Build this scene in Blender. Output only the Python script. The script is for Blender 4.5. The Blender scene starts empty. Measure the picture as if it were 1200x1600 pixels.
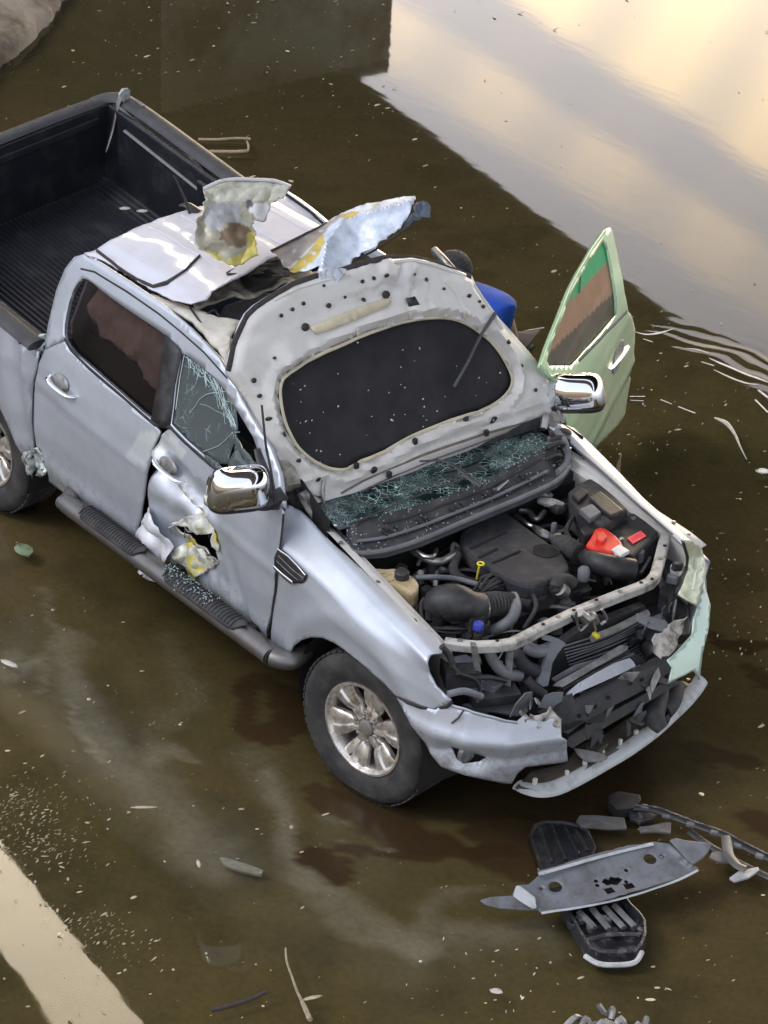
import bpy, bmesh, math, random
import numpy as np
from mathutils import Vector, Matrix, noise
from mathutils.geometry import delaunay_2d_cdt
R = math.radians
sc = bpy.context.scene
col = sc.collection
random.seed(7)

# ------------------------------------------------------------------ camera
F_ = (-0.67124, 0.55437, -0.49205); R_ = (0.61685, 0.78585, 0.04388); U_ = (-0.41101, 0.27407, 0.86946)
cd = bpy.data.cameras.new('camera'); cam = bpy.data.objects.new('camera', cd); col.objects.link(cam)
cam.matrix_world = Matrix(((R_[0], U_[0], -F_[0], 8.557), (R_[1], U_[1], -F_[1], -7.879), (R_[2], U_[2], -F_[2], 7.742), (0, 0, 0, 1)))
cd.sensor_fit = 'HORIZONTAL'; cd.sensor_width = 36; cd.lens = 138; cd.clip_start = .1; cd.clip_end = 2000
sc.camera = cam

# ------------------------------------------------------------------ sky and sun
SUN_EL, SUN_ROT = R(48), R(200)
w = bpy.data.worlds.new('World'); sc.world = w; w.use_nodes = True
nt = w.node_tree; nt.nodes.clear(); N = nt.nodes.new; L = nt.links.new
def wmath(op, a, b=None, c=None, clamp=False):
    n = N('ShaderNodeMath'); n.operation = op; n.use_clamp = clamp
    for i, v in enumerate((a, b, c)):
        if v is None: continue
        if isinstance(v, (int, float)): n.inputs[i].default_value = v
        else: L(v, n.inputs[i])
    return n.outputs[0]
tc = N('ShaderNodeTexCoord'); V = tc.outputs['Generated']
def wdot(v):
    n = N('ShaderNodeVectorMath'); n.operation = 'DOT_PRODUCT'; L(V, n.inputs[0]); n.inputs[1].default_value = v; return n.outputs['Value']
sky = N('ShaderNodeTexSky'); sky.sky_type = 'NISHITA'; sky.sun_disc = False; sky.sun_elevation = SUN_EL; sky.sun_rotation = SUN_ROT
bg1 = N('ShaderNodeBackground'); L(sky.outputs[0], bg1.inputs[0]); bg1.inputs[1].default_value = .09
# cloud deck: lavender grey cloud with peach banks low over the far side
ea = wdot((.6175, .7866, 0)); eu = wdot((0, 0, 1))
no = N('ShaderNodeTexNoise'); no.inputs['Scale'].default_value = 9; no.inputs['Detail'].default_value = 5; no.inputs['Roughness'].default_value = .55
L(V, no.inputs['Vector']); nz = wmath('SUBTRACT', no.outputs[0], .5)
no2 = N('ShaderNodeTexNoise'); no2.inputs['Scale'].default_value = 30; no2.inputs['Detail'].default_value = 3
L(V, no2.inputs['Vector']); nz2 = wmath('SUBTRACT', no2.outputs[0], .5)
# distance across the bank edge (ea grows to the right, eu upwards)
wv = wmath('ADD', wmath('SUBTRACT', wmath('MULTIPLY', ea, .4748), wmath('MULTIPLY', eu, .8801)), .2737)
al = wmath('ADD', wmath('MULTIPLY', ea, .8801), wmath('MULTIPLY', eu, .4748))
wv = wmath('ADD', wv, wmath('MULTIPLY', nz, .011)); wv = wmath('ADD', wv, wmath('MULTIPLY', nz2, .003))
ramp = N('ShaderNodeValToRGB'); cr = ramp.color_ramp; cr.interpolation = 'EASE'
cr.elements[0].position = 0; cr.elements[0].color = (0, 0, 0, 1); cr.elements[1].position = 1; cr.elements[1].color = (1, 1, 1, 1)
for p_, v_ in ((.12, 0), (.24, .42), (.34, .50), (.42, .1), (.53, .1), (.62, .9)):
    e = cr.elements.new(p_); e.color = (v_, v_, v_, 1)
L(wmath('ADD', wmath('MULTIPLY', wv, 10.0), .5), ramp.inputs[0])
sine = wmath('ADD', wmath('MULTIPLY', wmath('SINE', wmath('MULTIPLY', al, 150)), .25), .85, clamp=True)
cm = N('ShaderNodeMix'); cm.data_type = 'RGBA'; L(wmath('MULTIPLY', ramp.outputs[0], sine, clamp=True), cm.inputs[0])
cm.inputs[6].default_value = (.45, .42, .42, 1); cm.inputs[7].default_value = (1.15, .86, .52, 1)
az = wmath('MAXIMUM', wdot((-.777, .629, 0)), 0)
lobe = wmath('POWER', az, 8.0)
hi = wmath('MULTIPLY', wmath('SUBTRACT', wdot((-.67, .41, .618)), .955), 40.0, clamp=True)
ch = N('ShaderNodeMix'); ch.data_type = 'RGBA'; L(hi, ch.inputs[0]); L(cm.outputs[2], ch.inputs[6]); ch.inputs[7].default_value = (9.0, 7.6, 5.6, 1)
lobe = wmath('MULTIPLY', lobe, wmath('SUBTRACT', 1.0, wmath('MULTIPLY', wmath('MAXIMUM', wmath('SUBTRACT', eu, .66), 0), 2.5), clamp=True))
bg2 = N('ShaderNodeBackground'); L(ch.outputs[2], bg2.inputs[0])
L(wmath('ADD', wmath('MULTIPLY', lobe, 16.0), .80 * .35), bg2.inputs[1])
bg3 = N('ShaderNodeBackground'); bg3.inputs[0].default_value = (.90, .95, 1.08, 1); bg3.inputs[1].default_value = .80
a1 = N('ShaderNodeAddShader'); L(bg1.outputs[0], a1.inputs[0]); L(bg2.outputs[0], a1.inputs[1])
a2 = N('ShaderNodeAddShader'); L(a1.outputs[0], a2.inputs[0]); L(bg3.outputs[0], a2.inputs[1])
wo = N('ShaderNodeOutputWorld'); L(a2.outputs[0], wo.inputs[0])
sd = bpy.data.lights.new('sun', 'SUN'); sd.energy = .9; sd.angle = R(18); sd.color = (1, .96, .9)
so = bpy.data.objects.new('sun', sd); col.objects.link(so)
sdir = Vector((math.sin(SUN_ROT) * math.cos(SUN_EL), math.cos(SUN_ROT) * math.cos(SUN_EL), math.sin(SUN_EL)))
so.rotation_euler = sdir.to_track_quat('Z', 'Y').to_euler(); so.location = sdir * 60
sc.view_settings.view_transform = 'Standard'; sc.view_settings.look = 'None'; sc.view_settings.gamma = 1
sc.view_settings.use_curve_mapping = False; sc.view_settings.exposure = 0.12
sc.cycles.transparent_max_bounces = 16

# ------------------------------------------------------------------ materials
def mat(name, c, rough=.5, metal=0, n=0, ns=8, c2=None, bump=0, bs=40, coat=0, attr=False, spec=.5, thr=(.4, .65)):
    m = bpy.data.materials.new(name); m.use_nodes = True; t = m.node_tree; b = t.nodes['Principled BSDF']
    b.inputs['Base Color'].default_value = (*c, 1); b.inputs['Roughness'].default_value = rough
    b.inputs['Metallic'].default_value = metal; b.inputs['Coat Weight'].default_value = coat; b.inputs['Coat Roughness'].default_value = .08
    b.inputs['Specular IOR Level'].default_value = spec
    g = t.nodes.new('ShaderNodeTexCoord').outputs['Object']
    src_ = None
    if attr:
        a = t.nodes.new('ShaderNodeAttribute'); a.attribute_name = 'Col'; src_ = a.outputs['Color']
    if n or c2:
        x = t.nodes.new('ShaderNodeTexNoise'); x.inputs['Scale'].default_value = ns; x.inputs['Detail'].default_value = 7; x.inputs['Roughness'].default_value = .62
        t.links.new(g, x.inputs['Vector'])
        r = t.nodes.new('ShaderNodeMapRange'); r.inputs[1].default_value = thr[0]; r.inputs[2].default_value = thr[1]; t.links.new(x.outputs[0], r.inputs[0])
        mx = t.nodes.new('ShaderNodeMix'); mx.data_type = 'RGBA'; t.links.new(r.outputs[0], mx.inputs[0])
        if src_: t.links.new(src_, mx.inputs[6])
        else: mx.inputs[6].default_value = (*c, 1)
        if c2: mx.inputs[7].default_value = (*c2, 1)
        else:
            if src_:
                ml = t.nodes.new('ShaderNodeMix'); ml.data_type = 'RGBA'; ml.blend_type = 'MULTIPLY'; ml.inputs[0].default_value = 1
                t.links.new(src_, ml.inputs[6]); ml.inputs[7].default_value = (1 - n, 1 - n, 1 - n, 1); t.links.new(ml.outputs[2], mx.inputs[7])
            else: mx.inputs[7].default_value = (*[k * (1 - n) for k in c], 1)
        src_ = mx.outputs[2]
        rr = t.nodes.new('ShaderNodeMapRange'); rr.inputs[3].default_value = rough; rr.inputs[4].default_value = min(1, rough + .18)
        t.links.new(x.outputs[0], rr.inputs[0]); t.links.new(rr.outputs[0], b.inputs['Roughness'])
    if src_: t.links.new(src_, b.inputs['Base Color'])
    if bump:
        x = t.nodes.new('ShaderNodeTexNoise'); x.inputs['Scale'].default_value = bs; x.inputs['Detail'].default_value = 5; t.links.new(g, x.inputs['Vector'])
        bb = t.nodes.new('ShaderNodeBump'); bb.inputs['Strength'].default_value = bump; bb.inputs['Distance'].default_value = .02
        t.links.new(x.outputs[0], bb.inputs['Height']); t.links.new(bb.outputs[0], b.inputs['Normal'])
    return m
PC = (.51, .545, .60)
M = {}
M['paint'] = mat('silver_paint', PC, .34, .52, n=.12, ns=5, coat=.35, bump=.04, bs=6)
M['paintc'] = mat('silver_paint_damaged', PC, .34, .50, n=.10, ns=7, coat=.35, attr=True, bump=.05, bs=14)
M['mint'] = mat('pale_green_paint', (.46, .70, .42), .28, .35, n=.08, ns=3, coat=.8)  # silver door; the green of a reflection is put into the base colour
M['roofp'] = mat('pale_roof_paint', (.60, .61, .68), .42, .25, n=.07, ns=7, coat=.5, bump=.05, bs=12)
M['under'] = mat('underhood_paint', (.62, .605, .575), .42, .12, c2=(.44, .42, .38), thr=(.55, .85), ns=5, coat=.3, bump=.06, bs=14)
M['doortear'] = mat('torn_door_metal', (.8, .8, .8), .34, .2, n=.15, ns=16, attr=True, bump=.12, bs=30)
M['torn'] = mat('torn_bare_metal', (.60, .60, .63), .33, .40, n=.3, ns=16, attr=True, bump=.12, bs=30)
M['black'] = mat('black_plastic', (.018, .018, .02), .42, 0, c2=(.06, .057, .052), ns=14, bump=.1, bs=60, thr=(.48, .8))
M['blackm'] = mat('matt_black_plastic', (.026, .026, .03), .6, 0, c2=(.085, .078, .066), ns=11, bump=.12, bs=70, thr=(.48, .78))
M['dark'] = mat('dark_cavity', (.010, .009, .008), .8, 0, n=.5, ns=12)
M['rubber'] = mat('rubber', (.022, .021, .022), .7, 0, c2=(.075, .07, .062), ns=9, bump=.15, bs=30, thr=(.42, .8))
M['seal'] = mat('brown_rubber_seal', (.045, .036, .034), .6, 0, n=.4, ns=30)
M['liner'] = mat('bed_liner_plastic', (.013, .014, .019), .38, 0, c2=(.045, .045, .05), ns=7, bump=.18, bs=55, thr=(.5, .85))
M['rail'] = mat('grey_rail_plastic', (.048, .048, .053), .5, 0, n=.35, ns=12, bump=.1, bs=60)
M['chrome'] = mat('chrome', (.82, .83, .85), .04, 1)
M['chromed'] = mat('worn_chrome', (.55, .55, .56), .22, 1, n=.4, ns=14)
M['alloy'] = mat('alloy_wheel', (.72, .69, .64), .28, .85, c2=(.26, .20, .13), ns=20, thr=(.48, .72))
M['steel'] = mat('brushed_steel', (.33, .32, .31), .3, .8, c2=(.12, .10, .08), ns=16, thr=(.45, .8))
M['grey'] = mat('grey_plastic', (.16, .165, .175), .45, 0, n=.35, ns=9, bump=.08, bs=40)
M['lgrey'] = mat('pale_grey_frame', (.52, .51, .48), .45, .25, c2=(.13, .115, .095), ns=12, thr=(.47, .72))
M['cream'] = mat('cream_plastic', (.56, .46, .28), .4, 0, c2=(.33, .24, .12), ns=14)
M['red'] = mat('red_plastic', (.72, .03, .015), .35, 0, n=.3, ns=20)
M['label'] = mat('pink_red_label', (.80, .06, .09), .5)
M['white'] = mat('white_plastic', (.75, .75, .72), .5, 0, n=.2, ns=20)
M['blue'] = mat('blue_cap', (.03, .05, .35), .35)
M['yellow'] = mat('yellow_plastic', (.75, .62, .04), .4)
M['pad'] = mat('insulation_pad', (.014, .0135, .016), .85, 0, c2=(.03, .028, .03), ns=5, bump=.25, bs=30)
M['beige'] = mat('beige_trim', (.62, .59, .52), .6, 0, n=.3, ns=6)
M['dirtybeige'] = mat('dirty_inner_panel', (.36, .34, .28), .55, .1, c2=(.12, .10, .075), ns=10, bump=.15, bs=20)
M['seat'] = mat('slate_blue_seat_cloth', (.045, .058, .085), .8, 0, n=.3, ns=15, bump=.1, bs=90)
M['cloth'] = mat('airbag_cloth', (.46, .37, .32), .85, 0, n=.35, ns=6, bump=.2, bs=8)
M['lens'] = mat('clear_lens', (.60, .60, .50), .15, 0, c2=(.70, .72, .60), ns=9, coat=1)
M['lensg'] = mat('yellowed_headlight_lens', (.50, .52, .36), .16, .1, c2=(.66, .72, .52), ns=11, coat=1)
M['hair'] = mat('dark_grey_hair', (.045, .042, .045), .7, 0, n=.5, ns=60, bump=.5, bs=80)
M['skin'] = mat('skin', (.30, .17, .11), .5)
M['shirt'] = mat('blue_shirt_cloth', (.02, .09, .50), .8, 0, n=.25, ns=9, bump=.12, bs=14)
M['trouser'] = mat('dark_trousers', (.03, .03, .04), .85)
M['plate'] = mat('grey_undertray_plastic', (.16, .17, .19), .36, 0, c2=(.055, .052, .05), ns=7, bump=.1, bs=30, thr=(.5, .8))
M['straw'] = mat('dry_leaf', (.55, .47, .32), .6, 0, n=.4, ns=50)
M['twig'] = mat('twig', (.36, .29, .19), .7, 0, n=.4, ns=30)
M['concrete'] = mat('bank_concrete', (.27, .23, .18), .9, 0, c2=(.09, .068, .042), ns=3.0, bump=.8, bs=9)
M['deckc'] = mat('deck_concrete', (.07, .062, .045), .9, 0, n=.3, ns=.6)
M['wallc'] = mat('stained_wall', (.34, .34, .27), .9, 0, c2=(.07, .05, .028), ns=.22, thr=(.42, .56))
M['girder'] = mat('blue_grey_girder', (.55, .57, .78), .6, 0, n=.2, ns=3)
M['rust'] = mat('rusty_fascia', (.75, .38, .10), .8, 0, c2=(.14, .08, .04), ns=2)
M['greenw'] = mat('green_hoarding', (.10, .55, .22), .5)
M['earth'] = mat('brown_bank', (.42, .27, .15), .9, 0, c2=(.20, .12, .06), ns=.8)
M['torn2'] = mat('pale_bracket_metal', (.42, .47, .50), .5, .2, c2=(.16, .15, .13), ns=25)
M['paintg'] = mat('crumpled_silver_paint', (.42, .46, .45), .35, .4, n=.25, ns=12, coat=.4)
M['stepm'] = mat('tubular_step_metal', (.17, .165, .16), .32, .75, c2=(.13, .10, .07), ns=9, thr=(.45, .75))
M['crumb'] = mat('glass_crumb', (.30, .40, .38), .15, 0, coat=1)
M['rustd'] = mat('rusty_disc', (.09, .035, .03), .6, .3, n=.5, ns=20)
M['capm'] = mat('satin_hub_cap', (.30, .28, .26), .4, .6, n=.2, ns=12)
M['cowl'] = mat('dusty_black_scuttle_plastic', (.032, .032, .036), .55, 0, c2=(.085, .08, .072), ns=10, bump=.12, bs=70, thr=(.45, .8))
M['underc'] = mat('cream_primer', (.58, .52, .38), .5, 0, n=.2, ns=14)
M['sealb'] = mat('brown_sealant', (.20, .155, .11), .7, 0, n=.4, ns=25)
M['steel2'] = mat('dark_rod_steel', (.07, .07, .075), .4, .5)
M['crumbw'] = mat('white_glass_crumb', (.65, .68, .68), .3)
M['lgrey2'] = mat('grey_frame_metal', (.30, .30, .29), .45, .4, c2=(.09, .08, .07), ns=14, thr=(.45, .75))
M['wbar'] = mat('silver_grille_strip', (.70, .72, .78), .2, .4, n=.15, ns=9, coat=.6)
M['traym'] = mat('muddy_undertray', (.055, .048, .040), .6, 0, c2=(.12, .095, .065), ns=10, bump=.15, bs=40, thr=(.5, .8))
M['traym2'] = mat('wet_black_tray', (.025, .025, .03), .3, 0, c2=(.16, .16, .17), ns=22, bump=.3, bs=45, thr=(.52, .75))
M['lipm'] = mat('pale_grey_lip', (.48, .50, .50), .4, .1, c2=(.20, .20, .19), ns=14, thr=(.5, .8))
M['lens2'] = mat('dull_lamp_lens', (.20, .20, .22), .2, .2, n=.4, ns=20, coat=.6)
M['torn3'] = mat('torn_dirty_plastic', (.40, .38, .34), .6, 0, c2=(.10, .08, .06), ns=12, bump=.3, bs=25, thr=(.45, .6))
M['mintb'] = mat('silver_green_bumper_paint', (.46, .58, .49), .3, .4, c2=(.48, .50, .54), ns=1.6, coat=.6)  # silver corner tinted green to imitate a reflection
M['doorglass'] = mat('streaked_door_glass', (.1, .1, .1), .35, 0, n=.12, ns=8, attr=True, spec=.25)  # reflection comes painted in through the colour attribute
M['skin2'] = mat('lips', (.28, .10, .08), .5)
M['shard'] = mat('pale_blue_plastic', (.42, .46, .52), .5, 0, n=.3, ns=30)
M['foam'] = mat('pale_flake', (.60, .57, .48), .6, 0, n=.3, ns=40)
M['foamw'] = mat('water_foam', (.62, .61, .57), .5, 0, n=.2, ns=30)
M['gleaf'] = mat('faded_green_leaf', (.22, .30, .17), .5, 0, n=.3, ns=30)
M['litter'] = mat('floating_litter', (.62, .56, .40), .6, 0, c2=(.22, .15, .08), ns=6)
M['wallp'] = mat('pale_stained_wall', (.85, .88, .76), .9, 0, c2=(.30, .22, .14), ns=.55, thr=(.44, .60))
M['crumbt'] = mat('teal_white_glass_crack', (.46, .60, .60), .3)
def add_dirt(m, hi=.78, lo=.42, amt=.75, c=(.085, .066, .042), speck=.35):
    t = m.node_tree; b = t.nodes['Principled BSDF']; l = t.links.new; n = t.nodes.new
    lk = b.inputs['Base Color'].links; src_ = lk[0].from_socket if lk else None
    g = n('ShaderNodeTexCoord').outputs['Object']; sp = n('ShaderNodeSeparateXYZ'); l(g, sp.inputs[0])
    a = n('ShaderNodeMapRange'); a.inputs[1].default_value = hi; a.inputs[2].default_value = lo; l(sp.outputs[2], a.inputs[0])
    x = n('ShaderNodeTexNoise'); x.inputs['Scale'].default_value = 16; x.inputs['Detail'].default_value = 8; x.inputs['Roughness'].default_value = .75; l(g, x.inputs['Vector'])
    s = n('ShaderNodeMath'); s.operation = 'MULTIPLY_ADD'; l(a.outputs[0], s.inputs[0]); s.inputs[1].default_value = .30; s.inputs[2].default_value = -.14
    s2 = n('ShaderNodeMath'); s2.operation = 'ADD'; l(s.outputs[0], s2.inputs[0]); l(x.outputs[0], s2.inputs[1])
    r = n('ShaderNodeMapRange'); r.inputs[1].default_value = .50; r.inputs[2].default_value = .66; r.inputs[4].default_value = amt; l(s2.outputs[0], r.inputs[0])
    v = n('ShaderNodeTexVoronoi'); v.inputs['Scale'].default_value = 55; l(g, v.inputs['Vector'])
    r2 = n('ShaderNodeMapRange'); r2.inputs[1].default_value = .10; r2.inputs[2].default_value = .05; r2.inputs[4].default_value = speck; l(v.outputs['Distance'], r2.inputs[0])
    mx = n('ShaderNodeMath'); mx.operation = 'MAXIMUM'; l(r.outputs[0], mx.inputs[0]); l(r2.outputs[0], mx.inputs[1])
    q = n('ShaderNodeMix'); q.data_type = 'RGBA'; l(mx.outputs[0], q.inputs[0]); q.inputs[7].default_value = (*c, 1)
    if src_: l(src_, q.inputs[6])
    else: q.inputs[6].default_value = b.inputs['Base Color'].default_value
    l(q.outputs[2], b.inputs['Base Color'])
    mt = n('ShaderNodeMath'); mt.operation = 'MULTIPLY_ADD'; l(mx.outputs[0], mt.inputs[0]); mt.inputs[1].default_value = -b.inputs['Metallic'].default_value; mt.inputs[2].default_value = b.inputs['Metallic'].default_value; l(mt.outputs[0], b.inputs['Metallic'])
for k_ in ('paint', 'paintc'): add_dirt(M[k_], amt=.5, speck=.22)
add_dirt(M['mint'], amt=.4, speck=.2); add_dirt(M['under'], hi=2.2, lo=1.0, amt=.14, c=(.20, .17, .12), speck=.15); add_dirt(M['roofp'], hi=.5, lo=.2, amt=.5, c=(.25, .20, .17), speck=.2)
add_dirt(M['plate'], hi=.4, lo=.0, amt=.6, c=(.09, .075, .05), speck=.3)
def glass_mat(name, tint, refl, crack=None, trans=.55, sc1=26, base=(.02, .03, .03), lw=.05, mk=(.44, .62)):
    m = bpy.data.materials.new(name); m.use_nodes = True; t = m.node_tree; t.nodes.clear(); n = t.nodes.new; l = t.links.new
    tr = n('ShaderNodeBsdfTransparent'); tr.inputs[0].default_value = (*tint, 1)
    gl = n('ShaderNodeBsdfGlossy'); gl.inputs['Roughness'].default_value = .05; gl.inputs[0].default_value = (1, 1, 1, 1)
    df = n('ShaderNodeBsdfDiffuse'); df.inputs[0].default_value = (*base, 1)
    m1 = n('ShaderNodeMixShader'); m1.inputs[0].default_value = 1 - trans; l(tr.outputs[0], m1.inputs[1]); l(df.outputs[0], m1.inputs[2])
    fr = n('ShaderNodeFresnel'); fr.inputs[0].default_value = refl
    m2 = n('ShaderNodeMixShader'); l(fr.outputs[0], m2.inputs[0]); l(m1.outputs[0], m2.inputs[1]); l(gl.outputs[0], m2.inputs[2])
    last = m2.outputs[0]
    if crack:
        g = n('ShaderNodeTexCoord').outputs['Object']; nn = n('ShaderNodeTexNoise'); nn.inputs['Scale'].default_value = 7; l(g, nn.inputs['Vector'])
        ad = n('ShaderNodeVectorMath'); ad.operation = 'ADD'; sm = n('ShaderNodeVectorMath'); sm.operation = 'SCALE'; sm.inputs[3].default_value = .12
        l(nn.outputs['Color'], sm.inputs[0]); l(g, ad.inputs[0]); l(sm.outputs[0], ad.inputs[1])
        fac = None
        for s_, w_, k in ((sc1, lw, 1), (sc1 * 3.1, lw * 1.5, .75)):
            v = n('ShaderNodeTexVoronoi'); v.feature = 'DISTANCE_TO_EDGE'; v.inputs['Scale'].default_value = s_; l(ad.outputs[0], v.inputs['Vector'])
            r = n('ShaderNodeMapRange'); r.inputs[1].default_value = w_; r.inputs[2].default_value = 0; r.inputs[3].default_value = 0; r.inputs[4].default_value = k; l(v.outputs[0], r.inputs[0])
            nb = n('ShaderNodeTexNoise'); nb.inputs['Scale'].default_value = 9 * k; nb.inputs['Detail'].default_value = 3; l(g, nb.inputs['Vector'])
            r2 = n('ShaderNodeMapRange'); r2.inputs[1].default_value = mk[0]; r2.inputs[2].default_value = mk[1]; l(nb.outputs[0], r2.inputs[0])
            mu = n('ShaderNodeMath'); mu.operation = 'MULTIPLY'; l(r.outputs[0], mu.inputs[0]); l(r2.outputs[0], mu.inputs[1])
            if fac is None: fac = mu.outputs[0]
            else:
                mm = n('ShaderNodeMath'); mm.operation = 'MAXIMUM'; l(fac, mm.inputs[0]); l(mu.outputs[0], mm.inputs[1]); fac = mm.outputs[0]
        cd_ = n('ShaderNodeBsdfDiffuse'); cd_.inputs[0].default_value = (*crack, 1)
        m3 = n('ShaderNodeMixShader'); l(fac, m3.inputs[0]); l(last, m3.inputs[1]); l(cd_.outputs[0], m3.inputs[2]); last = m3.outputs[0]
    o = n('ShaderNodeOutputMaterial'); l(last, o.inputs[0]); return m
M['glass'] = glass_mat('tinted_window_glass', (.55, .5, .5), 1.45, trans=.75, base=(.012, .010, .012))
M['crack'] = glass_mat('shattered_windscreen_glass', (.2, .35, .33), 1.45, crack=(.42, .58, .56), trans=.35, sc1=30, base=(.008, .022, .024), lw=.05)
M['crackd'] = glass_mat('shattered_door_glass', (.5, .6, .6), 1.5, crack=(.36, .52, .52), trans=.45, sc1=13, base=(.13, .16, .165), lw=.025, mk=(.57, .70))
M['glassg'] = glass_mat('green_reflecting_glass', (.35, .38, .3), 2.6, trans=.7, base=(.02, .03, .02))

# ------------------------------------------------------------------ mesh helpers
def finish(name, me, m, parent=None, smooth=True, thick=0, bevel=0, kind=None, off=0, sharp=42):
    o = bpy.data.objects.new(name, me); col.objects.link(o)
    if m: me.materials.append(m)
    if smooth:
        me.polygons.foreach_set('use_smooth', [True] * len(me.polygons))
    if parent:
        o.parent = parent
        o.matrix_parent_inverse = Matrix() if parent.get('keep') else (Matrix() if parent.parent else Matrix.Translation(-parent.location))
    else:
        co = np.empty(len(me.vertices) * 3); me.vertices.foreach_get('co', co); co = co.reshape(-1, 3)
        c = np.array([(co[:, 0].min() + co[:, 0].max()) / 2, (co[:, 1].min() + co[:, 1].max()) / 2, co[:, 2].min()])
        me.vertices.foreach_set('co', (co - c).ravel()); o.location = c.tolist()
    if thick:
        s = o.modifiers.new('s', 'SOLIDIFY'); s.thickness = thick; s.offset = off
    if bevel:
        b = o.modifiers.new('b', 'BEVEL'); b.width = bevel; b.segments = 2; b.limit_method = 'ANGLE'; b.angle_limit = R(40)
    if smooth:
        try:
            me.set_sharp_from_angle(angle=R(sharp))
        except Exception: pass
    if kind: o['kind'] = kind
    return o
class MB:
    def __init__(s): s.v = []; s.f = []
    def add(s, v, f):
        k = len(s.v); s.v += [tuple(a) for a in v]; s.f += [tuple(i + k for i in q) for q in f]; return s
    def box(s, c, d, rot=None, taper=1):
        x, y, z = [k / 2 for k in d]; vs = []
        for sz in (-1, 1):
            k = taper if sz > 0 else 1
            for sx, sy in ((-1, -1), (1, -1), (1, 1), (-1, 1)): vs.append(Vector((sx * x * k, sy * y * k, sz * z)))
        if rot is not None: vs = [rot @ v for v in vs]
        c = Vector(c); vs = [v + c for v in vs]
        return s.add(vs, [(3, 2, 1, 0), (4, 5, 6, 7), (0, 1, 5, 4), (1, 2, 6, 5), (2, 3, 7, 6), (3, 0, 4, 7)])
    def tube(s, pts, r, n=10, cap=True, smooth=4, flat=1, up=None, corr=0):
        pts = [Vector(p) for p in pts]; rr = r if isinstance(r, (list, tuple)) else [r] * len(pts)
        if smooth and len(pts) > 2:
            P = []; Q = []
            for i in range(len(pts) - 1):
                a = pts[max(i - 1, 0)]; b = pts[i]; c = pts[i + 1]; d = pts[min(i + 2, len(pts) - 1)]
                for k in range(smooth):
                    t = k / smooth
                    P.append(.5 * ((2 * b) + (c - a) * t + (2 * a - 5 * b + 4 * c - d) * t * t + (-a + 3 * b - 3 * c + d) * t ** 3)); Q.append(rr[i] * (1 - t) + rr[i + 1] * t)
            P.append(pts[-1]); Q.append(rr[-1]); pts, rr = P, Q
        if corr: rr = [q * (1 + corr * (-1) ** i) for i, q in enumerate(rr)]
        vs = []; ref = Vector(up or (0, 0, 1)); m_ = len(pts)
        for i, p in enumerate(pts):
            t = (pts[min(i + 1, m_ - 1)] - pts[max(i - 1, 0)]); t = t.normalized() if t.length > 1e-9 else Vector((1, 0, 0))
            a = ref.cross(t)
            if a.length < 1e-3: a = Vector((1, .1, 0)).cross(t)
            a.normalize(); b = t.cross(a); 
            for k in range(n):
                th = 2 * math.pi * k / n; vs.append(p + (a * math.cos(th) + b * math.sin(th) * flat) * rr[i])
        fs = [(i * n + k, i * n + (k + 1) % n, (i + 1) * n + (k + 1) % n, (i + 1) * n + k) for i in range(m_ - 1) for k in range(n)]
        if cap: fs += [tuple(range(n - 1, -1, -1)), tuple((m_ - 1) * n + k for k in range(n))]
        return s.add(vs, fs)
    def lathe(s, prof, c=(0, 0, 0), axis='z', n=24, rot=None):
        vs = []
        for (r, h) in prof:
            for k in range(n):
                t = 2 * math.pi * k / n; x, y = r * math.cos(t), r * math.sin(t)
                v = Vector((x, y, h)) if axis == 'z' else (Vector((x, h, y)) if axis == 'y' else Vector((h, x, y)))
                if rot is not None: v = rot @ v
                vs.append(v + Vector(c))
        m_ = len(prof)
        fs = [(i * n + k, i * n + (k + 1) % n, (i + 1) * n + (k + 1) % n, (i + 1) * n + k) for i in range(m_ - 1) for k in range(n)]
        if prof[0][0] > 1e-4: fs.append(tuple(range(n - 1, -1, -1)))
        if prof[-1][0] > 1e-4: fs.append(tuple((m_ - 1) * n + k for k in range(n)))
        return s.add(vs, fs)
    def grid(s, rows, closed=False):
        n = len(rows[0]); m_ = len(rows)
        return s.add([p for r in rows for p in r], [(i * n + k, i * n + (k + 1) % n, (i + 1) * n + (k + 1) % n, (i + 1) * n + k) for i in range(m_ - 1) for k in range(n if closed else n - 1)])
    def prism(s, poly, n, h):
        # poly: coplanar 3D points, extruded along n by h
        k = len(poly); n = Vector(n).normalized() * h; vs = [Vector(p) for p in poly]; vs += [p + n for p in vs]
        return s.add(vs, [tuple(range(k - 1, -1, -1)), tuple(range(k, 2 * k))] + [(i, (i + 1) % k, k + (i + 1) % k, k + i) for i in range(k)])
    def build(s, name, m, parent=None, smooth=True, **kw):
        me = bpy.data.meshes.new(name); me.from_pydata([tuple(v) for v in s.v], [], s.f); me.validate(); me.update()
        bm = bmesh.new(); bm.from_mesh(me); bmesh.ops.recalc_face_normals(bm, faces=bm.faces); bm.to_mesh(me); bm.free()
        return finish(name, me, m, parent, smooth, **kw)
def dens(poly, sp, closed=True):
    out = []; n = len(poly)
    for i in range(n if closed else n - 1):
        a, b = poly[i], poly[(i + 1) % n]; d = math.dist(a, b); k = max(1, int(d / sp))
        out += [tuple(a[c] + (b[c] - a[c]) * j / k for c in range(len(a))) for j in range(k)]
    if not closed: out.append(tuple(poly[-1]))
    return out
def inside(x, y, poly):
    c = False; j = len(poly) - 1
    for i in range(len(poly)):
        if (poly[i][1] > y) != (poly[j][1] > y) and x < (poly[j][0] - poly[i][0]) * (y - poly[i][1]) / (poly[j][1] - poly[i][1]) + poly[i][0]: c = not c
        j = i
    return c
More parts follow.
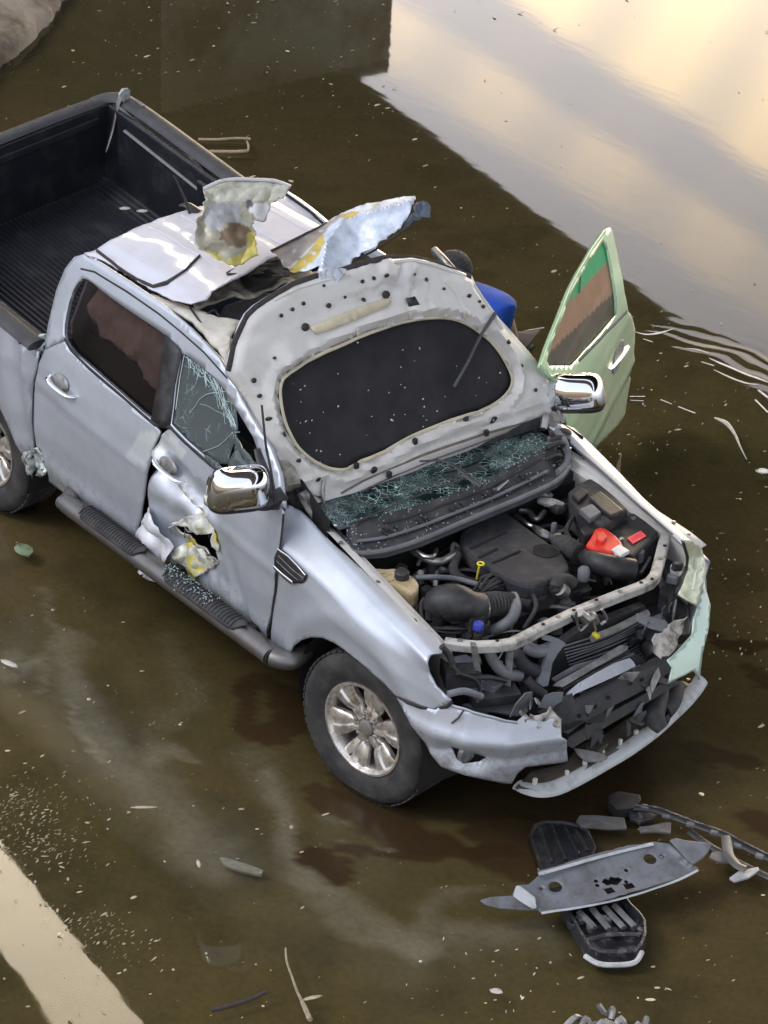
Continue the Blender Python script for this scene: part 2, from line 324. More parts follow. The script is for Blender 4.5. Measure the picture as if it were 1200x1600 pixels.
def chaikin(poly, k=1):
    for _ in range(k):
        q = []
        for i in range(len(poly)):
            a, b = poly[i], poly[(i + 1) % len(poly)]
            q += [tuple(a[c] * .75 + b[c] * .25 for c in range(len(a))), tuple(a[c] * .25 + b[c] * .75 for c in range(len(a)))]
        poly = q
    return poly
def panel(name, outline, fn, m, parent=None, holes=(), sp=.04, thick=.004, colour=None, jag=0, build=True, smooth=True, kind=None, sharp=42):
    o2 = dens(outline, sp)
    if jag: o2 = [(a + jag * noise.noise(Vector((a * 37, b * 37, 1))) * 2, b + jag * noise.noise(Vector((a * 37, b * 37, 9))) * 2) for a, b in o2]
    pts = [Vector(p) for p in o2]; edges = []
    k = len(pts); edges += [(i, (i + 1) % k) for i in range(k)]
    hs = [dens(h, sp) for h in holes]
    for h in hs:
        b = len(pts); pts += [Vector(p) for p in h]; edges += [(b + i, b + (i + 1) % len(h)) for i in range(len(h))]
    xs = [p[0] for p in o2]; ys = [p[1] for p in o2]; row = 0; y = min(ys) + sp * .5
    while y < max(ys):
        x = min(xs) + (sp * .5 if row % 2 else 0)
        while x < max(xs):
            if inside(x, y, o2) and not any(inside(x, y, h) for h in hs) and min((x - q[0]) ** 2 + (y - q[1]) ** 2 for q in pts[:k]) > (sp * .35) ** 2: pts.append(Vector((x, y)))
            x += sp
        y += sp * .87; row += 1
    vo, eo, fo, _, _, _ = delaunay_2d_cdt(pts, edges, [], 4 if hs else 1, 1e-5)
    fo = [f for f in fo if not hs or not any(inside(sum(vo[i][0] for i in f) / len(f), sum(vo[i][1] for i in f) / len(f), h) for h in hs)]
    fo = [f for f in fo if inside(sum(vo[i][0] for i in f) / len(f), sum(vo[i][1] for i in f) / len(f), o2)]
    me = bpy.data.meshes.new(name); me.from_pydata([tuple(fn(*v)) for v in vo], [], [tuple(f) for f in fo]); me.update()
    bm = bmesh.new(); bm.from_mesh(me); bmesh.ops.remove_doubles(bm, verts=bm.verts, dist=1e-6); bmesh.ops.recalc_face_normals(bm, faces=bm.faces)
    bmesh.ops.delete(bm, geom=[v for v in bm.verts if not v.link_faces], context='VERTS'); 
    bm.to_mesh(me); bm.free()
    if colour:
        at = me.color_attributes.new('Col', 'FLOAT_COLOR', 'POINT')
        # colour by the flat coordinates: nearest original point
        from mathutils.kdtree import KDTree
        kd = KDTree(len(vo)); [kd.insert(Vector(fn(*v)), i) for i, v in enumerate(vo)]; kd.balance()
        for i, v in enumerate(me.vertices):
            q = vo[kd.find(v.co)[1]]; at.data[i].color = (*colour(q[0], q[1]), 1)
    return finish(name, me, m, parent, smooth, thick=thick, kind=kind, sharp=sharp)
def cr_(n, a, b, s=1.0, k=9.0): return s * noise.noise(Vector((a * k, b * k, n)))
def fold(a, b, s, k=9, n=0):   # sharp creases of crushed sheet
    return s * (abs(noise.noise(Vector((a * k, b * k, n)))) * 2 - .4 + .6 * abs(noise.noise(Vector((a * k * 2.3, b * k * 2.3, n + 5)))))
def tag(o, label, cat, group=None, kind=None):
    o['label'] = label; o['category'] = cat
    if group: o['group'] = group
    if kind: o['kind'] = kind
    return o
def thing(name, label, cat, loc, group=None):
    o = bpy.data.objects.new(name, None); col.objects.link(o); o.location = loc; o.empty_display_size = .2
    return tag(o, label, cat, group)
def plane(o, ex, ey):   # local plane -> 3D
    o = Vector(o); ex = Vector(ex); ey = Vector(ey)
    return lambda a, b: tuple(o + ex * a + ey * b)
def shift(fn, d, e=1e-3):
    def g(a, b):
        p = Vector(fn(a, b)); u = Vector(fn(a + e, b)) - p; v = Vector(fn(a, b + e)) - p; n = u.cross(v)
        if n.length < 1e-12: return tuple(p)
        n.normalize(); return tuple(p + n * d)
    return g
def circ(cx, cy, r, n=16, ry=None): return [(cx + r * math.cos(2 * math.pi * i / n), cy + (ry or r) * math.sin(2 * math.pi * i / n)) for i in range(n)]
def box(name, c, d, m, parent, bevel=.006, rot=None, taper=1, **kw): return MB().box(c, d, rot, taper).build(name, m, parent, smooth=False, bevel=bevel, **kw)
def tube(name, pts, r, m, parent, **kw):
    b = {k: kw.pop(k) for k in list(kw) if k in ('n', 'smooth', 'flat', 'up', 'corr', 'cap')}
    return MB().tube(pts, r, **b).build(name, m, parent, **kw)

def lerpt(T,x):
    if x<=T[0][0]:return T[0][1]
    for (a,b),(c,d) in zip(T,T[1:]):
        if x<=c:return b+(d-b)*(x-a)/(c-a)
    return T[-1][1]
SIDE_T=((.40,.87),(.50,.895),(.6,.918),(.75,.932),(.9,.934),(1.02,.926),(1.1,.915),(1.2,.888),(1.27,.862),(1.3,.848),(1.5,.775),(1.65,.715),(1.72,.68),(1.77,.64))
def s_side(x,z):
    y=lerpt(SIDE_T,z)
    if x<-2.3:y-=.05*(x+2.3)**2
    return (x,-y,z)
def s_lside(x,z):
    a=s_side(x,z);return (a[0],-a[1],a[2])
FIN=((-.8,.70,1.15),(-.62,.72,1.14),(0,.775,1.05),(.3,.80,1.02),(.5,.82,.99),(.62,.80,.95))
def s_fender(x,s):
    yi=lerpt([(a,b) for a,b,c in FIN],x);zi=lerpt([(a,c) for a,b,c in FIN],x)
    yo=lerpt(((-.6,.93),(-.3,.935),(0,.945),(.3,.94),(.45,.915),(.6,.87),(.75,.80)),x)
    P=((0,yi,zi),(.1,yi+.05,zi-.003),(.2,yi+.09,zi-.025),(.3,yo-.02,zi-.085),(.42,yo-.003,zi-.17),(.6,yo,.75),(.8,yo-.01,.58),(1,yo-.035,.42))
    return (x,-(lerpt([(a,b) for a,b,c in P],s) if s>0 else yi+s*.5),lerpt([(a,c) for a,b,c in P],s))
def s_lfender(x,s):
    a=s_fender(x,s);return (a[0],-a[1]*lerpt(((-.7,1.03),(-.5,1.0),(-.3,.965),(0,.90),(.3,.84),(.5,.79)),x),a[2])
BPL=((-1.25,.25,.95),(-1.1,.38,.935),(-.95,.53,.91),(-.8,.66,.84),(-.62,.78,.70),(-.4,.86,.48),(-.2,.895,.24),(0,.905,0))
def s_bump(t,z):
    x=lerpt([(a,b) for a,b,c in BPL],-abs(t));y=lerpt([(a,c) for a,b,c in BPL],-abs(t))
    g=lerpt(((.2,-.16),(.28,-.11),(.35,-.045),(.42,-.015),(.5,0),(.58,.012),(.66,.012),(.72,-.005),(.78,-.03),(.85,-.07),(.92,-.12),(1.0,-.2),(1.05,-.28)),z)
    k=max(0,1-abs(t)/1.3)
    L=math.hypot(x+.1,y);n=((x+.1)/L,y/L)
    return (x+n[0]*g,(y+n[1]*g*(.45+.4*k))*(-1 if t<0 else 1),z)
def s_hood(y,s):
    # s along the lid from the hinge up; slight crown away from viewer
    ox,oz=-.70,1.12;dx,dz=-.431,.902
    n=-.05*(y-.08)**2-.03*s*s
    return (ox+dx*s+dz*n,y,oz+dz*s-dx*n)
def s_roof(x,y):
    return (x,y,1.81-.08*(y/.66)**2*abs(y/.66)-.02*max(0,(-2.2-x)/.35)**2-.03*max(0,(x+1.7)/.3)**2)
def s_wind(y,s):
    # windscreen, s up from its base
    return (lerpt(((-.2,-.3),(0,-.40),(.28,-.72),(.6,-1.0),(1.05,-1.40)),s)-.10*y*y,y,lerpt(((-.2,1.1),(0,1.13),(.28,1.125),(.6,1.38),(1.05,1.68)),s))
def s_ldoor(a,z):
    k=lerpt(SIDE_T,z)-.93
    return (-.76-.577*a+.817*k,.95+.817*a+.577*k,z)
BEDR=None
def bedT(x,y,z):
    x+=2.62;z-=.86
    cy,sy,cp,sp,cr,sr=.99945,.0331,.99357,.1132,.99063,.1366
    y,z=cr*y-sr*z,sr*y+cr*z
    x,z=cp*x+sp*z,-sp*x+cp*z
    x,y=cy*x-sy*y,sy*x+cy*y
    return (x-2.71,y-.017,z+.828)

# ------------------------------------------------------------------ ground, water, bridge, banks
def pl_dist(X, Y, pl, w0, w1):
    D = np.full(X.shape, 9.0); T = np.zeros(X.shape); n = len(pl) - 1
    for i in range(n):
        ax, ay = pl[i]; bx, by = pl[i + 1]; dx, dy = bx - ax, by - ay; l2 = dx * dx + dy * dy + 1e-9
        t = np.clip(((X - ax) * dx + (Y - ay) * dy) / l2, 0, 1); d = np.hypot(X - ax - t * dx, Y - ay - t * dy)
        k = d < D; D[k] = d[k]; T[k] = (i + t[k]) / n
    W = w0 + (w1 - w0) * T
    return np.clip(1.3 - D / W, 0, 1)
def vnoise(X, Y, f, seed):
    rg = np.random.RandomState(seed); G = rg.rand(256, 256); out = np.zeros(X.shape); a = 1; tot = 0
    for o in range(4):
        x = X * f + 77.3; y = Y * f + 55.1; xi = np.floor(x).astype(int); yi = np.floor(y).astype(int); u = x - xi; v = y - yi
        u = u * u * (3 - 2 * u); v = v * v * (3 - 2 * v)
        g = lambda i, j: G[(xi + i) % 256, (yi + j) % 256]
        out += a * ((g(0, 0) * (1 - u) + g(1, 0) * u) * (1 - v) + (g(0, 1) * (1 - u) + g(1, 1) * u) * v); tot += a; a *= .5; f *= 2.1
    return out / tot
gx = np.concatenate([np.linspace(-300, -14, 12), np.arange(-11, 3.6, .035), np.linspace(6, 300, 12)])
gy = np.concatenate([np.linspace(-300, -6, 12), np.arange(-4.2, 9.6, .035), np.linspace(12, 300, 12)])
GX, GY = np.meshgrid(gx, gy, indexing='ij'); nx_, ny_ = len(gx), len(gy)
wx = GX + (vnoise(GX, GY, 2.2, 3) - .5) * .35; wy = GY + (vnoise(GX, GY, 2.2, 4) - .5) * .35
base = np.array([.145, .125, .058]); C = np.ones(GX.shape + (3,)) * base
def mixc(m, c, k=1.0):
    global C
    m = np.clip(m * k, 0, 1)[..., None]; C = C * (1 - m) + np.array(c) * m
mixc(np.clip((vnoise(GX, GY, .5, 11) - .42) * 4, 0, 1), (.105, .098, .036), .8)
mixc(np.clip((vnoise(GX, GY, .9, 12) - .5) * 5, 0, 1), (.175, .130, .072), .7)
mixc(np.clip((vnoise(GX, GY, 3.5, 13) - .52) * 5, 0, 1), (.062, .054, .020), .6)
SM = (.36, .36, .355)
for pl, w0, w1, k in (([(-1.960,-1.225),(-1.390,-1.464),(-0.823,-1.588),(-0.258,-1.657),(0.090,-1.660)], .10, .17, .30), ([(-1.563,-0.904),(-1.133,-1.087),(-0.799,-1.461),(-0.404,-1.520)], .12, .05, .14),
    ([(-1.374,-1.540),(-1.153,-1.601),(-0.947,-1.630)], .03, .03, .5), ([(-0.430,-1.107),(0.022,-1.337),(0.304,-1.433),(0.638,-1.476),(0.890,-1.463),(1.068,-1.361)], .07, .10, .45), ([(0.873,-1.450),(1.089,-1.239),(1.255,-1.094),(1.331,-0.908)], .10, .14, .38),
    ([(0.925,-0.944),(0.866,-1.093),(0.888,-1.234),(1.001,-1.343)], .04, .12, .30), ([(-0.607,-1.088),(-0.288,-1.174),(0.025,-1.332)], .14, .10, .22), ([(-1.853,-1.641),(-1.752,-1.595),(-1.798,-1.458)], .16, .05, .40), ([(-2.297,-1.123),(-1.929,-1.338),(-1.489,-1.610)], .05, .02, .22),
    ([(-0.843,-1.432),(-0.836,-1.328),(-0.691,-1.284)], .07, .02, .35), ([(0.038,-1.054),(0.248,-0.924),(0.482,-0.927),(0.457,-1.088),(0.298,-1.109)], .05, .03, .28)):
    f = pl_dist(wx, wy, pl, w0 * .8, w1 * .8) * (.55 + .9 * vnoise(GX, GY, 5, 17))
    mixc(f, SM, k * 1.7)
OIL = (.050, .014, .001)
for pl, w0, w1, k in (([(-1.045,-0.879),(-0.886,-0.970),(-0.738,-0.976),(-0.696,-0.838),(-0.716,-0.672)], .05, .08, .8), ([(-1.055,-0.872),(-1.016,-0.756),(-0.869,-0.749),(-0.822,-0.631)], .03, .07, .7),
    ([(0.312,-1.298),(0.400,-1.294),(0.490,-1.370)], .11, .05, .95), ([(0.320,-1.161),(0.415,-1.091),(0.586,-0.902)], .03, .04, .85), ([(0.313,-0.829),(0.493,-0.826),(0.614,-0.778),(0.748,-0.668)], .13, .05, .9), ([(-0.115,-1.011),(0.012,-0.961),(0.138,-0.839)], .06, .10, .75),
    ([(0.544,-0.495),(0.738,-0.472),(0.783,-0.660)], .15, .15, .8), ([(0.178,-0.496),(0.591,-0.075),(0.538,0.210)], .2, .22, .75), ([(-0.091,1.537),(0.021,1.540),(0.128,1.592)], .04, .06, .85), ([(0.230,1.425),(0.342,1.382)], .06, .06, .7),
    ([(0.632,0.673),(0.665,0.788),(0.800,0.824),(0.879,0.873)], .06, .03, .8), ([(1.162,0.532),(1.249,0.569)], .09, .09, .85), ([(-0.795,-0.690),(-0.542,-0.613),(0.051,-0.770)], .12, .15, .6), ([(0.368,0.526),(0.635,0.444),(0.620,0.057)], .2, .15, .45)):
    f = np.clip(pl_dist(wx, wy, pl, w0 * .9, w1 * .9) * 9, 0, 1); mixc(f, OIL, k)
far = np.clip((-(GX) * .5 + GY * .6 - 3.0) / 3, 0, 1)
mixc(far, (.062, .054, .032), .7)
C = C * (.82 + .36 * vnoise(GX, GY, 11, 21))[..., None]
me = bpy.data.meshes.new('canal_bed'); vz = np.zeros(GX.shape)
vv = np.stack([GX, GY, vz], -1).reshape(-1, 3)
idx = np.arange(nx_ * ny_).reshape(nx_, ny_); fq = np.stack([idx[:-1, :-1], idx[1:, :-1], idx[1:, 1:], idx[:-1, 1:]], -1).reshape(-1, 4)
me.vertices.add(len(vv)); me.vertices.foreach_set('co', vv.ravel()); me.loops.add(fq.size); me.loops.foreach_set('vertex_index', fq.ravel().astype(np.int32))
me.polygons.add(len(fq)); me.polygons.foreach_set('loop_start', np.arange(0, fq.size, 4).astype(np.int32)); me.update(calc_edges=True)
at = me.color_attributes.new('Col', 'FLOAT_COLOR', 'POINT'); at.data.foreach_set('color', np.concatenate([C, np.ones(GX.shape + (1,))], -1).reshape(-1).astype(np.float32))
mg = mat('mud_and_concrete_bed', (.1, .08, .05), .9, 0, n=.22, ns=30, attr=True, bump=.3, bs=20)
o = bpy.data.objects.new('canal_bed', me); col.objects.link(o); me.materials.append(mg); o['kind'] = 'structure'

# water: a clear brownish sheet with a soft ripple, rings spreading round the open door
m = bpy.data.materials.new('shallow_water'); m.use_nodes = True; t = m.node_tree; t.nodes.clear(); n = t.nodes.new; l = t.links.new
def mth(op, a, b=None, clamp=False):
    q = n('ShaderNodeMath'); q.operation = op; q.use_clamp = clamp
    for i, v in enumerate((a, b)):
        if v is None: continue
        if isinstance(v, (int, float)): q.inputs[i].default_value = v
        else: l(v, q.inputs[i])
    return q.outputs[0]
geo = n('ShaderNodeNewGeometry').outputs['Position']
sep = n('ShaderNodeSeparateXYZ'); l(geo, sep.inputs[0])
dx = mth('SUBTRACT', sep.outputs[0], -1.75); dy = mth('SUBTRACT', sep.outputs[1], 1.9)
rr = mth('SQRT', mth('ADD', mth('MULTIPLY', dx, dx), mth('MULTIPLY', dy, dy)))
nz_ = n('ShaderNodeTexNoise'); nz_.inputs['Scale'].default_value = 1.6; nz_.inputs['Detail'].default_value = 2; l(geo, nz_.inputs['Vector'])
rrn = mth('ADD', rr, mth('MULTIPLY', mth('SUBTRACT', nz_.outputs[0], .5), .5))
wave = mth('SINE', mth('MULTIPLY', rrn, 46))
env = mth('ADD', mth('POWER', 2.718, mth('MULTIPLY', mth('POWER', mth('ABSOLUTE', mth('SUBTRACT', rrn, 1.82)), 2.0), -18.0)), mth('MULTIPLY', mth('POWER', 2.718, mth('MULTIPLY', mth('POWER', mth('ABSOLUTE', mth('SUBTRACT', rrn, 1.02)), 2.0), -40.0)), .6))
dirm = mth('ADD', mth('MULTIPLY', mth('ADD', mth('MULTIPLY', dx, .75), mth('MULTIPLY', dy, .65)), .8), .25, True)
rings = mth('MULTIPLY', mth('MULTIPLY', wave, env), mth('MULTIPLY', dirm, .00036))
rip = n('ShaderNodeTexNoise'); rip.inputs['Scale'].default_value = 1.0; rip.inputs['Detail'].default_value = 1.2; rip.inputs['Roughness'].default_value = .6
mp = n('ShaderNodeMapping'); mp.inputs['Rotation'].default_value = (0, 0, R(-52)); mp.inputs['Scale'].default_value = (3, 9, 1); l(geo, mp.inputs[0]); l(mp.outputs[0], rip.inputs['Vector'])
hh = mth('ADD', rings, mth('MULTIPLY', rip.outputs[0], .00013))
bp = n('ShaderNodeBump'); bp.inputs['Strength'].default_value = 1; bp.inputs['Distance'].default_value = 1; l(hh, bp.inputs['Height'])
tr = n('ShaderNodeBsdfTransparent'); tr.inputs[0].default_value = (.86, .80, .66, 1)
dfw = n('ShaderNodeBsdfDiffuse'); dfw.inputs[0].default_value = (.08, .068, .036, 1)
mw = n('ShaderNodeMixShader'); mw.inputs[0].default_value = .16; l(tr.outputs[0], mw.inputs[1]); l(dfw.outputs[0], mw.inputs[2])
# water stirred cloudy and scummy along the near side of the truck
def ramp01(v, a, b):
    q = n('ShaderNodeMapRange'); q.interpolation_type = 'SMOOTHSTEP'; q.inputs[1].default_value = a; q.inputs[2].default_value = b; l(v, q.inputs[0]); return q.outputs[0]
stir = mth('MULTIPLY', mth('MULTIPLY', ramp01(sep.outputs[1], -2.05, -1.75), ramp01(sep.outputs[1], 1.2, .6)), mth('MULTIPLY', ramp01(sep.outputs[0], -7.0, -5.5), ramp01(sep.outputs[0], 2.6, 1.8)))
gl = n('ShaderNodeBsdfGlossy'); l(mth('ADD', .02, mth('MULTIPLY', stir, .17)), gl.inputs['Roughness']); gl.inputs[0].default_value = (1, 1, 1, 1); l(bp.outputs[0], gl.inputs['Normal'])
fr = n('ShaderNodeFresnel'); fr.inputs[0].default_value = 1.205; l(bp.outputs[0], fr.inputs['Normal'])
ms = n('ShaderNodeMixShader'); l(fr.outputs[0], ms.inputs[0]); l(mw.outputs[0], ms.inputs[1]); l(gl.outputs[0], ms.inputs[2])
oo = n('ShaderNodeOutputMaterial'); l(ms.outputs[0], oo.inputs[0])
wm = MB(); wm.add([(-300, -300, .05), (300, -300, .05), (300, 300, .05), (-300, 300, .05)], [(0, 1, 2, 3)])
o = wm.build('water', m, None, smooth=False, kind='structure')

# road bridge over the canal beyond the truck (seen mirrored in the water)
H = 11.0
br = thing('road_bridge', 'broad dark concrete road bridge whose shadowed underside is mirrored in the water around the pickup', 'bridge', (-15, 13, 0))
E1a, E1b = ((-27.89,21.84),(-18.86,20.05)); E2a, E2b = ((-15.89,6.711),(-12.228,6.232))
def lx(a, b, x): return a[1] + (b[1] - a[1]) * (x - a[0]) / (b[0] - a[0])
xs_ = [-27.89 - 6, -24, -20, -16, -12, -8, -4, 0, 20, 60]
top = [(x, lx(E1a, E1b, x)) for x in xs_]; bot = [(x, lx(E2a, E2b, x)) for x in xs_]
d = MB(); d.prism([(x, y, H) for x, y in bot] + [(x, y, H) for x, y in reversed(top)], (0, 0, 1), 1.1); d.build('deck', M['deckc'], br, smooth=False)
for k in range(5):
    t0 = .12 + k * .19; g_ = MB(); y0 = [lx(E2a, E2b, x) + (lx(E1a, E1b, x) - lx(E2a, E2b, x)) * t0 for x in (-27.89, 60)]
    g_.prism([(-27.89 + .3, y0[0], H - .9), (60, y0[1], H - .9), (60, y0[1] + .6, H - .9), (-27.89 + .3, y0[0] + .6, H - .9)], (0, 0, 1), .88); g_.build('beam', M['deckc'], br, smooth=False)
for (a, b), nm in (((E1a, E1b), 'parapet'), ((E2a, E2b), 'parapet')):
    s_ = -.3 if nm == 'parapet' and a is E1a else 0
    g_ = MB(); g_.prism([(-27.89 - 5, lx(a, b, -27.89 - 5) + s_ + .02, H + 1.12), (60, lx(a, b, 60) + s_ + .02, H + 1.12), (60, lx(a, b, 60) + s_ + .28, H + 1.12), (-27.89 - 5, lx(a, b, -27.89 - 5) + s_ + .28, H + 1.12)], (0, 0, 1), .9); g_.build('parapet', M['deckc'], br, smooth=False)
wl = thing('bridge_abutment', 'tall stained abutment wall under the bridge, mirrored top left in the water', 'wall', (-27.89, 8, 0))
g_ = MB(); g_.box((-27.89 - 3, (21.84 + -14) / 2, H / 2 - .3), (6, 21.84 + 14, H - .62)); g_.build('wall_face', M['wallc'], wl, smooth=False)
box('pale_wall_block', (-27.89 - .25, 19.5, H / 2 - .4), (.52, 4.66, H - .9), M['wallp'], wl)
for yy in (-6, 2, 10): box('buttress', (-27.89 + .35, yy, H / 2 - 1), (.7, 1.4, H - 2), M['wallc'], wl)
gi = thing('pipe_bridge', 'blue grey steel girder with rusty edge, mirrored in the bottom left water corner', 'girder', (-5, 3, 11))
(ga, gb) = ((-13.11,5.02),(-11.73,4.78))
g_ = MB(); g_.prism([(-40, lx(ga, gb, -40) - 3.3, H + 1), (60, lx(ga, gb, 60) - 3.3, H + 1), (60, lx(ga, gb, 60) - .2, H + 1), (-40, lx(ga, gb, -40) - .2, H + 1)], (0, 0, 1), .8); g_.build('girder_box', M['girder'], gi, smooth=False)
g_ = MB(); g_.prism([(-40, lx(ga, gb, -40) - .19, H + .98), (60, lx(ga, gb, 60) - .19, H + .98), (60, lx(ga, gb, 60), H + .98), (-40, lx(ga, gb, -40), H + .98)], (0, 0, 1), .84); g_.build('edge_strip', M['rust'], gi, smooth=False)
def bank(name, y0, y1, h, m_, x0=-60, x1=60):
    g = MB(); rows = []
    for i in range(5):
        t_ = i / 4; rows.append([(x0 + (x1 - x0) * j / 40, y0 + (y1 - y0) * t_ + .3 * noise.noise(Vector((j * .7, i, 0))), -.1 + h * t_ ** .8 + .12 * noise.noise(Vector((j, i * 2, 3)))) for j in range(41)])
    rows.append([(p[0], y1 + (60 if y1 > y0 else -60), h) for p in rows[-1]])
    g.grid(rows); return g.build(name, m_, None, kind='structure')
bank('near_bank', -16, -22, 6, M['concrete'])
# concrete bank showing top left
tg = MB(); pts_ = [(-7.773,1.707),(-8.431,2.417),(-8.702,2.800),(-9.153,3.334),(-9.484,3.700),(-10.049,4.290)]; rows = []
for (x, y) in pts_:
    x += .04 * noise.noise(Vector((x * 5, y * 5, 0)));
    rows.append([(x - .62 * d_ + .05 * noise.noise(Vector((x * 3, d_ * 4, 1))), y - .45 * d_ * 1.0, -.05 + h_ + .07 * noise.noise(Vector((x * 4, y * 4, d_ * 7)))) for d_, h_ in ((0, 0), (.05, .16), (.12, .24), (.3, .30), (.6, .37), (1.0, .46), (1.6, .6), (2.6, .9), (4, 1.2), (8, 2))])
rows2 = []
for i in range(len(rows) - 1):
    for k in range(8): rows2.append([tuple(rows[i][j][c] + (rows[i + 1][j][c] - rows[i][j][c]) * k / 8 + (.035 * noise.noise(Vector((i * 3 + k * .9, j * 1.7, c))) if j < 7 else 0) for c in range(3)) for j in range(10)])
rows2.append(rows[-1]); tg.grid(rows2)
o = tg.build('concrete_bank', M['concrete'], None); o['kind'] = 'structure'

# ------------------------------------------------------------------ the pickup
T = thing('pickup_truck', 'wrecked silver pickup standing in shallow water, bonnet thrown open and roof torn', 'pickup truck', (-1.6, 0, 0))
def near(a, b, c, d, r): return math.exp(-(((a - c) ** 2 + (b - d) ** 2) / r ** 2))
def side_p(x, z):
    p = list(s_side(x, z))
    p[1] += .004 * noise.noise(Vector((x * 3, z * 3, 0))) - .006 * math.exp(-((z - .93 + .04 * (x + 1)) / .03) ** 2)
    p[1] -= .012 * math.exp(-((z - .55) / .05) ** 2)
    p[1] += .02 * near(x, z, -2.55, .95, .16)
    return tuple(p)
BA0, BA1 = [(-1.658,1.057),(-1.149,0.889)]
DH = [(-1.306,0.758)][0]
def door_p(x, z):
    p = list(side_p(x, z))
    g = near(x, z, DH[0], DH[1], .25)
    p[1] += .065 * g + g * fold(x, z, .035, 7, 3)
    dx, dz = BA1[0] - BA0[0], BA1[1] - BA0[1]; LL = math.hypot(dx, dz); tt = ((x - BA0[0]) * dx + (z - BA0[1]) * dz) / LL / LL; sd_ = ((x - BA0[0]) * dz - (z - BA0[1]) * dx) / LL
    wn = max(0, min(1, min(tt + .05, 1.15 - tt) * 5)); p[1] += wn * (.075 * math.exp(-((sd_ - .055) / .045) ** 2) - .022 * math.exp(-((sd_ + .02) / .025) ** 2) + .02 * math.exp(-((sd_ + .09) / .04) ** 2))
    # long vertical buckle running up to the handle
    g2 = math.exp(-((x - DH[0] + .10 + .35 * (z - DH[1])) / .06) ** 2) * max(0, min(1, (1.08 - z) * 5)) * max(0, min(1, (z - .6) * 6))
    p[1] += .02 * g2
    g3 = math.exp(-((x + .92 + .4 * (z - .7)) / .05) ** 2) * max(0, min(1, (.85 - z) * 6))
    p[1] += .018 * g3
    return tuple(p)
# dark inner shell behind the doors and gaps
panel('inner_shell', [(-2.62, .42), (-.45, .42), (-.5, 1.15), (-.75, 1.24), (-2.62, 1.26)], lambda x, z: (x, s_side(x, z)[1] + .19, z), M['dark'], T, sp=.15)
panel('inner_shell', [(-2.62, .42), (-.55, .42), (-.55, 1.1), (-2.62, 1.2)], lambda x, z: (x, -s_side(x, z)[1] - .05, z), M['dark'], T, sp=.15)
FL = MB(); FL.box((-1.55, 0, .44), (2.2, 1.60, .05)); FL.box((-2.56, 0, .85), (.03, 1.66, .8)); FL.build('cab_floor', M['dark'], T, smooth=False)

# rear right door
RD = [(-2.598,0.442),(-2.561,0.528),(-2.609,0.595),(-2.651,0.640),(-2.659,0.730),(-2.664,0.935),(-2.632,1.105),(-2.602,1.193),(-2.463,1.285),(-2.400,1.261),(-2.221,1.238),(-1.947,1.218),(-1.635,1.195),(-1.582,1.182),(-1.611,1.090),(-1.636,0.944),(-1.660,0.811),(-1.699,0.666),(-1.815,0.407),(-1.999,0.429),(-2.164,0.447),(-2.399,0.447)]
rd = panel('rear_door', RD, side_p, M['paintc'], T, sp=.03, thick=.012, colour=lambda x, z: PC if not FILL(x, z) else (.56, .57, .56)) if False else None
FILLP = [(-1.676,1.150),(-1.513,1.195),(-1.371,1.184),(-1.403,1.120),(-1.518,1.104),(-1.610,1.037),(-1.641,0.990),(-1.720,0.958),(-1.823,0.950),(-1.806,0.995),(-1.747,1.071),(-1.711,1.129)]
def FILL(x, z):
    return inside(x + .012 * noise.noise(Vector((x * 40, z * 40, 0))), z + .012 * noise.noise(Vector((x * 40, z * 40, 7))), FILLP)
BW = (.30, .315, .335)
rd = panel('rear_door', RD, side_p, M['paintc'], T, sp=.025, thick=.012, colour=lambda x, z: (.66, .71, .72) if FILL(x, z) else PC)
# front right door with its gash
HOLE = [(-1.480,0.723),(-1.425,0.732),(-1.354,0.749),(-1.285,0.754),(-1.201,0.795),(-1.143,0.778),(-1.078,0.725),(-1.111,0.712),(-1.175,0.702),(-1.220,0.718),(-1.291,0.697),(-1.350,0.693),(-1.397,0.695),(-1.441,0.692)]
YEL = [[(-1.259,0.875),(-1.217,0.902),(-1.176,0.907),(-1.123,0.881),(-1.066,0.839),(-1.087,0.812),(-1.149,0.820),(-1.206,0.838)], [(-1.425,0.434),(-1.392,0.483),(-1.330,0.544),(-1.289,0.589),(-1.221,0.617),(-1.240,0.577),(-1.306,0.518),(-1.339,0.465)], [(-1.405,0.673),(-1.353,0.706),(-1.305,0.708),(-1.331,0.670),(-1.378,0.636),(-1.403,0.645)], [(-1.352,0.627),(-1.297,0.640),(-1.263,0.613),(-1.306,0.568),(-1.346,0.577)]]
PALE = [(-1.466,0.762),(-1.343,0.835),(-1.238,0.868),(-1.159,0.850),(-1.066,0.815),(-1.074,0.716),(-1.200,0.613),(-1.282,0.542),(-1.366,0.498),(-1.468,0.481),(-1.461,0.570),(-1.397,0.651),(-1.474,0.686)]
TORN_ = [(-1.628,0.756),(-1.549,0.733),(-1.474,0.686),(-1.409,0.642),(-1.479,0.515),(-1.616,0.402),(-1.716,0.352),(-1.828,0.378),(-1.733,0.575)]
def dcol(x, z):
    xx = x + .018 * noise.noise(Vector((x * 30, z * 30, 0))); zz = z + .018 * noise.noise(Vector((x * 30, z * 30, 7)))
    for y_ in YEL:
        if inside(xx, zz, y_): return (.60, .52, .10)
    if inside(xx, zz, PALE): return (.50, .50, .38) if noise.noise(Vector((x * 22, z * 22, 4))) > -.12 else (.62, .63, .64)
    if FILL(x, z): return (.70, .74, .75)
    dx, dz = BA1[0] - BA0[0], BA1[1] - BA0[1]; LL = math.hypot(dx, dz); tt = ((xx - BA0[0]) * dx + (zz - BA0[1]) * dz) / LL / LL; sd_ = ((xx - BA0[0]) * dz - (zz - BA0[1]) * dx) / LL
    if 0 < tt < 1.05 and -.035 < sd_ < .055 * tt + .02: return (.68, .69, .68)
    return PC
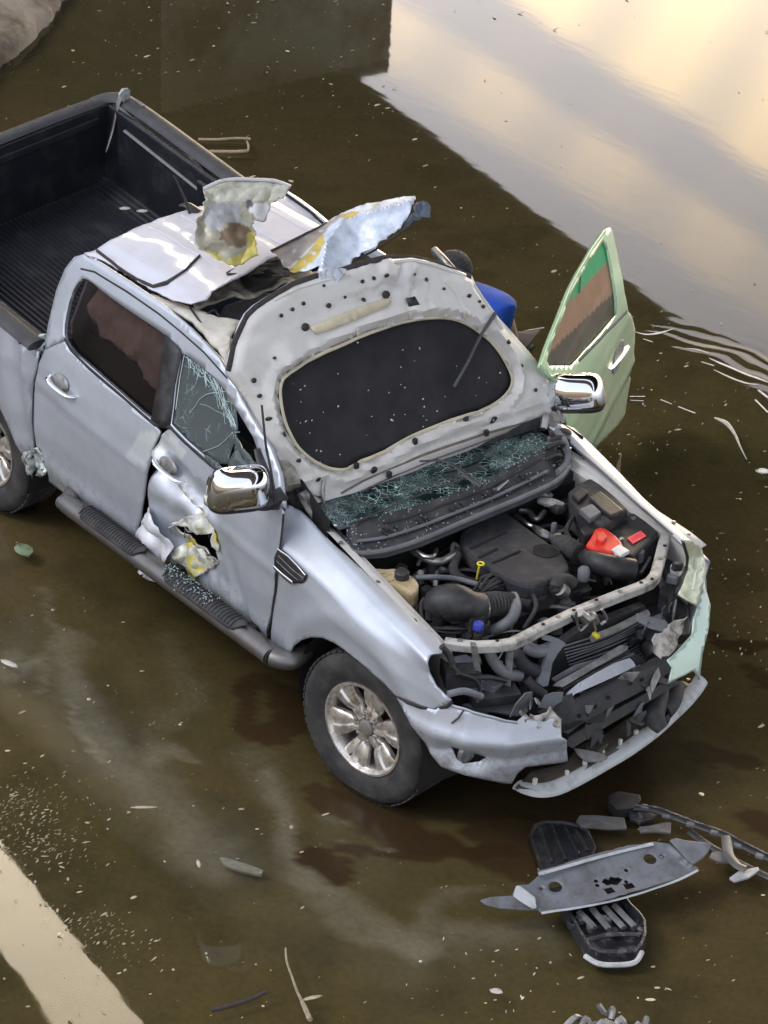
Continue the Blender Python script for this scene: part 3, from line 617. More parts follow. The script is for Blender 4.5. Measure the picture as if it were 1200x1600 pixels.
FD = [(-1.520,1.229),(-1.382,1.208),(-1.150,1.186),(-0.949,1.191),(-0.774,1.210),(-0.661,1.219),(-0.614,1.203),(-0.594,1.120),(-0.586,1.013),(-0.602,0.787),(-0.694,0.472),(-0.780,0.454),(-0.907,0.456),(-1.089,0.455),(-1.244,0.463),(-1.376,0.469),(-1.500,0.453),(-1.640,0.413),(-1.729,0.429),(-1.787,0.437),(-1.706,0.589),(-1.633,0.753),(-1.644,0.819),(-1.626,0.949),(-1.608,1.075),(-1.576,1.169)]
fd = panel('front_door', FD, door_p, M['paintc'], T, holes=[HOLE], sp=.02, thick=.008, colour=dcol)
TP = [(-1.617,0.772),(-1.563,0.758),(-1.521,0.735),(-1.494,0.698),(-1.448,0.673),(-1.419,0.648),(-1.464,0.546),(-1.512,0.482),(-1.587,0.453),(-1.656,0.386),(-1.700,0.350),(-1.772,0.358),(-1.840,0.387),(-1.786,0.485),(-1.700,0.622)]
def torn_p(x, z):
    p = Vector(s_side(x, z)); p.y -= .012 + fold(x, z, .05, 8, 5) * .8 + .03 * max(0, (.62 - z) * 4); return tuple(p)
panel('torn_door_skin', TP, torn_p, M['doortear'], fd, sp=.02, thick=.003, jag=.006, colour=lambda x, z: (.70, .71, .75) if noise.noise(Vector((x * 14, z * 14, 3))) > -.35 else (.48, .44, .40))
LT = [(-1.425,0.641),(-1.350,0.689),(-1.291,0.694),(-1.221,0.711),(-1.153,0.709),(-1.079,0.721),(-1.137,0.663),(-1.220,0.591),(-1.285,0.518),(-1.371,0.452),(-1.455,0.442),(-1.488,0.486),(-1.474,0.563)]
UL = [(-1.478,0.735),(-1.412,0.791),(-1.338,0.841),(-1.248,0.880),(-1.170,0.879),(-1.097,0.859),(-1.056,0.831),(-1.071,0.789),(-1.143,0.788),(-1.201,0.799),(-1.285,0.761),(-1.354,0.756),(-1.425,0.736)]
def lipcol(x, z):
    e = noise.noise(Vector((x * 26, z * 26, 5)))
    if any(inside(x + .02 * e, z, y_) for y_ in YEL) and e > -.3: return (.60, .52, .10)
    return (.48, .48, .36) if e < 0 else (.62, .63, .61)
for P__ in (LT, UL): panel('torn_door_skin', P__, lambda x, z: (x, door_p(x, z)[1] - .016 - fold(x, z, .022, 8, 8), z), M['doortear'], fd, sp=.012, thick=.003, jag=.006, colour=lipcol, sharp=20)
CP = [(-1.694,0.338),(-1.678,0.393),(-1.608,0.410),(-1.524,0.448),(-1.473,0.498),(-1.529,0.402),(-1.584,0.363),(-1.644,0.344)]
panel('curled_sill_metal', CP, lambda x, z: (x, s_side(x, z)[1] - .05, z), M['torn'], fd, sp=.015, thick=.003, colour=lambda x, z: (.6, .6, .62))
JR = MB()
for k in range(7):
    q = HOLE[(k * 2) % len(HOLE)]; b_ = Vector(door_p(*q)); JR.tube([b_, b_ + Vector((.02 * random.uniform(-1, 1), -.02, .02 * random.uniform(-1, 1))), b_ + Vector((.05 * random.uniform(-1, 1), -.015, .05 * random.uniform(-1, 1)))], [.008, .006, .001], n=5, flat=.3)
JR.build('torn_edge', M['steel'], fd)
def handle(name, uv0, uv1, parent, fn, ext=.045):
    a = Vector(fn(*uv0)); b = Vector(fn(*uv1)); o_ = Vector((0, -1, 0)) if fn is not s_ldoor else Vector((.817, .577, 0))
    d_ = (b - a); g = MB()
    g.tube([a + o_ * .004, a + d_ * .12 + o_ * ext * .8, a + d_ * .5 + o_ * ext, a + d_ * .88 + o_ * ext * .8, b + o_ * .004], [.010, .013, .014, .013, .010], n=10, flat=.6)
    h = g.build(name, M['chrome'], parent)
    u = [uv0[i] + (uv1[i] - uv0[i]) * .45 for i in (0, 1)]; r_ = d_.length * .27
    panel('handle_recess', circ(u[0], u[1] + .012, r_ * 1.1, 18, r_ * .6), shift(fn, .010), M['lgrey2'], h, sp=.03, thick=.002)
    return h
hA = [(-2.518,1.091),(-2.279,1.075)]; hB = [(-1.577,1.058),(-1.334,1.040)]
handle('handle', hA[0], hA[1], rd, s_side); handle('handle', hB[0], hB[1], fd, s_side)

# cab side above the belt: C pillar, frames and cant rail, with window openings
CS = [(-2.596,1.195),(-2.636,1.308),(-2.651,1.462),(-2.637,1.578),(-2.597,1.649),(-2.535,1.683),(-2.385,1.693),(-2.163,1.694),(-1.888,1.690),(-1.606,1.667),(-1.345,1.624),(-1.260,1.591),(-1.108,1.522),(-0.947,1.457),(-0.824,1.412),(-0.712,1.339),(-0.609,1.220),(-0.664,1.224),(-0.777,1.215),(-0.951,1.196),(-1.152,1.192),(-1.385,1.213),(-1.532,1.230),(-1.638,1.200),(-1.950,1.223),(-2.223,1.243),(-2.403,1.267),(-2.466,1.290)]
W1 = [(-2.494,1.580),(-2.527,1.489),(-2.509,1.362),(-2.478,1.298),(-2.411,1.270),(-2.231,1.256),(-1.960,1.232),(-1.659,1.210),(-1.548,1.221),(-1.604,1.404),(-1.634,1.560),(-1.752,1.580),(-2.049,1.580),(-2.275,1.587),(-2.431,1.599)]
W2 = [(-1.603,1.551),(-1.535,1.552),(-1.372,1.539),(-1.247,1.518),(-1.120,1.472),(-0.956,1.409),(-0.802,1.308),(-0.776,1.230),(-0.957,1.209),(-1.143,1.205),(-1.382,1.226),(-1.518,1.245),(-1.578,1.414)]
cs = panel('cab_side', CS, side_p, M['paint'], T, holes=[chaikin(W1, 1), W2], sp=.035, thick=.02)
# seams, gutter and window rubbers follow the panel
def strip(name, uvs, fn, w_, m_, parent, off=.006, h=.006, closed=False):
    P = [Vector(shift(fn, off)(*q)) for q in dens(uvs, .04, closed)]
    return tube(name, P + ([P[0]] if closed else []), w_, m_, parent, n=6, smooth=0, flat=.5, up=(0, 1, 0))
G1 = [(-2.518,1.618),(-2.405,1.643),(-2.129,1.649),(-1.854,1.642),(-1.658,1.627),(-1.463,1.606),(-1.249,1.565)]
strip('gutter_seam', G1, side_p, .007, M['black'], cs, .008)
strip('window_rubber', W1, side_p, .007, M['black'], cs, .006, closed=True)
B1 = [(-2.468,1.292),(-2.396,1.266),(-2.222,1.241),(-1.948,1.221),(-1.636,1.198),(-1.520,1.229),(-1.383,1.210),(-1.151,1.189),(-0.949,1.191),(-0.774,1.210)]
strip('belt_strip', B1, side_p, .010, M['black'], cs, .010)
strip('window_rubber', W2, side_p, .006, M['black'], cs, .005, closed=True)
g_ = panel('window', W1, lambda x, z: (x, s_side(x, z)[1] + .012, z), M['glass'], cs, sp=.1, thick=0)
BP = [(-1.756,1.587),(-1.624,1.570),(-1.597,1.550),(-1.578,1.414),(-1.520,1.247),(-1.564,1.212),(-1.661,1.213),(-1.697,1.368)]
panel('pillar_trim', BP, lambda x, z: (x, s_side(x, z)[1] - .015, z), M['black'], cs, sp=.08, thick=.004)
strip('pillar_edge', [(-1.598,1.561),(-1.574,1.446),(-1.532,1.309)], side_p, .004, M['chromed'], cs, .004)
GL = [(-1.614,1.552),(-1.568,1.573),(-1.382,1.556),(-1.228,1.529),(-1.145,1.463),(-1.090,1.388),(-1.090,1.304),(-1.079,1.228),(-1.165,1.199),(-1.383,1.219),(-1.520,1.247),(-1.587,1.411)]
fg = panel('shattered_window', GL, lambda x, z: (x, s_side(x, z)[1] + .008 + .03 * math.sin((x + 1.2) * 5) * (1.6 - z), z), M['crackd'], cs, sp=.03, thick=.003, jag=.006)
ck = MB(); rs = random.Random(5); SPN = dens([(-1.580,1.556),(-1.430,1.532),(-1.313,1.508),(-1.212,1.436),(-1.067,1.374),(-0.947,1.338),(-0.829,1.303)], .012, False)
for k in range(150):
    o_ = SPN[rs.randrange(len(SPN))]; x, z = o_[0] + rs.gauss(0, .014), o_[1] + rs.gauss(0, .014); a_ = rs.choice([-.75, -.75, -.6, 2.5]) + rs.gauss(0, .3); L_ = rs.uniform(.02, .10) if k % 5 else rs.uniform(.12, .28)
    if k % 5 == 0: a_ = rs.uniform(2.2, 3.6)
    P = []
    for j in range(6):
        P.append((x, z)); a_ += rs.gauss(0, .25); x += math.cos(a_) * L_ / 5; z += math.sin(a_) * L_ / 5
        if not inside(x, z, GL): break
    if len(P) > 2: ck.tube([(x, s_side(x, z)[1] + .001 + .03 * math.sin((x + 1.2) * 5) * (1.6 - z), z) for x, z in P], rs.uniform(.0005, .0015), n=4, smooth=0, up=(0, 1, 0))
ck.build('crack_lines', M['crumbt'], fg, smooth=False, kind='stuff')
for k, pl_ in enumerate(([(-1.108,1.393),(-1.029,1.359),(-0.930,1.333),(-0.822,1.309),(-0.815,1.282),(-0.916,1.285),(-1.031,1.292)], [(-1.040,1.324),(-0.937,1.300),(-0.818,1.272),(-0.824,1.228),(-0.940,1.222),(-1.046,1.232)], [(-1.345,1.217),(-1.119,1.227),(-0.964,1.221),(-1.021,1.182),(-1.175,1.185)])):
    panel('glass_shard', pl_, lambda x, z: (x, s_side(x, z)[1] - .012 + .02 * noise.noise(Vector((x * 9, z * 9, k))), z), M['crackd'], cs, sp=.03, thick=.003, jag=.008)
# curtain airbag inside
AC = [(-2.464,1.531),(-2.365,1.576),(-2.078,1.563),(-1.743,1.565),(-1.671,1.439),(-1.682,1.251),(-1.828,1.271),(-2.137,1.323),(-2.375,1.343),(-2.484,1.381)]
panel('curtain_airbag', AC, lambda x, z: (x, s_side(x, z)[1] + .09 + fold(x, z, .05, 5, 2), z), M['cloth'], T, sp=.03)
# C pillar base scrap
# --- roof
RF = [(-2.525,-0.709),(-2.500,-0.655),(-2.489,-0.513),(-2.499,-0.347),(-2.495,-0.127),(-2.507,0.018),(-2.545,0.229),(-2.453,0.395),(-2.406,0.429),(-2.187,0.398),(-1.977,0.359),(-1.883,0.130),(-1.794,-0.052),(-1.792,-0.129),(-1.723,-0.312),(-1.711,-0.451),(-1.704,-0.525),(-1.680,-0.546),(-1.666,-0.585),(-1.703,-0.647),(-1.812,-0.674),(-1.966,-0.686),(-2.080,-0.693),(-2.218,-0.693),(-2.391,-0.689)]
RFS = lambda x, y: (x, y, s_roof(x, y)[2] + .006 * noise.noise(Vector((x * 6, y * 6, 0))) + .05 * max(0, min(1, (x + 1.75) * 2)) * (.3 + fold(x, y, 1, 4, 2)) - .006 * (math.cos(y * 19) > .8) * (x < -1.8))
rf = panel('roof', RF, RFS, M['roofp'], T, sp=.025, thick=.006, jag=.004)
for ys_ in (-.38, -.19, .02, .22):
    strip('roof_bead', [(-2.45, ys_), (-2.1, ys_ * 1.0), (-1.85, ys_)], RFS, .006, M['roofp'], rf, .001)
strip('roof_ditch', [(-2.479,-0.661),(-2.257,-0.685),(-2.088,-0.688),(-1.976,-0.672),(-1.937,-0.618),(-1.951,-0.505),(-2.010,-0.382)], RFS, .012, M['seal'], rf, .006)
strip('roof_ditch', [(-2.397,0.422),(-2.172,0.387),(-1.946,0.344)], RFS, .012, M['dark'], rf, .006)
# left cant rail, pillars, far side
lr = MB()
LRP = [(-2.689,0.580,1.660),(-2.536,0.540,1.690),(-2.347,0.521,1.690),(-2.144,0.498,1.680),(-1.985,0.512,1.660),(-1.876,0.613,1.600)]
lr.tube(LRP + [(-1.1, .74, 1.45), (-.75, .80, 1.18)], .035, n=8)
lr.build('cant_rail', M['paint'], T)
rr_ = MB(); rr_.tube([(-1.40, -.64, 1.66), (-1.3, -.64, 1.62), (-1.1, -.66, 1.50), (-.75, -.74, 1.22)], [.025, .03, .035, .045], n=8); rr_.build('windscreen_pillar', M['dirtybeige'], T)
panel('cab_back', [(-.72, .85), (.72, .85), (.74, 1.3), (.62, 1.66), (-.62, 1.66), (-.74, 1.3)], lambda y, z: (-2.60 + .14 * max(0, z - 1.25), y, z), M['paint'], T, holes=[[(-.55, 1.32), (.55, 1.32), (.48, 1.58), (-.48, 1.58)]], sp=.12, thick=.02)
panel('rear_window', [(-.56, 1.31), (.56, 1.31), (.49, 1.59), (-.49, 1.59)], lambda y, z: (-2.595 + .14 * max(0, z - 1.25), y, z), M['glass'], T, sp=.2, thick=0)
panel('far_side', [(-2.6, .45), (-1.72, .42), (-1.70, 1.28), (-2.6, 1.30)], s_lside, M['paint'], T, sp=.1, thick=.01)
# interior: exposed headliner frame, seats, dash
HB = [(-1.782,-0.584),(-1.811,-0.445),(-1.842,-0.348),(-1.896,-0.165),(-1.977,0.024),(-1.803,0.075),(-1.729,0.136),(-1.655,0.088),(-1.664,-0.086),(-1.665,-0.219),(-1.666,-0.313),(-1.711,-0.448),(-1.730,-0.528),(-1.727,-0.601)]
def hdr(x, y): return (x, y, 1.70 + fold(x, y, .04, 5, 8))
hb = panel('roof_header_panel', HB, hdr, M['dirtybeige'], T, sp=.025, thick=.01, jag=.006)
KH = [(-1.822,-0.288),(-1.834,-0.173),(-1.783,-0.066),(-1.692,-0.113),(-1.652,-0.211),(-1.671,-0.306),(-1.733,-0.310)]
panel('lamp_opening', KH, lambda x, y: (x, y, hdr(x, y)[2] + .03), M['dark'], hb, sp=.04, thick=.004, jag=.01)
for k in range(5):
    q = KH[k]; tube('torn_wire', [(q[0], q[1], 1.79), (q[0] + .05, q[1] + .04 * k - .1, 1.80), (q[0] + .1 - .03 * k, q[1] + .08, 1.78)], .006, M['black'], hb, n=5)
IR = [(-1.998,-0.672),(-1.850,-0.677),(-1.657,-0.671),(-1.360,-0.734),(-1.189,-0.798),(-1.409,-0.627),(-1.523,-0.490),(-1.619,-0.550),(-1.759,-0.600)]
panel('inner_roof_rail', IR, lambda x, y: (x, y, 1.67 + .02 * noise.noise(Vector((x * 9, y * 9, 0)))), M['beige'], T, sp=.04, thick=.02)
for k, (a_, b_) in enumerate((((300, 480), 0), ((318, 492), 0))):
    pass
wi = [(-1.777,-0.602),(-1.671,-0.643),(-1.599,-0.646),(-1.655,-0.592),(-1.663,-0.542),(-1.633,-0.533)]
tube('loose_wire', [(x, y, 1.68 + .015 * math.sin(i * 2)) for i, (x, y) in enumerate(wi)], .006, M['black'], T, n=5)
wi = [(-1.527,-0.623),(-1.509,-0.607),(-1.449,-0.627),(-1.409,-0.663)]
tube('loose_wire', [(x, y, 1.66) for x, y in wi], .007, M['black'], T, n=5)
SB = [(-1.765,-0.460),(-1.891,-0.329),(-1.898,-0.168),(-1.903,-0.041),(-1.764,-0.066),(-1.716,-0.254),(-1.624,-0.434),(-1.609,-0.512)]
sb_ = MB(); sb_.prism([(x, y, 1.40 + .1 * i % 2 * 0) for i, (x, y) in enumerate(SB)], (0, 0, 1), .18); sb_.build('seat_headrest', M['seat'], T, bevel=.03)
for y_ in (-.38, .38):
    s_ = box('seat', (-1.45, y_, .75), (.52, .5, .2), M['seat'], T, bevel=.05); box('backrest', (-1.75, y_, 1.08), (.16, .48, .62), M['seat'], s_, bevel=.05, rot=Matrix.Rotation(-.2, 3, 'Y'))
box('rear_bench', (-2.3, 0, .78), (.5, 1.35, .22), M['seat'], T, bevel=.05); box('bench_backrest', (-2.5, 0, 1.1), (.12, 1.3, .5), M['seat'], T, bevel=.04)
db = MB(); db.tube([(-.85, -.72, 1.08), (-.85, .72, 1.08)], .16, n=14, smooth=0); db.build('dashboard', M['blackm'], T)
sw = MB(); sw.lathe([(.18 + .016 * math.cos(t), .016 * math.sin(t)) for t in [k * math.pi / 4 for k in range(9)]], (-1.12, .38, 1.08), 'x', 28); sw.tube([(-1.12, .21, 1.08), (-1.10, .38, 1.08), (-1.12, .55, 1.08)], .02); sw.build('steering_wheel', M['blackm'], T)

# --- torn roof flaps standing up
def flap(name, O, pts3, nrm, m_, colf, amp=.05, k=6, curl=None, thick=.004, jag=.008):
    # pts3: coplanar points; local frame on that plane
    o_ = Vector(pts3[0]); n_ = Vector(nrm).normalized(); ex = Vector((n_.y, -n_.x, 0)).normalized(); ey = n_.cross(ex)
    P2 = [((Vector(p) - o_).dot(ex), (Vector(p) - o_).dot(ey)) for p in pts3]
    def fn(a, b):
        return tuple(o_ + ex * a + ey * b + n_ * (fold(a, b, amp, k, 4) + (curl(a, b) if curl else 0)))
    return panel(name, P2, fn, m_, T if O is None else O, sp=.011, thick=thick, jag=jag, colour=colf, sharp=16), P2
FA = [(-1.949,-0.409,2.180),(-1.936,-0.373,2.193),(-1.922,-0.335,2.206),(-1.883,-0.259,2.216),(-1.836,-0.185,2.213),(-1.803,-0.134,2.209),(-1.766,-0.085,2.198),(-1.740,-0.055,2.185),(-1.735,-0.076,2.159),(-1.734,-0.092,2.143),(-1.754,-0.155,2.117),(-1.738,-0.184,2.067),(-1.738,-0.221,2.033),(-1.766,-0.250,2.049),(-1.724,-0.270,1.968),(-1.688,-0.295,1.891),(-1.703,-0.346,1.868),(-1.718,-0.395,1.847),(-1.756,-0.435,1.866),(-1.806,-0.478,1.904),(-1.852,-0.524,1.931),(-1.886,-0.508,1.997),(-1.901,-0.481,2.044),(-1.910,-0.446,2.088),(-1.924,-0.411,2.141)]
def colA(a, b):
    v = noise.noise(Vector((a * 7, b * 7, 2))); e = noise.noise(Vector((a * 16, b * 16, 5)))
    if b > YT and e > -.25: return (.62, .52, .10)
    if v > .18: return (.36, .35, .26)
    return (.40, .40, .37) if e > -.2 else (.30, .29, .22)
NA = Vector((.75, -.45, .50)).normalized(); EXA = Vector((NA.y, -NA.x, 0)).normalized(); EYA = NA.cross(EXA); OA = Vector(FA[0])
def onA(P): return [((Vector(p) - OA).dot(EXA), (Vector(p) - OA).dot(EYA)) for p in P]
RA = [(c, onA(P)) for c, P in (((.54, .46, .12), [(-1.756,-0.297,1.992),(-1.735,-0.256,1.996),(-1.680,-0.289,1.886),(-1.707,-0.373,1.850),(-1.757,-0.435,1.869),(-1.743,-0.386,1.892),(-1.725,-0.339,1.908),(-1.729,-0.307,1.942)]), ((.54, .46, .12), [(-1.822,-0.493,1.915),(-1.803,-0.462,1.914),(-1.765,-0.433,1.882),(-1.712,-0.392,1.840),(-1.758,-0.456,1.851),(-1.815,-0.505,1.894)]),
    ((.17, .12, .07), [(-1.821,-0.399,1.998),(-1.817,-0.358,2.029),(-1.795,-0.314,2.034),(-1.759,-0.280,2.013),(-1.741,-0.278,1.986),(-1.748,-0.302,1.976),(-1.734,-0.319,1.939),(-1.748,-0.360,1.924),(-1.781,-0.396,1.940),(-1.813,-0.419,1.967)]), ((.62, .62, .60), [(-1.797,-0.225,2.118),(-1.757,-0.165,2.112),(-1.735,-0.186,2.059),(-1.744,-0.224,2.038),(-1.772,-0.242,2.065),(-1.795,-0.256,2.086)]),
    ((.10, .10, .11), [(-1.818,-0.248,2.129),(-1.808,-0.226,2.134),(-1.792,-0.229,2.107),(-1.794,-0.249,2.092),(-1.811,-0.260,2.108)]), ((.60, .58, .48), [(-1.959,-0.416,2.188),(-1.926,-0.333,2.214),(-1.887,-0.257,2.224),(-1.840,-0.182,2.220),(-1.740,-0.047,2.193),(-1.737,-0.068,2.169),(-1.771,-0.118,2.175),(-1.825,-0.192,2.189),(-1.873,-0.266,2.195),(-1.909,-0.337,2.185),(-1.927,-0.394,2.162)]),
    ((.48, .47, .38), [(-1.927,-0.394,2.162),(-1.909,-0.337,2.185),(-1.873,-0.266,2.195),(-1.825,-0.192,2.189),(-1.737,-0.068,2.169),(-1.731,-0.094,2.138),(-1.752,-0.157,2.112),(-1.795,-0.205,2.133),(-1.820,-0.246,2.134),(-1.824,-0.281,2.108),(-1.871,-0.336,2.129),(-1.909,-0.392,2.135)]), ((.36, .365, .36), [(-1.906,-0.393,2.130),(-1.871,-0.336,2.129),(-1.824,-0.288,2.103),(-1.807,-0.306,2.060),(-1.773,-0.285,2.029),(-1.792,-0.316,2.029),(-1.824,-0.368,2.029),(-1.828,-0.409,1.998),(-1.861,-0.453,2.009),(-1.892,-0.446,2.062)]))]
def colA(a, b):
    j = .010 * noise.noise(Vector((a * 28, b * 28, 5))); k = .010 * noise.noise(Vector((a * 28, b * 28, 9)))
    for c, P in RA:
        if inside(a + j, b + k, P): return c
    return (.36, .34, .26) if noise.noise(Vector((a * 12, b * 12, 2))) < .2 else (.26, .24, .17)
LIPA = onA([(-1.919,-0.414,2.130),(-1.735,-0.106,2.132)])
def curlA(a, b):
    (x0, y0), (x1, y1) = LIPA; L_ = math.hypot(x1 - x0, y1 - y0); d = ((x1 - x0) * (b - y0) - (y1 - y0) * (a - x0)) / L_
    return .9 * max(0, abs(d) if (d > 0) == (EYA.z > 0) else 0) * .45 - .04 * math.exp(-((a - x0) ** 2 + (b - y0 + .12) ** 2) / .02)
fa, _ = flap('torn_roof_flap', None, FA, (.75, -.45, .50), M['torn'], colA, .020, 6, curl=curlA)
FB = [(-1.795,-0.117,1.846),(-1.775,-0.048,1.870),(-1.759,0.016,1.894),(-1.742,0.087,1.921),(-1.726,0.151,1.945),(-1.704,0.241,1.979),(-1.683,0.321,2.008),(-1.610,0.420,2.029),(-1.513,0.544,2.052),(-1.479,0.507,2.024),(-1.456,0.458,1.993),(-1.440,0.393,1.958),(-1.445,0.316,1.924),(-1.455,0.244,1.895),(-1.467,0.189,1.873),(-1.476,0.142,1.855),(-1.465,0.096,1.830),(-1.447,0.053,1.804),(-1.431,0.004,1.776),(-1.429,-0.036,1.757),(-1.427,-0.071,1.740),(-1.460,-0.073,1.751),(-1.507,-0.046,1.779),(-1.551,-0.003,1.814),(-1.569,-0.035,1.806),(-1.592,-0.063,1.800),(-1.630,-0.103,1.795),(-1.690,-0.113,1.811),(-1.744,-0.112,1.831)]
NB = Vector((.30, -.40, .87)).normalized(); EXB = Vector((NB.y, -NB.x, 0)).normalized(); EYB = NB.cross(EXB); OB = Vector(FB[0])
def onB(P): return [((Vector(p) - OB).dot(EXB), (Vector(p) - OB).dot(EYB)) for p in P]
RB = [(c, onB(P)) for c, P in (((.58, .45, .10), [(-1.659,-0.128,1.794),(-1.656,-0.077,1.816),(-1.659,-0.015,1.846),(-1.662,0.040,1.872),(-1.678,0.090,1.901),(-1.664,0.114,1.907),(-1.624,0.088,1.881),(-1.598,0.039,1.850),(-1.590,0.010,1.833),(-1.610,-0.020,1.826),(-1.605,-0.091,1.792),(-1.630,-0.126,1.785)]), ((.56, .46, .16), [(-1.692,0.229,1.969),(-1.670,0.285,1.988),(-1.638,0.304,1.985),(-1.620,0.275,1.966),(-1.639,0.236,1.954),(-1.661,0.213,1.951)]),
    ((.60, .56, .36), [(-1.632,0.368,2.013),(-1.612,0.399,2.020),(-1.586,0.372,1.999),(-1.605,0.348,1.994)]), ((.40, .35, .30), [(-1.802,-0.124,1.845),(-1.780,-0.044,1.874),(-1.765,0.020,1.898),(-1.747,0.090,1.925),(-1.717,0.194,1.962),(-1.696,0.254,1.982),(-1.677,0.225,1.963),(-1.690,0.155,1.934),(-1.673,0.105,1.906),(-1.673,0.048,1.879),(-1.670,-0.007,1.853),(-1.661,-0.074,1.820),(-1.674,-0.125,1.800),(-1.758,-0.117,1.833)]))]
def colB(a, b):
    j = .012 * noise.noise(Vector((a * 26, b * 26, 5))); k = .012 * noise.noise(Vector((a * 26, b * 26, 9)))
    for c, P in RB:
        if inside(a + j, b + k, P): return c if noise.noise(Vector((a * 30, b * 30, 2))) > -.45 else (.60, .62, .64)
    return (.62, .68, .77)
CRB = onB([(-1.530,0.001,1.808),(-1.623,0.095,1.884),(-1.652,0.222,1.952),(-1.496,0.489,2.021)])
def curlB(a, b):
    d = 9
    for (ax, ay), (bx, by) in zip(CRB, CRB[1:]):
        ux, uy = bx - ax, by - ay; t_ = max(0, min(1, ((a - ax) * ux + (b - ay) * uy) / (ux * ux + uy * uy))); d = min(d, math.hypot(a - ax - t_ * ux, b - ay - t_ * uy))
    return .06 * math.exp(-d / .09) + .015 * math.sin(a * 7)
fb, _ = flap('torn_roof_flap', None, FB, (.30, -.40, .87), M['torn'], colB, .007, 5, curl=curlB)
FC = [(-1.597,0.614,2.005),(-1.584,0.647,2.006),(-1.559,0.672,1.999),(-1.525,0.643,1.974),(-1.491,0.613,1.950),(-1.513,0.594,1.957),(-1.520,0.544,1.949),(-1.521,0.506,1.941),(-1.509,0.457,1.923),(-1.532,0.499,1.945),(-1.551,0.556,1.968)]
flap('folded_tip', fb, FC, (.45, -.20, .87), M['grey'] if False else M['torn'], lambda a, b: (.12, .15, .20), .012, 12)
TG = [(-1.164,-0.312,2.040),(-1.144,-0.246,2.044),(-1.120,-0.190,2.033),(-1.112,-0.209,2.005),(-1.110,-0.235,1.984),(-1.107,-0.252,1.966),(-1.108,-0.283,1.948),(-1.109,-0.316,1.927),(-1.123,-0.331,1.945),(-1.140,-0.331,1.980)]
flap('torn_tongue', fb, TG, (.9, -.3, .45), M['torn'], lambda a, b: (.62, .66, .73) if noise.noise(Vector((a * 30, b * 30, 2))) > -.3 else (.42, .40, .38), .02, 9)
EB = [(-1.450,0.486,1.989),(-1.446,0.398,1.948),(-1.461,0.249,1.884),(-1.482,0.147,1.844),(-1.459,0.081,1.806),(-1.436,0.015,1.768)]
tube('torn_edge_strip', EB, .009, M['black'], fb, n=5, smooth=2, flat=.5)
EB = [(-1.787,-0.123,1.850),(-1.754,0.012,1.901),(-1.721,0.147,1.951),(-1.677,0.317,2.015)]
tube('torn_edge_strip', EB, .008, M['seal'], fb, n=5, smooth=2, flat=.5)
EA = [(-1.944,-0.412,2.180),(-1.919,-0.337,2.211),(-1.880,-0.261,2.220),(-1.833,-0.187,2.217),(-1.784,-0.110,2.211),(-1.734,-0.055,2.187)]
tube('rolled_edge', EA, .010, M['lipm'], fa, n=6, smooth=2)
PT = MB(); PT.tube([(-1.2, .66, 1.66), (-1.32, .60, 1.78), (-1.45, .62, 1.80)], .02); PT.build('bent_rail_stub', M['steel'], T)
DR = MB()
an = [(-2.488,-0.120),(-2.410,-0.140)]
DR.add([], []); P0 = Vector(s_roof(*an[0])); 
ant = MB(); ant.tube([P0 + Vector((.05, .03, .0)), P0 + Vector((0, 0, .03)), P0 + Vector((-.04, -.02, .02))], [.035, .025, .01], n=8, flat=.6); ant.build('antenna_base', M['black'], rf)
ae = [(-2.350,-0.202,1.856),(-2.350,-0.245,1.962),(-2.350,-0.303,2.077)]
tube('antenna_rod', ae, [.009, .006, .004], M['black'], rf, n=6)

# --- cargo bed, knocked loose and tilted
def BT(m_): m_.v = [bedT(*v) for v in m_.v]; return m_
bed = MB(); 
rows = []
NR = 46
for i in range(NR * 4 + 1):
    y = -.70 + 1.40 * i / (NR * 4); ph = i % 4; zz = .86 + (.014 if ph in (1, 2) else 0); 
    if abs(y) > .60: zz += (abs(y) - .60) * .35
    rows.append([(x, y, zz) for x in (-2.66, -3.0, -3.5, -4.0, -4.26)])
bed.grid(rows); fl = BT(bed).build('bed_floor', M['liner'], T, smooth=False)
def wallp(name, pts, m_, parent=T, d=(0, 0, 0), **kw):
    g = MB(); g.prism(pts, d[:3], d[3]); return BT(g).build(name, m_, parent, smooth=False, bevel=.01, **kw)
lw_ = wallp('bed_side_liner', [(-2.64, .70, .85), (-4.28, .70, .85), (-4.28, .75, 1.34), (-2.64, .75, 1.34)], M['liner'], d=(0, 1, 0, .03))
rw_ = wallp('bed_side_liner', [(-2.64, -.70, .85), (-4.28, -.70, .85), (-4.28, -.75, 1.34), (-2.64, -.75, 1.34)], M['liner'], d=(0, -1, 0, .03))
wallp('bed_front_liner', [(-2.66, -.76, .85), (-2.66, .76, .85), (-2.64, .80, 1.33), (-2.64, -.80, 1.33)], M['liner'], d=(1, 0, 0, .03))
g = MB(); g.tube([(-2.64, .83, 1.345), (-3.4, .84, 1.35), (-4.15, .84, 1.355), (-4.30, .80, 1.352), (-4.35, .70, 1.34)], [.055, .055, .055, .05, .04], n=10, flat=.45); BT(g).build('bed_rail_cap', M['rail'], T)
g = MB(); g.tube([(-2.64, -.83, 1.345), (-4.15, -.84, 1.355), (-4.30, -.80, 1.352)], .055, n=10, flat=.45); BT(g).build('bed_rail_cap', M['rail'], T)
g = MB(); g.tube([(-2.9, .745, 1.20), (-3.5, .745, 1.23), (-4.1, .745, 1.26)], .018, n=6, flat=.5); BT(g).build('liner_rib', M['grey'], lw_)
for xx in (-3.35,):
    g = MB(); g.box((xx, .722, 1.10), (.09, .03, .42)); BT(g).build('liner_rib', M['liner'], lw_, smooth=False, bevel=.012)
wa = MB()
for k in range(9):
    t_ = k / 8; a_ = math.pi * t_; 
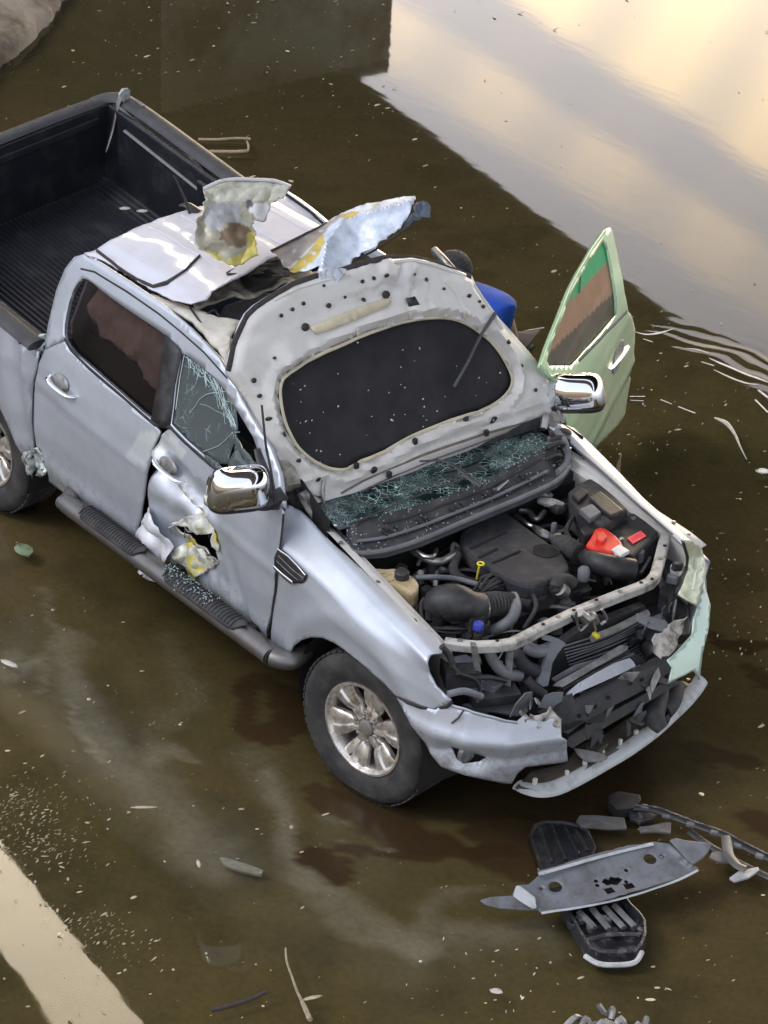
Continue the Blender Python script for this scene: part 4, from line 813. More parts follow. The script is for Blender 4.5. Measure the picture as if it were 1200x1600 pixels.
wa.lathe([(.0, .60), (.40, .60), (.43, .63), (.43, .76)], (-3.22, 0, .60), 'y', 28); g = wa; g.v = [(x, y, max(z, .855)) for x, y, z in g.v]; BT(g).build('wheel_box', M['liner'], lw_)
wa = MB(); wa.lathe([(.0, -.60), (.40, -.60), (.43, -.63), (.43, -.76)], (-3.22, 0, .60), 'y', 28); wa.v = [(x, y, max(z, .855)) for x, y, z in wa.v]; BT(wa).build('wheel_box', M['liner'], rw_)
tgt = MB(); tgt.box((-4.30, 0, 1.10), (.06, 1.56, .50)); tl = BT(tgt).build('tailgate', M['liner'], T, smooth=False, bevel=.012)
g = MB(); g.tube([(-4.31, -.72, 1.36), (-4.31, -.3, 1.365), (-4.31, .3, 1.365), (-4.31, .71, 1.355)], .048, n=10, flat=.45); BT(g).build('tailgate_cap', M['rail'], tl)
g = MB(); g.box((-4.262, 0, 1.27), (.02, 1.36, .05)); BT(g).build('tailgate_lip', M['liner'], tl, smooth=False, bevel=.006)
g = MB(); g.box((-4.335, 0, 1.10), (.012, 1.42, .46)); BT(g).build('tailgate_skin', M['paint'], tl, smooth=False, bevel=.005)
cpost = [(-4.240,0.549,1.343),(-4.240,0.566,1.389),(-4.240,0.596,1.478),(-4.240,0.617,1.568),(-4.240,0.647,1.649)]
tube('corner_seam', cpost, [.006, .011, .013, .012, .018], M['chromed'], T, n=6, flat=.6)
cc = [(-4.250,0.637,1.666),(-4.250,0.662,1.695),(-4.250,0.696,1.692),(-4.250,0.709,1.674),(-4.250,0.700,1.634),(-4.250,0.683,1.615),(-4.250,0.666,1.611),(-4.250,0.645,1.631)]
g = MB(); g.prism(cc, (1, 0, 0), .02); g.build('corner_bracket', M['torn2'], T, smooth=False, bevel=.002)
lk = [(-4.033,0.700,1.390),(-3.926,0.700,1.352),(-3.850,0.700,1.318),(-3.769,0.700,1.286),(-3.719,0.700,1.240),(-3.675,0.700,1.198)]
tube('cargo_strap', lk, [.014, .02, .012, .02, .012, .01], M['grey'], lw_, n=6, flat=.4)
ltop = [(-4.030,0.740,1.546),(-3.911,0.740,1.515),(-3.738,0.740,1.470),(-3.615,0.740,1.446),(-3.463,0.740,1.399)]
tube('liner_edge_bead', ltop, .010, M['steel'], lw_, n=6, flat=.5)
hk = [(-4.313,0.730,1.565),(-4.250,0.730,1.617),(-4.192,0.730,1.636),(-4.110,0.730,1.626),(-4.154,0.730,1.577),(-4.217,0.730,1.525),(-4.288,0.730,1.539)]
g = MB(); g.prism(hk, (0, -1, 0), .02); g.build('tie_down_bracket', M['grey'], lw_, smooth=False, bevel=.004)
# outer bed sides
BS = [(-3.250,1.186),(-3.067,1.178),(-2.935,1.160),(-2.828,1.143),(-2.639,1.165),(-2.644,1.076),(-2.694,0.922),(-2.702,0.672),(-2.750,0.433),(-2.745,0.384),(-2.793,0.439),(-2.880,0.587),(-3.022,0.719)]
BS = BS + [(-3.22 + .47 * math.cos(a_), .40 + .44 * math.sin(a_)) for a_ in [k * math.pi / 8 for k in range(3, 9)]] + [(-3.75, .55), (-4.35, .62), (-4.40, 1.20), (-4.38, 1.50), (-3.9, 1.42)]
BSd = lambda x, z: (x, side_p(x, min(z, 1.15))[1] - .01 + .04 * math.exp(-((x + 2.82 + .25 * (z - .8)) / .06) ** 2) + .02 * math.exp(-((x + 2.70) / .03) ** 2) + (.06 * (z - 1.15) if z > 1.15 else 0), z)
bs_ = panel('bed_side', BS, BSd, M['paint'], T, sp=.04, thick=.012)
strip('bed_side_edge', [(-3.256,1.197),(-3.071,1.187),(-2.927,1.170),(-2.810,1.147)], BSd, .016, M['rail'], bs_, .01)
panel('bed_side', [(-2.66, .45), (-2.75, .5), (-2.85, .75), (-3.22, .88), (-3.6, .75), (-3.7, .5), (-4.35, .62), (-4.38, 1.30), (-2.66, 1.34)], lambda x, z: bedT(x, .90, z), M['paint'], T, sp=.1, thick=.012)
for (a_, b_, c_) in (("crumpled_corner_metal", [(-2.809,1.144),(-2.749,1.184),(-2.667,1.242),(-2.629,1.241),(-2.610,1.183),(-2.663,1.132),(-2.749,1.125)], .02), ("crumpled_corner_metal", [(-2.675,0.609),(-2.618,0.644),(-2.574,0.612),(-2.587,0.495),(-2.678,0.433),(-2.724,0.446),(-2.698,0.519)], .0), ("crumpled_corner_metal", [(-2.790,0.533),(-2.701,0.589),(-2.714,0.511),(-2.752,0.392),(-2.798,0.396),(-2.813,0.453)], -.01)):
    panel(a_, b_, lambda x, z: (x, s_side(x, z)[1] - .01 + c_ + fold(x, z, .05, 12, 1), z), M['paintg'], bs_, sp=.015, thick=.004, jag=.004)

# --- running board
RBa, RBb = [(-2.303,-0.980,0.496)][0], [(-0.495,-0.980,0.508)][0]
a_, b_ = Vector(RBa), Vector(RBb); d_ = b_ - a_
g = MB(); g.tube([a_ + Vector((-.04, .10, .02)), a_ + d_ * .01 + Vector((0, .02, 0)), a_ + d_ * .05, a_ + d_ * .5, a_ + d_ * .93, b_ + Vector((-.04, .0, 0)), b_ + Vector((.03, .05, .0)), b_ + Vector((.03, .14, .02))], [.045, .052, .055, .055, .055, .056, .052, .04], n=16, smooth=5, flat=.85)
rb = g.build('side_step', M['stepm'], T)
for t0, t1 in ((.10, .40), (.50, .86)):
    g = MB(); n_ = 26; rows = []
    for i in range(n_ + 1):
        t_ = t0 + (t1 - t0) * i / n_; e_ = min(1, min(i, n_ - i) / 3 + .25); c_ = a_ + d_ * t_
        rows.append([c_ + Vector((0, math.sin(q) * .062 * e_ - .0, math.cos(q) * .0605)) for q in [(-1.15 + 2.0 * k / 8) * e_ for k in range(9)]])
    g.grid(rows); pd = g.build('tread_pad', M['blackm'], rb, thick=.008)
    g = MB()
    for i in range(3, n_ * 2 - 4, 2):
        t_ = t0 + (t1 - t0) * i / (n_ * 2); c_ = a_ + d_ * t_
        g.tube([c_ + Vector((0, math.sin(q) * .068, math.cos(q) * .067)) for q in (-.9, -.4, .1, .5)], .0045, n=5, smooth=0)
    g.build('tread_rib', M['rubber'], pd, smooth=False)
for t_ in (.15, .5, .85): c_ = a_ + d_ * t_; box('step_bracket', c_ + Vector((0, .12, .02)), (.06, .2, .04), M['dark'], rb)
# glass crumbs on the step
g = MB()
for k in range(120):
    t_ = random.uniform(.50, .72); q = random.gauss(-.1, .35); c_ = a_ + d_ * t_ + Vector((0, math.sin(q) * .072, math.cos(q) * .072)); g.box(c_, [random.uniform(.003, .006)] * 3, Matrix.Rotation(random.random() * 3, 3, 'X'))
g.build('glass_crumbs', M['crumb'], rb, smooth=False, kind='stuff')

# --- wheels
def wheel(loc, steer, side):
    w_ = bpy.data.objects.new('wheel', None); col.objects.link(w_); w_['keep'] = 1
    w_.parent = T; w_.matrix_parent_inverse = Matrix.Translation(-T.location)
    w_.scale = (.97, .97, .97); w_.location = (loc[0], loc[1], loc[2] - .011); w_.rotation_euler = (0, 0, R(steer) + (math.pi if side > 0 else 0)); return w_
def wheel_parts(w_):
    # local: axle along y, outer face towards -y
    pr = [(.222, .05), (.235, .105), (.28, .125), (.335, .132), (.368, .118), (.384, .085), (.388, .04), (.388, -.04), (.384, -.085), (.368, -.118), (.335, -.132), (.28, -.128), (.238, -.112), (.224, -.085), (.222, .05)]
    g = MB(); g.lathe(pr, (0, 0, 0), 'y', 56); ty = g.build('tyre', M['rubber'], w_)
    g = MB()
    for k in range(56):
        for yy, tw in ((-.085, .5), (-.03, -.4), (.03, .4), (.085, -.5)):
            t_ = 2 * math.pi * (k + (.5 if yy in (-.03, .085) else 0)) / 56; rot = Matrix.Rotation(-t_, 3, 'Y') @ Matrix.Rotation(tw * .5, 3, 'X') 
            g.box(Matrix.Rotation(-t_, 3, 'Y') @ Vector((.3865, yy, 0)), (.008, .042, .030), Matrix.Rotation(-t_, 3, 'Y'))
    g.build('tread_blocks', M['rubber'], ty, smooth=False, kind='stuff')
    g = MB(); g.lathe([(.20, .08), (.205, -.06), (.212, -.10), (.226, -.118), (.236, -.118), (.238, -.108), (.226, -.104), (.218, -.09), (.212, .10)], (0, 0, 0), 'y', 56); g.build('rim', M['alloy'], w_)
    g = MB(); g.lathe([(.001, -.01), (.15, -.01), (.15, .0), (.001, .0)], (0, 0, 0), 'y', 32); g.build('brake_disc', M['rustd'], w_)
    g = MB(); g.lathe([(.001, .06), (.21, .06), (.21, .07), (.001, .07)], (0, 0, 0), 'y', 32); g.build('wheel_back', M['dark'], w_)
    for k in range(6):
        t_ = 2 * math.pi * k / 6 + .26; rows = []
        for r_, wd, y_ in ((.045, .022, -.085), (.085, .034, -.082), (.105, .043, -.074), (.125, .052, -.086), (.165, .064, -.096), (.205, .074, -.098), (.222, .076, -.094)):
            pr_ = [(-1, .028), (-1, .004), (-.82, -.004), (-.30, -.002), (-.20, .008), (.20, .008), (.30, -.002), (.82, -.004), (1, .004), (1, .028)]
            rows.append([Matrix.Rotation(-t_, 3, 'Y') @ Vector((r_, y_ + q, p_ * wd)) for p_, q in pr_])
        g = MB(); g.grid(rows, True); g.build('spoke', M['alloy'], w_)
    g = MB(); g.lathe([(.056, -.05), (.060, -.078), (.085, -.080), (.088, -.05)], (0, 0, 0), 'y', 32); g.build('hub', M['alloy'], w_)
    g = MB(); g.lathe([(.001, -.099), (.030, -.098), (.040, -.093), (.044, -.075)], (0, 0, 0), 'y', 28); g.build('hub_cap', M['capm'], w_)
    for k in range(6):
        t_ = 2 * math.pi * k / 6 + .26 + math.pi / 6; c_ = Vector((.069 * math.cos(t_), 0, .069 * math.sin(t_)))
        g = MB(); g.lathe([(.0145, -.060), (.0145, -.079), (.009, -.0795)], c_, 'y', 14); g.lathe([(.010, -.07), (.010, -.092), (.006, -.096)], c_, 'y', 6); g.build('lug_nut', M['steel'], w_)
    g = MB(); v_ = Vector((.19, -.10, .10)); g.tube([(-.07, -.10, -.175), (-.06, -.125, -.165)], .005, n=6); g.build('valve', M['black'], w_)
wf = wheel((0, -.78, .388), 9, -1); wheel_parts(wf)
for loc, st, sd_ in (((-3.22, -.78, .388), 7, -1), ((-.05, .62, .388), 9, 1), ((-3.22, .78, .388), 0, 1)):
    w2 = wheel(loc, st, sd_)
    for ch in [c for c in bpy.data.objects if c.parent == wf]:
        c = ch.copy(); col.objects.link(c); c.parent = w2
        for gch in [q for q in bpy.data.objects if q.parent == ch]:
            d2 = gch.copy(); col.objects.link(d2); d2.parent = c
for xx, s_ in ((0, -1), (-3.22, -1), (0, 1), (-3.22, 1)):
    g = MB(); rows = []
    for k in range(15):
        a_ = -.35 + (math.pi + .7) * k / 14; rows.append([(xx + .455 * math.cos(a_), s_ * y_, .42 + .40 * math.sin(a_)) for y_ in (.50, .62, .895 if s_ < 0 or xx < -1 else .70)])
    g.grid(rows); rows = [[(xx + q * math.cos(-.35 + (math.pi + .7) * k / 14), s_ * .50, .42 + q * .88 * math.sin(-.35 + (math.pi + .7) * k / 14)) for q in (.02, .455)] for k in range(15)]; g.grid(rows)
    g.build('wheel_arch_liner', M['dark'], T)
ch_ = MB(); ch_.tube([(.5, -.42, .5), (-1.5, -.42, .45), (-4.2, -.42, .6)], .06, n=6, smooth=0); ch_.build('chassis_rail', M['dark'], T)
ch_ = MB(); ch_.tube([(.5, .42, .5), (-1.5, .42, .45), (-4.2, .42, .6)], .06, n=6, smooth=0); ch_.build('chassis_rail', M['dark'], T)
ch_ = MB(); ch_.tube([(-3.22, -.75, .39), (-3.22, .75, .39)], .05, n=8, smooth=0); ch_.build('rear_axle', M['dark'], T)

# ------------------------------------------------------------------ fenders
FN = [(-0.729,0.211),(-0.738,0.118),(-0.661,0.081),(-0.576,0.074),(-0.470,0.077),(-0.396,0.067),(-0.278,0.044),(-0.133,0.024),(0.062,0.021),(0.190,0.008),(0.308,0.003),(0.321,-0.049),(0.436,-0.025),(0.461,0.033),(0.441,0.129),(0.454,0.193),(0.460,0.294),(0.503,0.349),(0.544,0.359),(0.581,0.365),(0.549,0.460),(0.508,0.570),(0.451,0.592),(0.378,0.597),(0.304,0.617),(0.234,0.597),(0.125,0.577),(0.034,0.562),(-0.061,0.561),(-0.148,0.572),(-0.231,0.596),(-0.316,0.645),(-0.387,0.706),(-0.448,0.782),(-0.488,0.872),(-0.507,0.973),(-0.586,0.997),(-0.654,0.905),(-0.596,0.568),(-0.583,0.354)]
def fen_p(x, s):
    p = list(s_fender(x, s)); b_ = math.exp(-(((math.hypot(x, (p[2] - .40)) - .52) / .06) ** 2))
    p[1] -= .014 * b_; p[1] += .004 * noise.noise(Vector((x * 3, s * 3, 1))); return tuple(p)
fn_ = panel('fender', FN, fen_p, M['paint'], T, sp=.022, thick=.010)
strip('door_gap', [(-0.692,0.477),(-0.628,0.668),(-0.597,0.806),(-0.584,0.997),(-0.589,1.107),(-0.610,1.196)], side_p, .008, M['black'], fn_, .004)
VG = [(-0.606,0.443),(-0.611,0.404),(-0.599,0.327),(-0.552,0.314),(-0.480,0.320),(-0.376,0.324),(-0.381,0.364),(-0.402,0.404),(-0.475,0.455),(-0.544,0.460)]
vg = panel('fender_vent', VG, lambda x, s: (x, fen_p(x, s)[1] - .008, fen_p(x, s)[2]), M['black'], fn_, sp=.02, thick=.01)
strip('chrome_bar', [(-0.601,0.441),(-0.536,0.441),(-0.456,0.435)], fen_p, .009, M['chrome'], vg, -.020)
strip('chrome_bar', [(-0.593,0.331),(-0.516,0.315),(-0.441,0.318),(-0.380,0.328),(-0.391,0.364)], fen_p, .006, M['chrome'], vg, -.020)
for k_, pl_ in enumerate(([(-0.580,0.365),(-0.469,0.368),(-0.393,0.356)], [(-0.586,0.405),(-0.491,0.405),(-0.422,0.399)])): strip('vent_mesh_bar', pl_, fen_p, .003, M['steel'], vg, -.018)
lf = panel('fender', [(-.72, .0), (.42, .0), (.50, .1), (.52, .4), (.42, .75), (.40, 1), (.38, 1), (.2, .82), (0, .78), (-.25, .85), (-.42, 1), (-.62, 1)], s_lfender, M['paint'], T, sp=.05, thick=.010)
def apron(sg, uv):
    pass
# inner wing edges with bolt heads
for sg in (-1, 1):
    L_ = [(-.62, .70, 1.12), (-.3, .735, 1.085), (0, .755, 1.035), (.3, .785, 1.0), (.40, .79, .98)]
    g = MB(); g.grid([[(x, sg * (y - d_), z - h_) for d_, h_ in ((-.01, .006), (.03, .012), (.035, .035), (.07, .04), (.075, .3))] for x, y, z in L_]); ap = g.build('inner_wing', M['under'], T, thick=.003)
    for x, y, z in L_[1:]:
        g = MB(); g.lathe([(.011, 0), (.011, .008), (.006, .010)], (x - .1, sg * (y - .01), z + .004), 'z', 8); g.build('bolt', M['steel'], ap)
strip('wing_seam', [(x, 0.0) for x in (-.6, -.3, 0, .3)], s_lfender, .006, M['grey'], lf, .004)
# scuttle end bits, hinge
for sg, pts_ in ((-1, [(-.62, -.70, 1.10), (-.70, -.72, 1.2), (-.66, -.66, 1.16)]), (1, [(-.62, .74, 1.10), (-.70, .76, 1.18), (-.66, .70, 1.14)])):
    tube('bonnet_hinge', pts_, [.02, .025, .018], M['steel'], T, n=6)

# ------------------------------------------------------------------ scuttle, windscreen, wipers
ws = panel('windscreen', [(-.70, 0), (.70, 0), (.66, .5), (.60, 1.05), (-.60, 1.05), (-.66, .5)], s_wind, M['crack'], T, sp=.08, thick=.005)
CT = [(-0.460,-0.650,1.141),(-0.430,-0.604,1.158),(-0.410,-0.473,1.156),(-0.400,-0.294,1.151),(-0.390,-0.113,1.157),(-0.390,0.078,1.158),(-0.400,0.279,1.184),(-0.430,0.463,1.191),(-0.490,0.621,1.172)]
CL = [(-0.400,-0.692,1.070),(-0.330,-0.691,1.067),(-0.280,-0.569,1.062),(-0.250,-0.391,1.075),(-0.240,-0.194,1.094),(-0.240,0.015,1.106),(-0.260,0.246,1.102),(-0.300,0.471,1.093),(-0.380,0.622,1.090)]
rows = []
for k in range(7):
    t_ = k / 6; rows.append([tuple(a[c] * (1 - t_) + b[c] * t_ + ((-.035 * math.sin(t_ * math.pi)) if c == 2 else 0) for c in range(3)) for a, b in zip(CT, CL)])
rows.append([(b[0] + .012, b[1], b[2] - .03) for b in CL]); rows.append([(b[0] - .06, b[1], b[2] - .07) for b in CL])
g = MB(); g.grid(rows); cw = g.build('scuttle_panel', M['cowl'], T, thick=.006)
tube('scuttle_seal', [Vector(b) + Vector((.008, 0, .002)) for b in CL] , .012, M['grey'], cw, n=8)
tube('scuttle_ridge', [tuple(a[c] * .45 + b[c] * .55 + (-.018 if c == 2 else 0) for c in range(3)) for a, b in zip(CT, CL)][1:-1], .008, M['grey'], cw, n=6)
tube('scuttle_ridge', [tuple(a[c] * .8 + b[c] * .2 + (-.01 if c == 2 else 0) for c in range(3)) for a, b in zip(CT, CL)][2:-1], .006, M['rubber'], cw, n=6)
for k in range(16):
    i = 2 + (k % 5); t_ = .3 + .04 * (k // 5); a, b = CT[i], CL[i]
    p = [a[c] * (1 - t_) + b[c] * t_ + (-.02 if c == 2 else 0) for c in range(3)]; box('grille_slat', (p[0], p[1] + .03 * (k % 3), p[2]), (.05, .008, .006), M['black'], cw, bevel=0)
wp = [(-0.620,-0.102,1.203),(-0.550,-0.025,1.215),(-0.450,-0.011,1.216),(-0.360,-0.007,1.199),(-0.300,0.009,1.184)]
tube('wiper_arm', [Vector(p) + Vector((0, 0, .02)) for p in wp], [.006, .008, .010, .013, .016], M['black'], T, n=6, flat=.6)
wb = [(-0.420,-0.655,1.145),(-0.420,-0.465,1.162),(-0.420,-0.279,1.174),(-0.420,-0.091,1.180),(-0.420,-0.007,1.181)]
tube('wiper_blade', [Vector(p) + Vector((0, 0, .012)) for p in wb], .007, M['rubber'], T, n=6, flat=.6)
wb = [(-0.330,0.128,1.120),(-0.360,0.211,1.125),(-0.400,0.305,1.119),(-0.420,0.443,1.091),(-0.420,0.624,1.092)]
tube('wiper_arm', [Vector(p) + Vector((0, 0, .014)) for p in wb], [.012, .008, .006, .006, .006], M['steel'], T, n=6, flat=.6)
g = MB(); rs = random.Random(4)
for k in range(260):
    i = rs.randrange(8); f_ = rs.random(); t_ = rs.random() ** 2.2; a = [CT[i][c] * (1 - f_) + CT[i + 1][c] * f_ for c in range(3)]; b = [CL[i][c] * (1 - f_) + CL[i + 1][c] * f_ for c in range(3)]
    p = [a[c] * (1 - t_) + b[c] * t_ + ((.006 - .035 * math.sin(t_ * math.pi)) if c == 2 else 0) for c in range(3)]; s_ = rs.uniform(.003, .007)
    g.box(p, (s_, s_, s_ * .6), Matrix.Rotation(rs.random() * 3, 3, 'X') @ Matrix.Rotation(rs.random() * 3, 3, 'Z'))
g.build('glass_crumbs', M['crumb'], cw, smooth=False, kind='stuff')
# rough clutter at the ends of the scuttle
for k, (u_, r_) in enumerate((((-.45, .60, 1.17), .025), ((-.50, .66, 1.16), .03), ((-.56, .72, 1.15), .03), ((-.42, .56, 1.13), .02))):
    tube('wiper_linkage', [Vector(u_) + Vector((0, -.06, .01)), Vector(u_) + Vector((.02, 0, .03)), Vector(u_) + Vector((-.01, .07, -.02))], r_ * .5, M['black'], cw, n=6)
tube('scuttle_hose', [(-0.520,0.651,1.212),(-0.460,0.659,1.174),(-0.420,0.648,1.133),(-0.380,0.604,1.106),(-0.340,0.521,1.104)], .016, M['grey'], cw, n=8)
tube('scuttle_hose', [(-0.560,-0.648,1.103),(-0.500,-0.664,1.087),(-0.420,-0.662,1.057),(-0.380,-0.636,1.028)], .016, M['black'], cw, n=8)

# ------------------------------------------------------------------ bonnet, thrown open
HO = [(-0.899,0.700),(-0.857,0.776),(-0.811,0.839),(-0.772,0.889),(-0.730,0.929),(-0.677,0.955),(-0.572,0.983),(-0.459,1.010),(-0.333,1.016),(-0.201,1.012),(-0.060,1.015),(0.075,1.011),(0.160,0.991),(0.220,0.974),(0.300,0.943),(0.385,0.902),(0.465,0.852),(0.542,0.803),(0.547,0.767),(0.560,0.732),(0.598,0.660),(0.640,0.571),(0.712,0.468),(0.787,0.357),(0.846,0.269),(0.893,0.183),(0.918,0.134),(0.921,0.088),(0.912,0.029),(0.894,-0.014),(0.833,-0.011),(0.768,0.022),(0.661,0.025),(0.510,0.014),(0.363,0.003),(0.180,-0.004),(0.010,-0.014),(-0.179,-0.024),(-0.351,-0.043),(-0.437,-0.056),(-0.508,-0.066),(-0.568,-0.089),(-0.617,-0.100),(-0.639,-0.066),(-0.661,-0.017),(-0.689,0.046),(-0.726,0.151),(-0.759,0.263),(-0.781,0.342),(-0.799,0.410),(-0.817,0.478),(-0.834,0.545),(-0.864,0.616),(-0.891,0.671)]
PAD = chaikin([(-0.690,0.549),(-0.668,0.589),(-0.635,0.610),(-0.535,0.639),(-0.427,0.660),(-0.309,0.669),(-0.172,0.687),(-0.029,0.691),(0.107,0.688),(0.219,0.674),(0.336,0.645),(0.402,0.613),(0.458,0.574),(0.536,0.495),(0.572,0.442),(0.603,0.381),(0.626,0.295),(0.618,0.256),(0.592,0.228),(0.538,0.200),(0.462,0.182),(0.378,0.176),(0.268,0.183),(0.171,0.177),(0.064,0.171),(-0.046,0.164),(-0.141,0.149),(-0.231,0.133),(-0.334,0.134),(-0.396,0.117),(-0.461,0.117),(-0.517,0.135),(-0.570,0.171),(-0.612,0.210),(-0.643,0.249),(-0.669,0.290),(-0.685,0.343),(-0.698,0.394),(-0.700,0.470)], 1)
pcx = sum(p[0] for p in PAD) / len(PAD); pcy = sum(p[1] for p in PAD) / len(PAD)
RIM = [(pcx + (a - pcx) * 1.07, pcy + (b - pcy) * 1.10) for a, b in PAD]
def edge_d(a, b, poly):
    m_ = 9
    for i in range(len(poly)):
        ax, ay = poly[i]; bx, by = poly[(i + 1) % len(poly)]; dx, dy = bx - ax, by - ay; t_ = max(0, min(1, ((a - ax) * dx + (b - ay) * dy) / (dx * dx + dy * dy + 1e-9))); m_ = min(m_, math.hypot(a - ax - t_ * dx, b - ay - t_ * dy))
    return m_
def hoff(a, b, d):
    p = Vector(s_hood(a, b)); return p + Vector((.902, 0, .431)) * d
DNT = [(-0.563,0.676)][0]; DN2 = [(0.103,0.878)][0]
def hood_p(a, b):
    e = edge_d(a, b, HO); d = .028 * max(0, min(1, (e - .012) / .035))          # raised inner frame inside a flat flange
    dp = edge_d(a, b, PAD); ins = inside(a, b, PAD)
    d += .02 * math.exp(-((dp - .045) / .018) ** 2) * (0 if ins else 1) - .022 * max(0, 1 - dp / .03) * (0 if ins else 1)
    d += .014 * noise.noise(Vector((a * 4, b * 4, 2))) + fold(a, b, .035, 5, 6) * near(a, b, DNT[0], DNT[1], .16)
    d += fold(a, b, .03, 9, 2) * near(a, b, DN2[0], DN2[1], .22)
    d += .018 * math.exp(-((a - .55 + .45 * (b - .62)) / .03) ** 2) * max(0, min(1, (b - .30) * 4)) - .014 * math.exp(-((b - .86 + .06 * a * a) / .03) ** 2)
    d += .012 * math.exp(-((b - .115 - .02 * math.cos(a * 2)) / .012) ** 2) + .008 * math.exp(-((b - .07) / .01) ** 2)
    return tuple(hoff(a, b, d))
hd = panel('bonnet', HO, hood_p, M['under'], T, holes=[PAD], sp=.022, thick=.004)
panel('outer_skin', HO, lambda a, b: tuple(hoff(a, b, -.016)), M['paint'], hd, sp=.07, thick=.004)
panel('insulation_pad', [(pcx + (a - pcx) * 1.02, pcy + (b - pcy) * 1.03 - (.012 * (math.sin(a * 40) > .55) if b < pcy - .1 else 0)) for a, b in PAD], lambda a, b: tuple(hoff(a, b, -.004 + .004 * noise.noise(Vector((a * 6, b * 6, 0))))), M['pad'], hd, sp=.05, thick=.003)
def hstrip(name, uv, w_, m_, off, **kw):
    P = [Vector(hood_p(*q)) + Vector((.902, 0, .431)) * off for q in dens(uv, .035, False)]
    return tube(name, P, w_, m_, hd, n=6, smooth=0, up=(.902, 0, .431), **kw)
hstrip('rubber_seal', [(-0.892,0.701),(-0.852,0.771),(-0.807,0.829),(-0.769,0.879),(-0.726,0.919),(-0.674,0.942),(-0.568,0.973),(-0.456,0.997),(-0.330,1.003),(-0.198,0.999),(-0.057,1.002),(0.074,0.999),(0.156,0.980),(0.216,0.963),(0.292,0.933),(0.374,0.892),(0.454,0.842),(0.524,0.797)], .016, M['seal'], .004, flat=.5)
hstrip('pad_flange', [PAD[i] for i in range(len(PAD))] + [PAD[0]], .008, M['underc'], .006)
hstrip('pressed_rib', [(-0.500,0.017),(-0.375,0.040),(-0.224,0.054),(-0.032,0.066),(0.163,0.070),(0.362,0.069),(0.566,0.060),(0.755,0.048)], .006, M['sealb'], .002)
hstrip('pressed_rib', [(-0.498,-0.017),(-0.349,0.002),(-0.160,0.018),(0.072,0.029),(0.311,0.033),(0.559,0.036),(0.771,0.031)], .004, M['sealb'], .004)
hstrip('pressed_rib', [(0.531,0.758),(0.562,0.701),(0.575,0.641),(0.584,0.581),(0.607,0.522)], .010, M['under'], .006)
hstrip('pressed_rib', [(0.357,0.818),(0.398,0.761),(0.419,0.703),(0.442,0.635)], .010, M['under'], .004)
hstrip('pressed_rib', [(0.078,0.976),(0.206,0.956),(0.310,0.916),(0.412,0.861),(0.484,0.813)], .012, M['under'], .004)
hstrip('pressed_rib', [(-0.582,0.952),(-0.453,0.975),(-0.310,0.977),(-0.166,0.973)], .006, M['under'], .004)
SP = [(-0.446,0.792),(-0.291,0.808),(-0.104,0.820),(0.009,0.823),(0.027,0.797),(-0.005,0.781),(-0.177,0.765),(-0.345,0.751),(-0.424,0.750)]
panel('cream_stiffener', SP, shift(lambda a, b: hood_p(a, b), .006), M['underc'], hd, sp=.04, thick=.004)
for (q, r_) in zip([(-0.796,0.631),(-0.787,0.557),(-0.772,0.445),(-0.722,0.359),(-0.687,0.225),(-0.608,0.112),(-0.678,0.034),(-0.577,0.879),(-0.510,0.892),(-0.444,0.903),(-0.114,0.927),(-0.051,0.927),(0.019,0.923),(0.264,0.849),(0.338,0.785),(0.469,0.719),(0.529,0.652),(0.619,0.456),(0.674,0.325),(-0.469,0.798),(0.002,0.837),(-0.314,0.862),(-0.126,0.844),(-0.222,0.879),(0.514,0.680),(0.733,0.188),(0.872,0.198),(-0.612,0.568),(-0.672,0.704),(-0.316,0.957),(0.184,0.890),(0.806,0.073),(-0.310,0.075),(0.415,0.122)], [5, 4, 4, 5, 4, 4, 4, 4, 4, 4, 4, 4, 4, 4, 3, 4, 4, 5, 4, 8, 8, 5, 4, 3, 3, 4, 4, 3, 3, 3, 3, 4, 7, 7]):
    rr_ = r_ / 420
    panel('hole' if r_ < 7 else 'grommet', circ(q[0], q[1], rr_ * 1.15, 12, rr_), lambda a, b: tuple(Vector(hood_p(a, b)) + Vector((.902, 0, .431)) * .008), M['black'] if r_ != 8 else M['seal'], hd, sp=.05, thick=.002)
SQ = [(0.106,0.794),(0.152,0.792),(0.158,0.750),(0.109,0.753)]; panel('square_hole', SQ, lambda a, b: tuple(Vector(hood_p(a, b)) + Vector((.902, 0, .431)) * .006), M['black'], hd, sp=.05, thick=.002)
for q in [(0.360,0.073),(-0.230,0.031),(-0.399,0.121),(-0.048,0.142),(0.271,0.166)]:
    p = Vector(hood_p(*q)) + Vector((.902, 0, .431)) * .014; box('clip', p, (.02, .022, .03), M['black'], hd, bevel=.003)
for q in [(-0.206,0.708),(0.103,0.711),(0.410,0.636),(-0.632,0.619)]:
    p = Vector(hood_p(*q)) + Vector((.902, 0, .431)) * .012; box('retainer_tab', p, (.012, .012, .03), M['underc'], hd, bevel=.002)
pr0 = [(0.580,0.605),(0.460,0.517),(0.348,0.419),(0.252,0.328)]
P = [Vector(s_hood(*q)) + Vector((.902, 0, .431)) * d_ for q, d_ in zip(pr0, (.06, .05, .05, .03))]
tube('support_strut', P, [.011, .008, .008, .010], M['steel2'], T, n=8)
tube('loose_rod', [(-0.720,-0.949,1.717),(-0.700,-0.950,1.624),(-0.680,-0.948,1.519),(-0.660,-0.930,1.393),(-0.640,-0.919,1.251)], .006, M['steel2'], T, n=6)
g = MB(); rs = random.Random(9)
for k in range(45):
    for _ in range(50):
        a = rs.uniform(-.7, .8); b = rs.uniform(.15, .8)
        if inside(a, b, PAD) and (rs.random() < .25 or (a < .1 and b < .5)): break
    s_ = rs.uniform(.002, .006); g.box(hoff(a, b, .004), (s_ * .6, s_ * rs.uniform(1, 2.2), s_), Matrix.Rotation(rs.random() * 3, 3, 'X'))
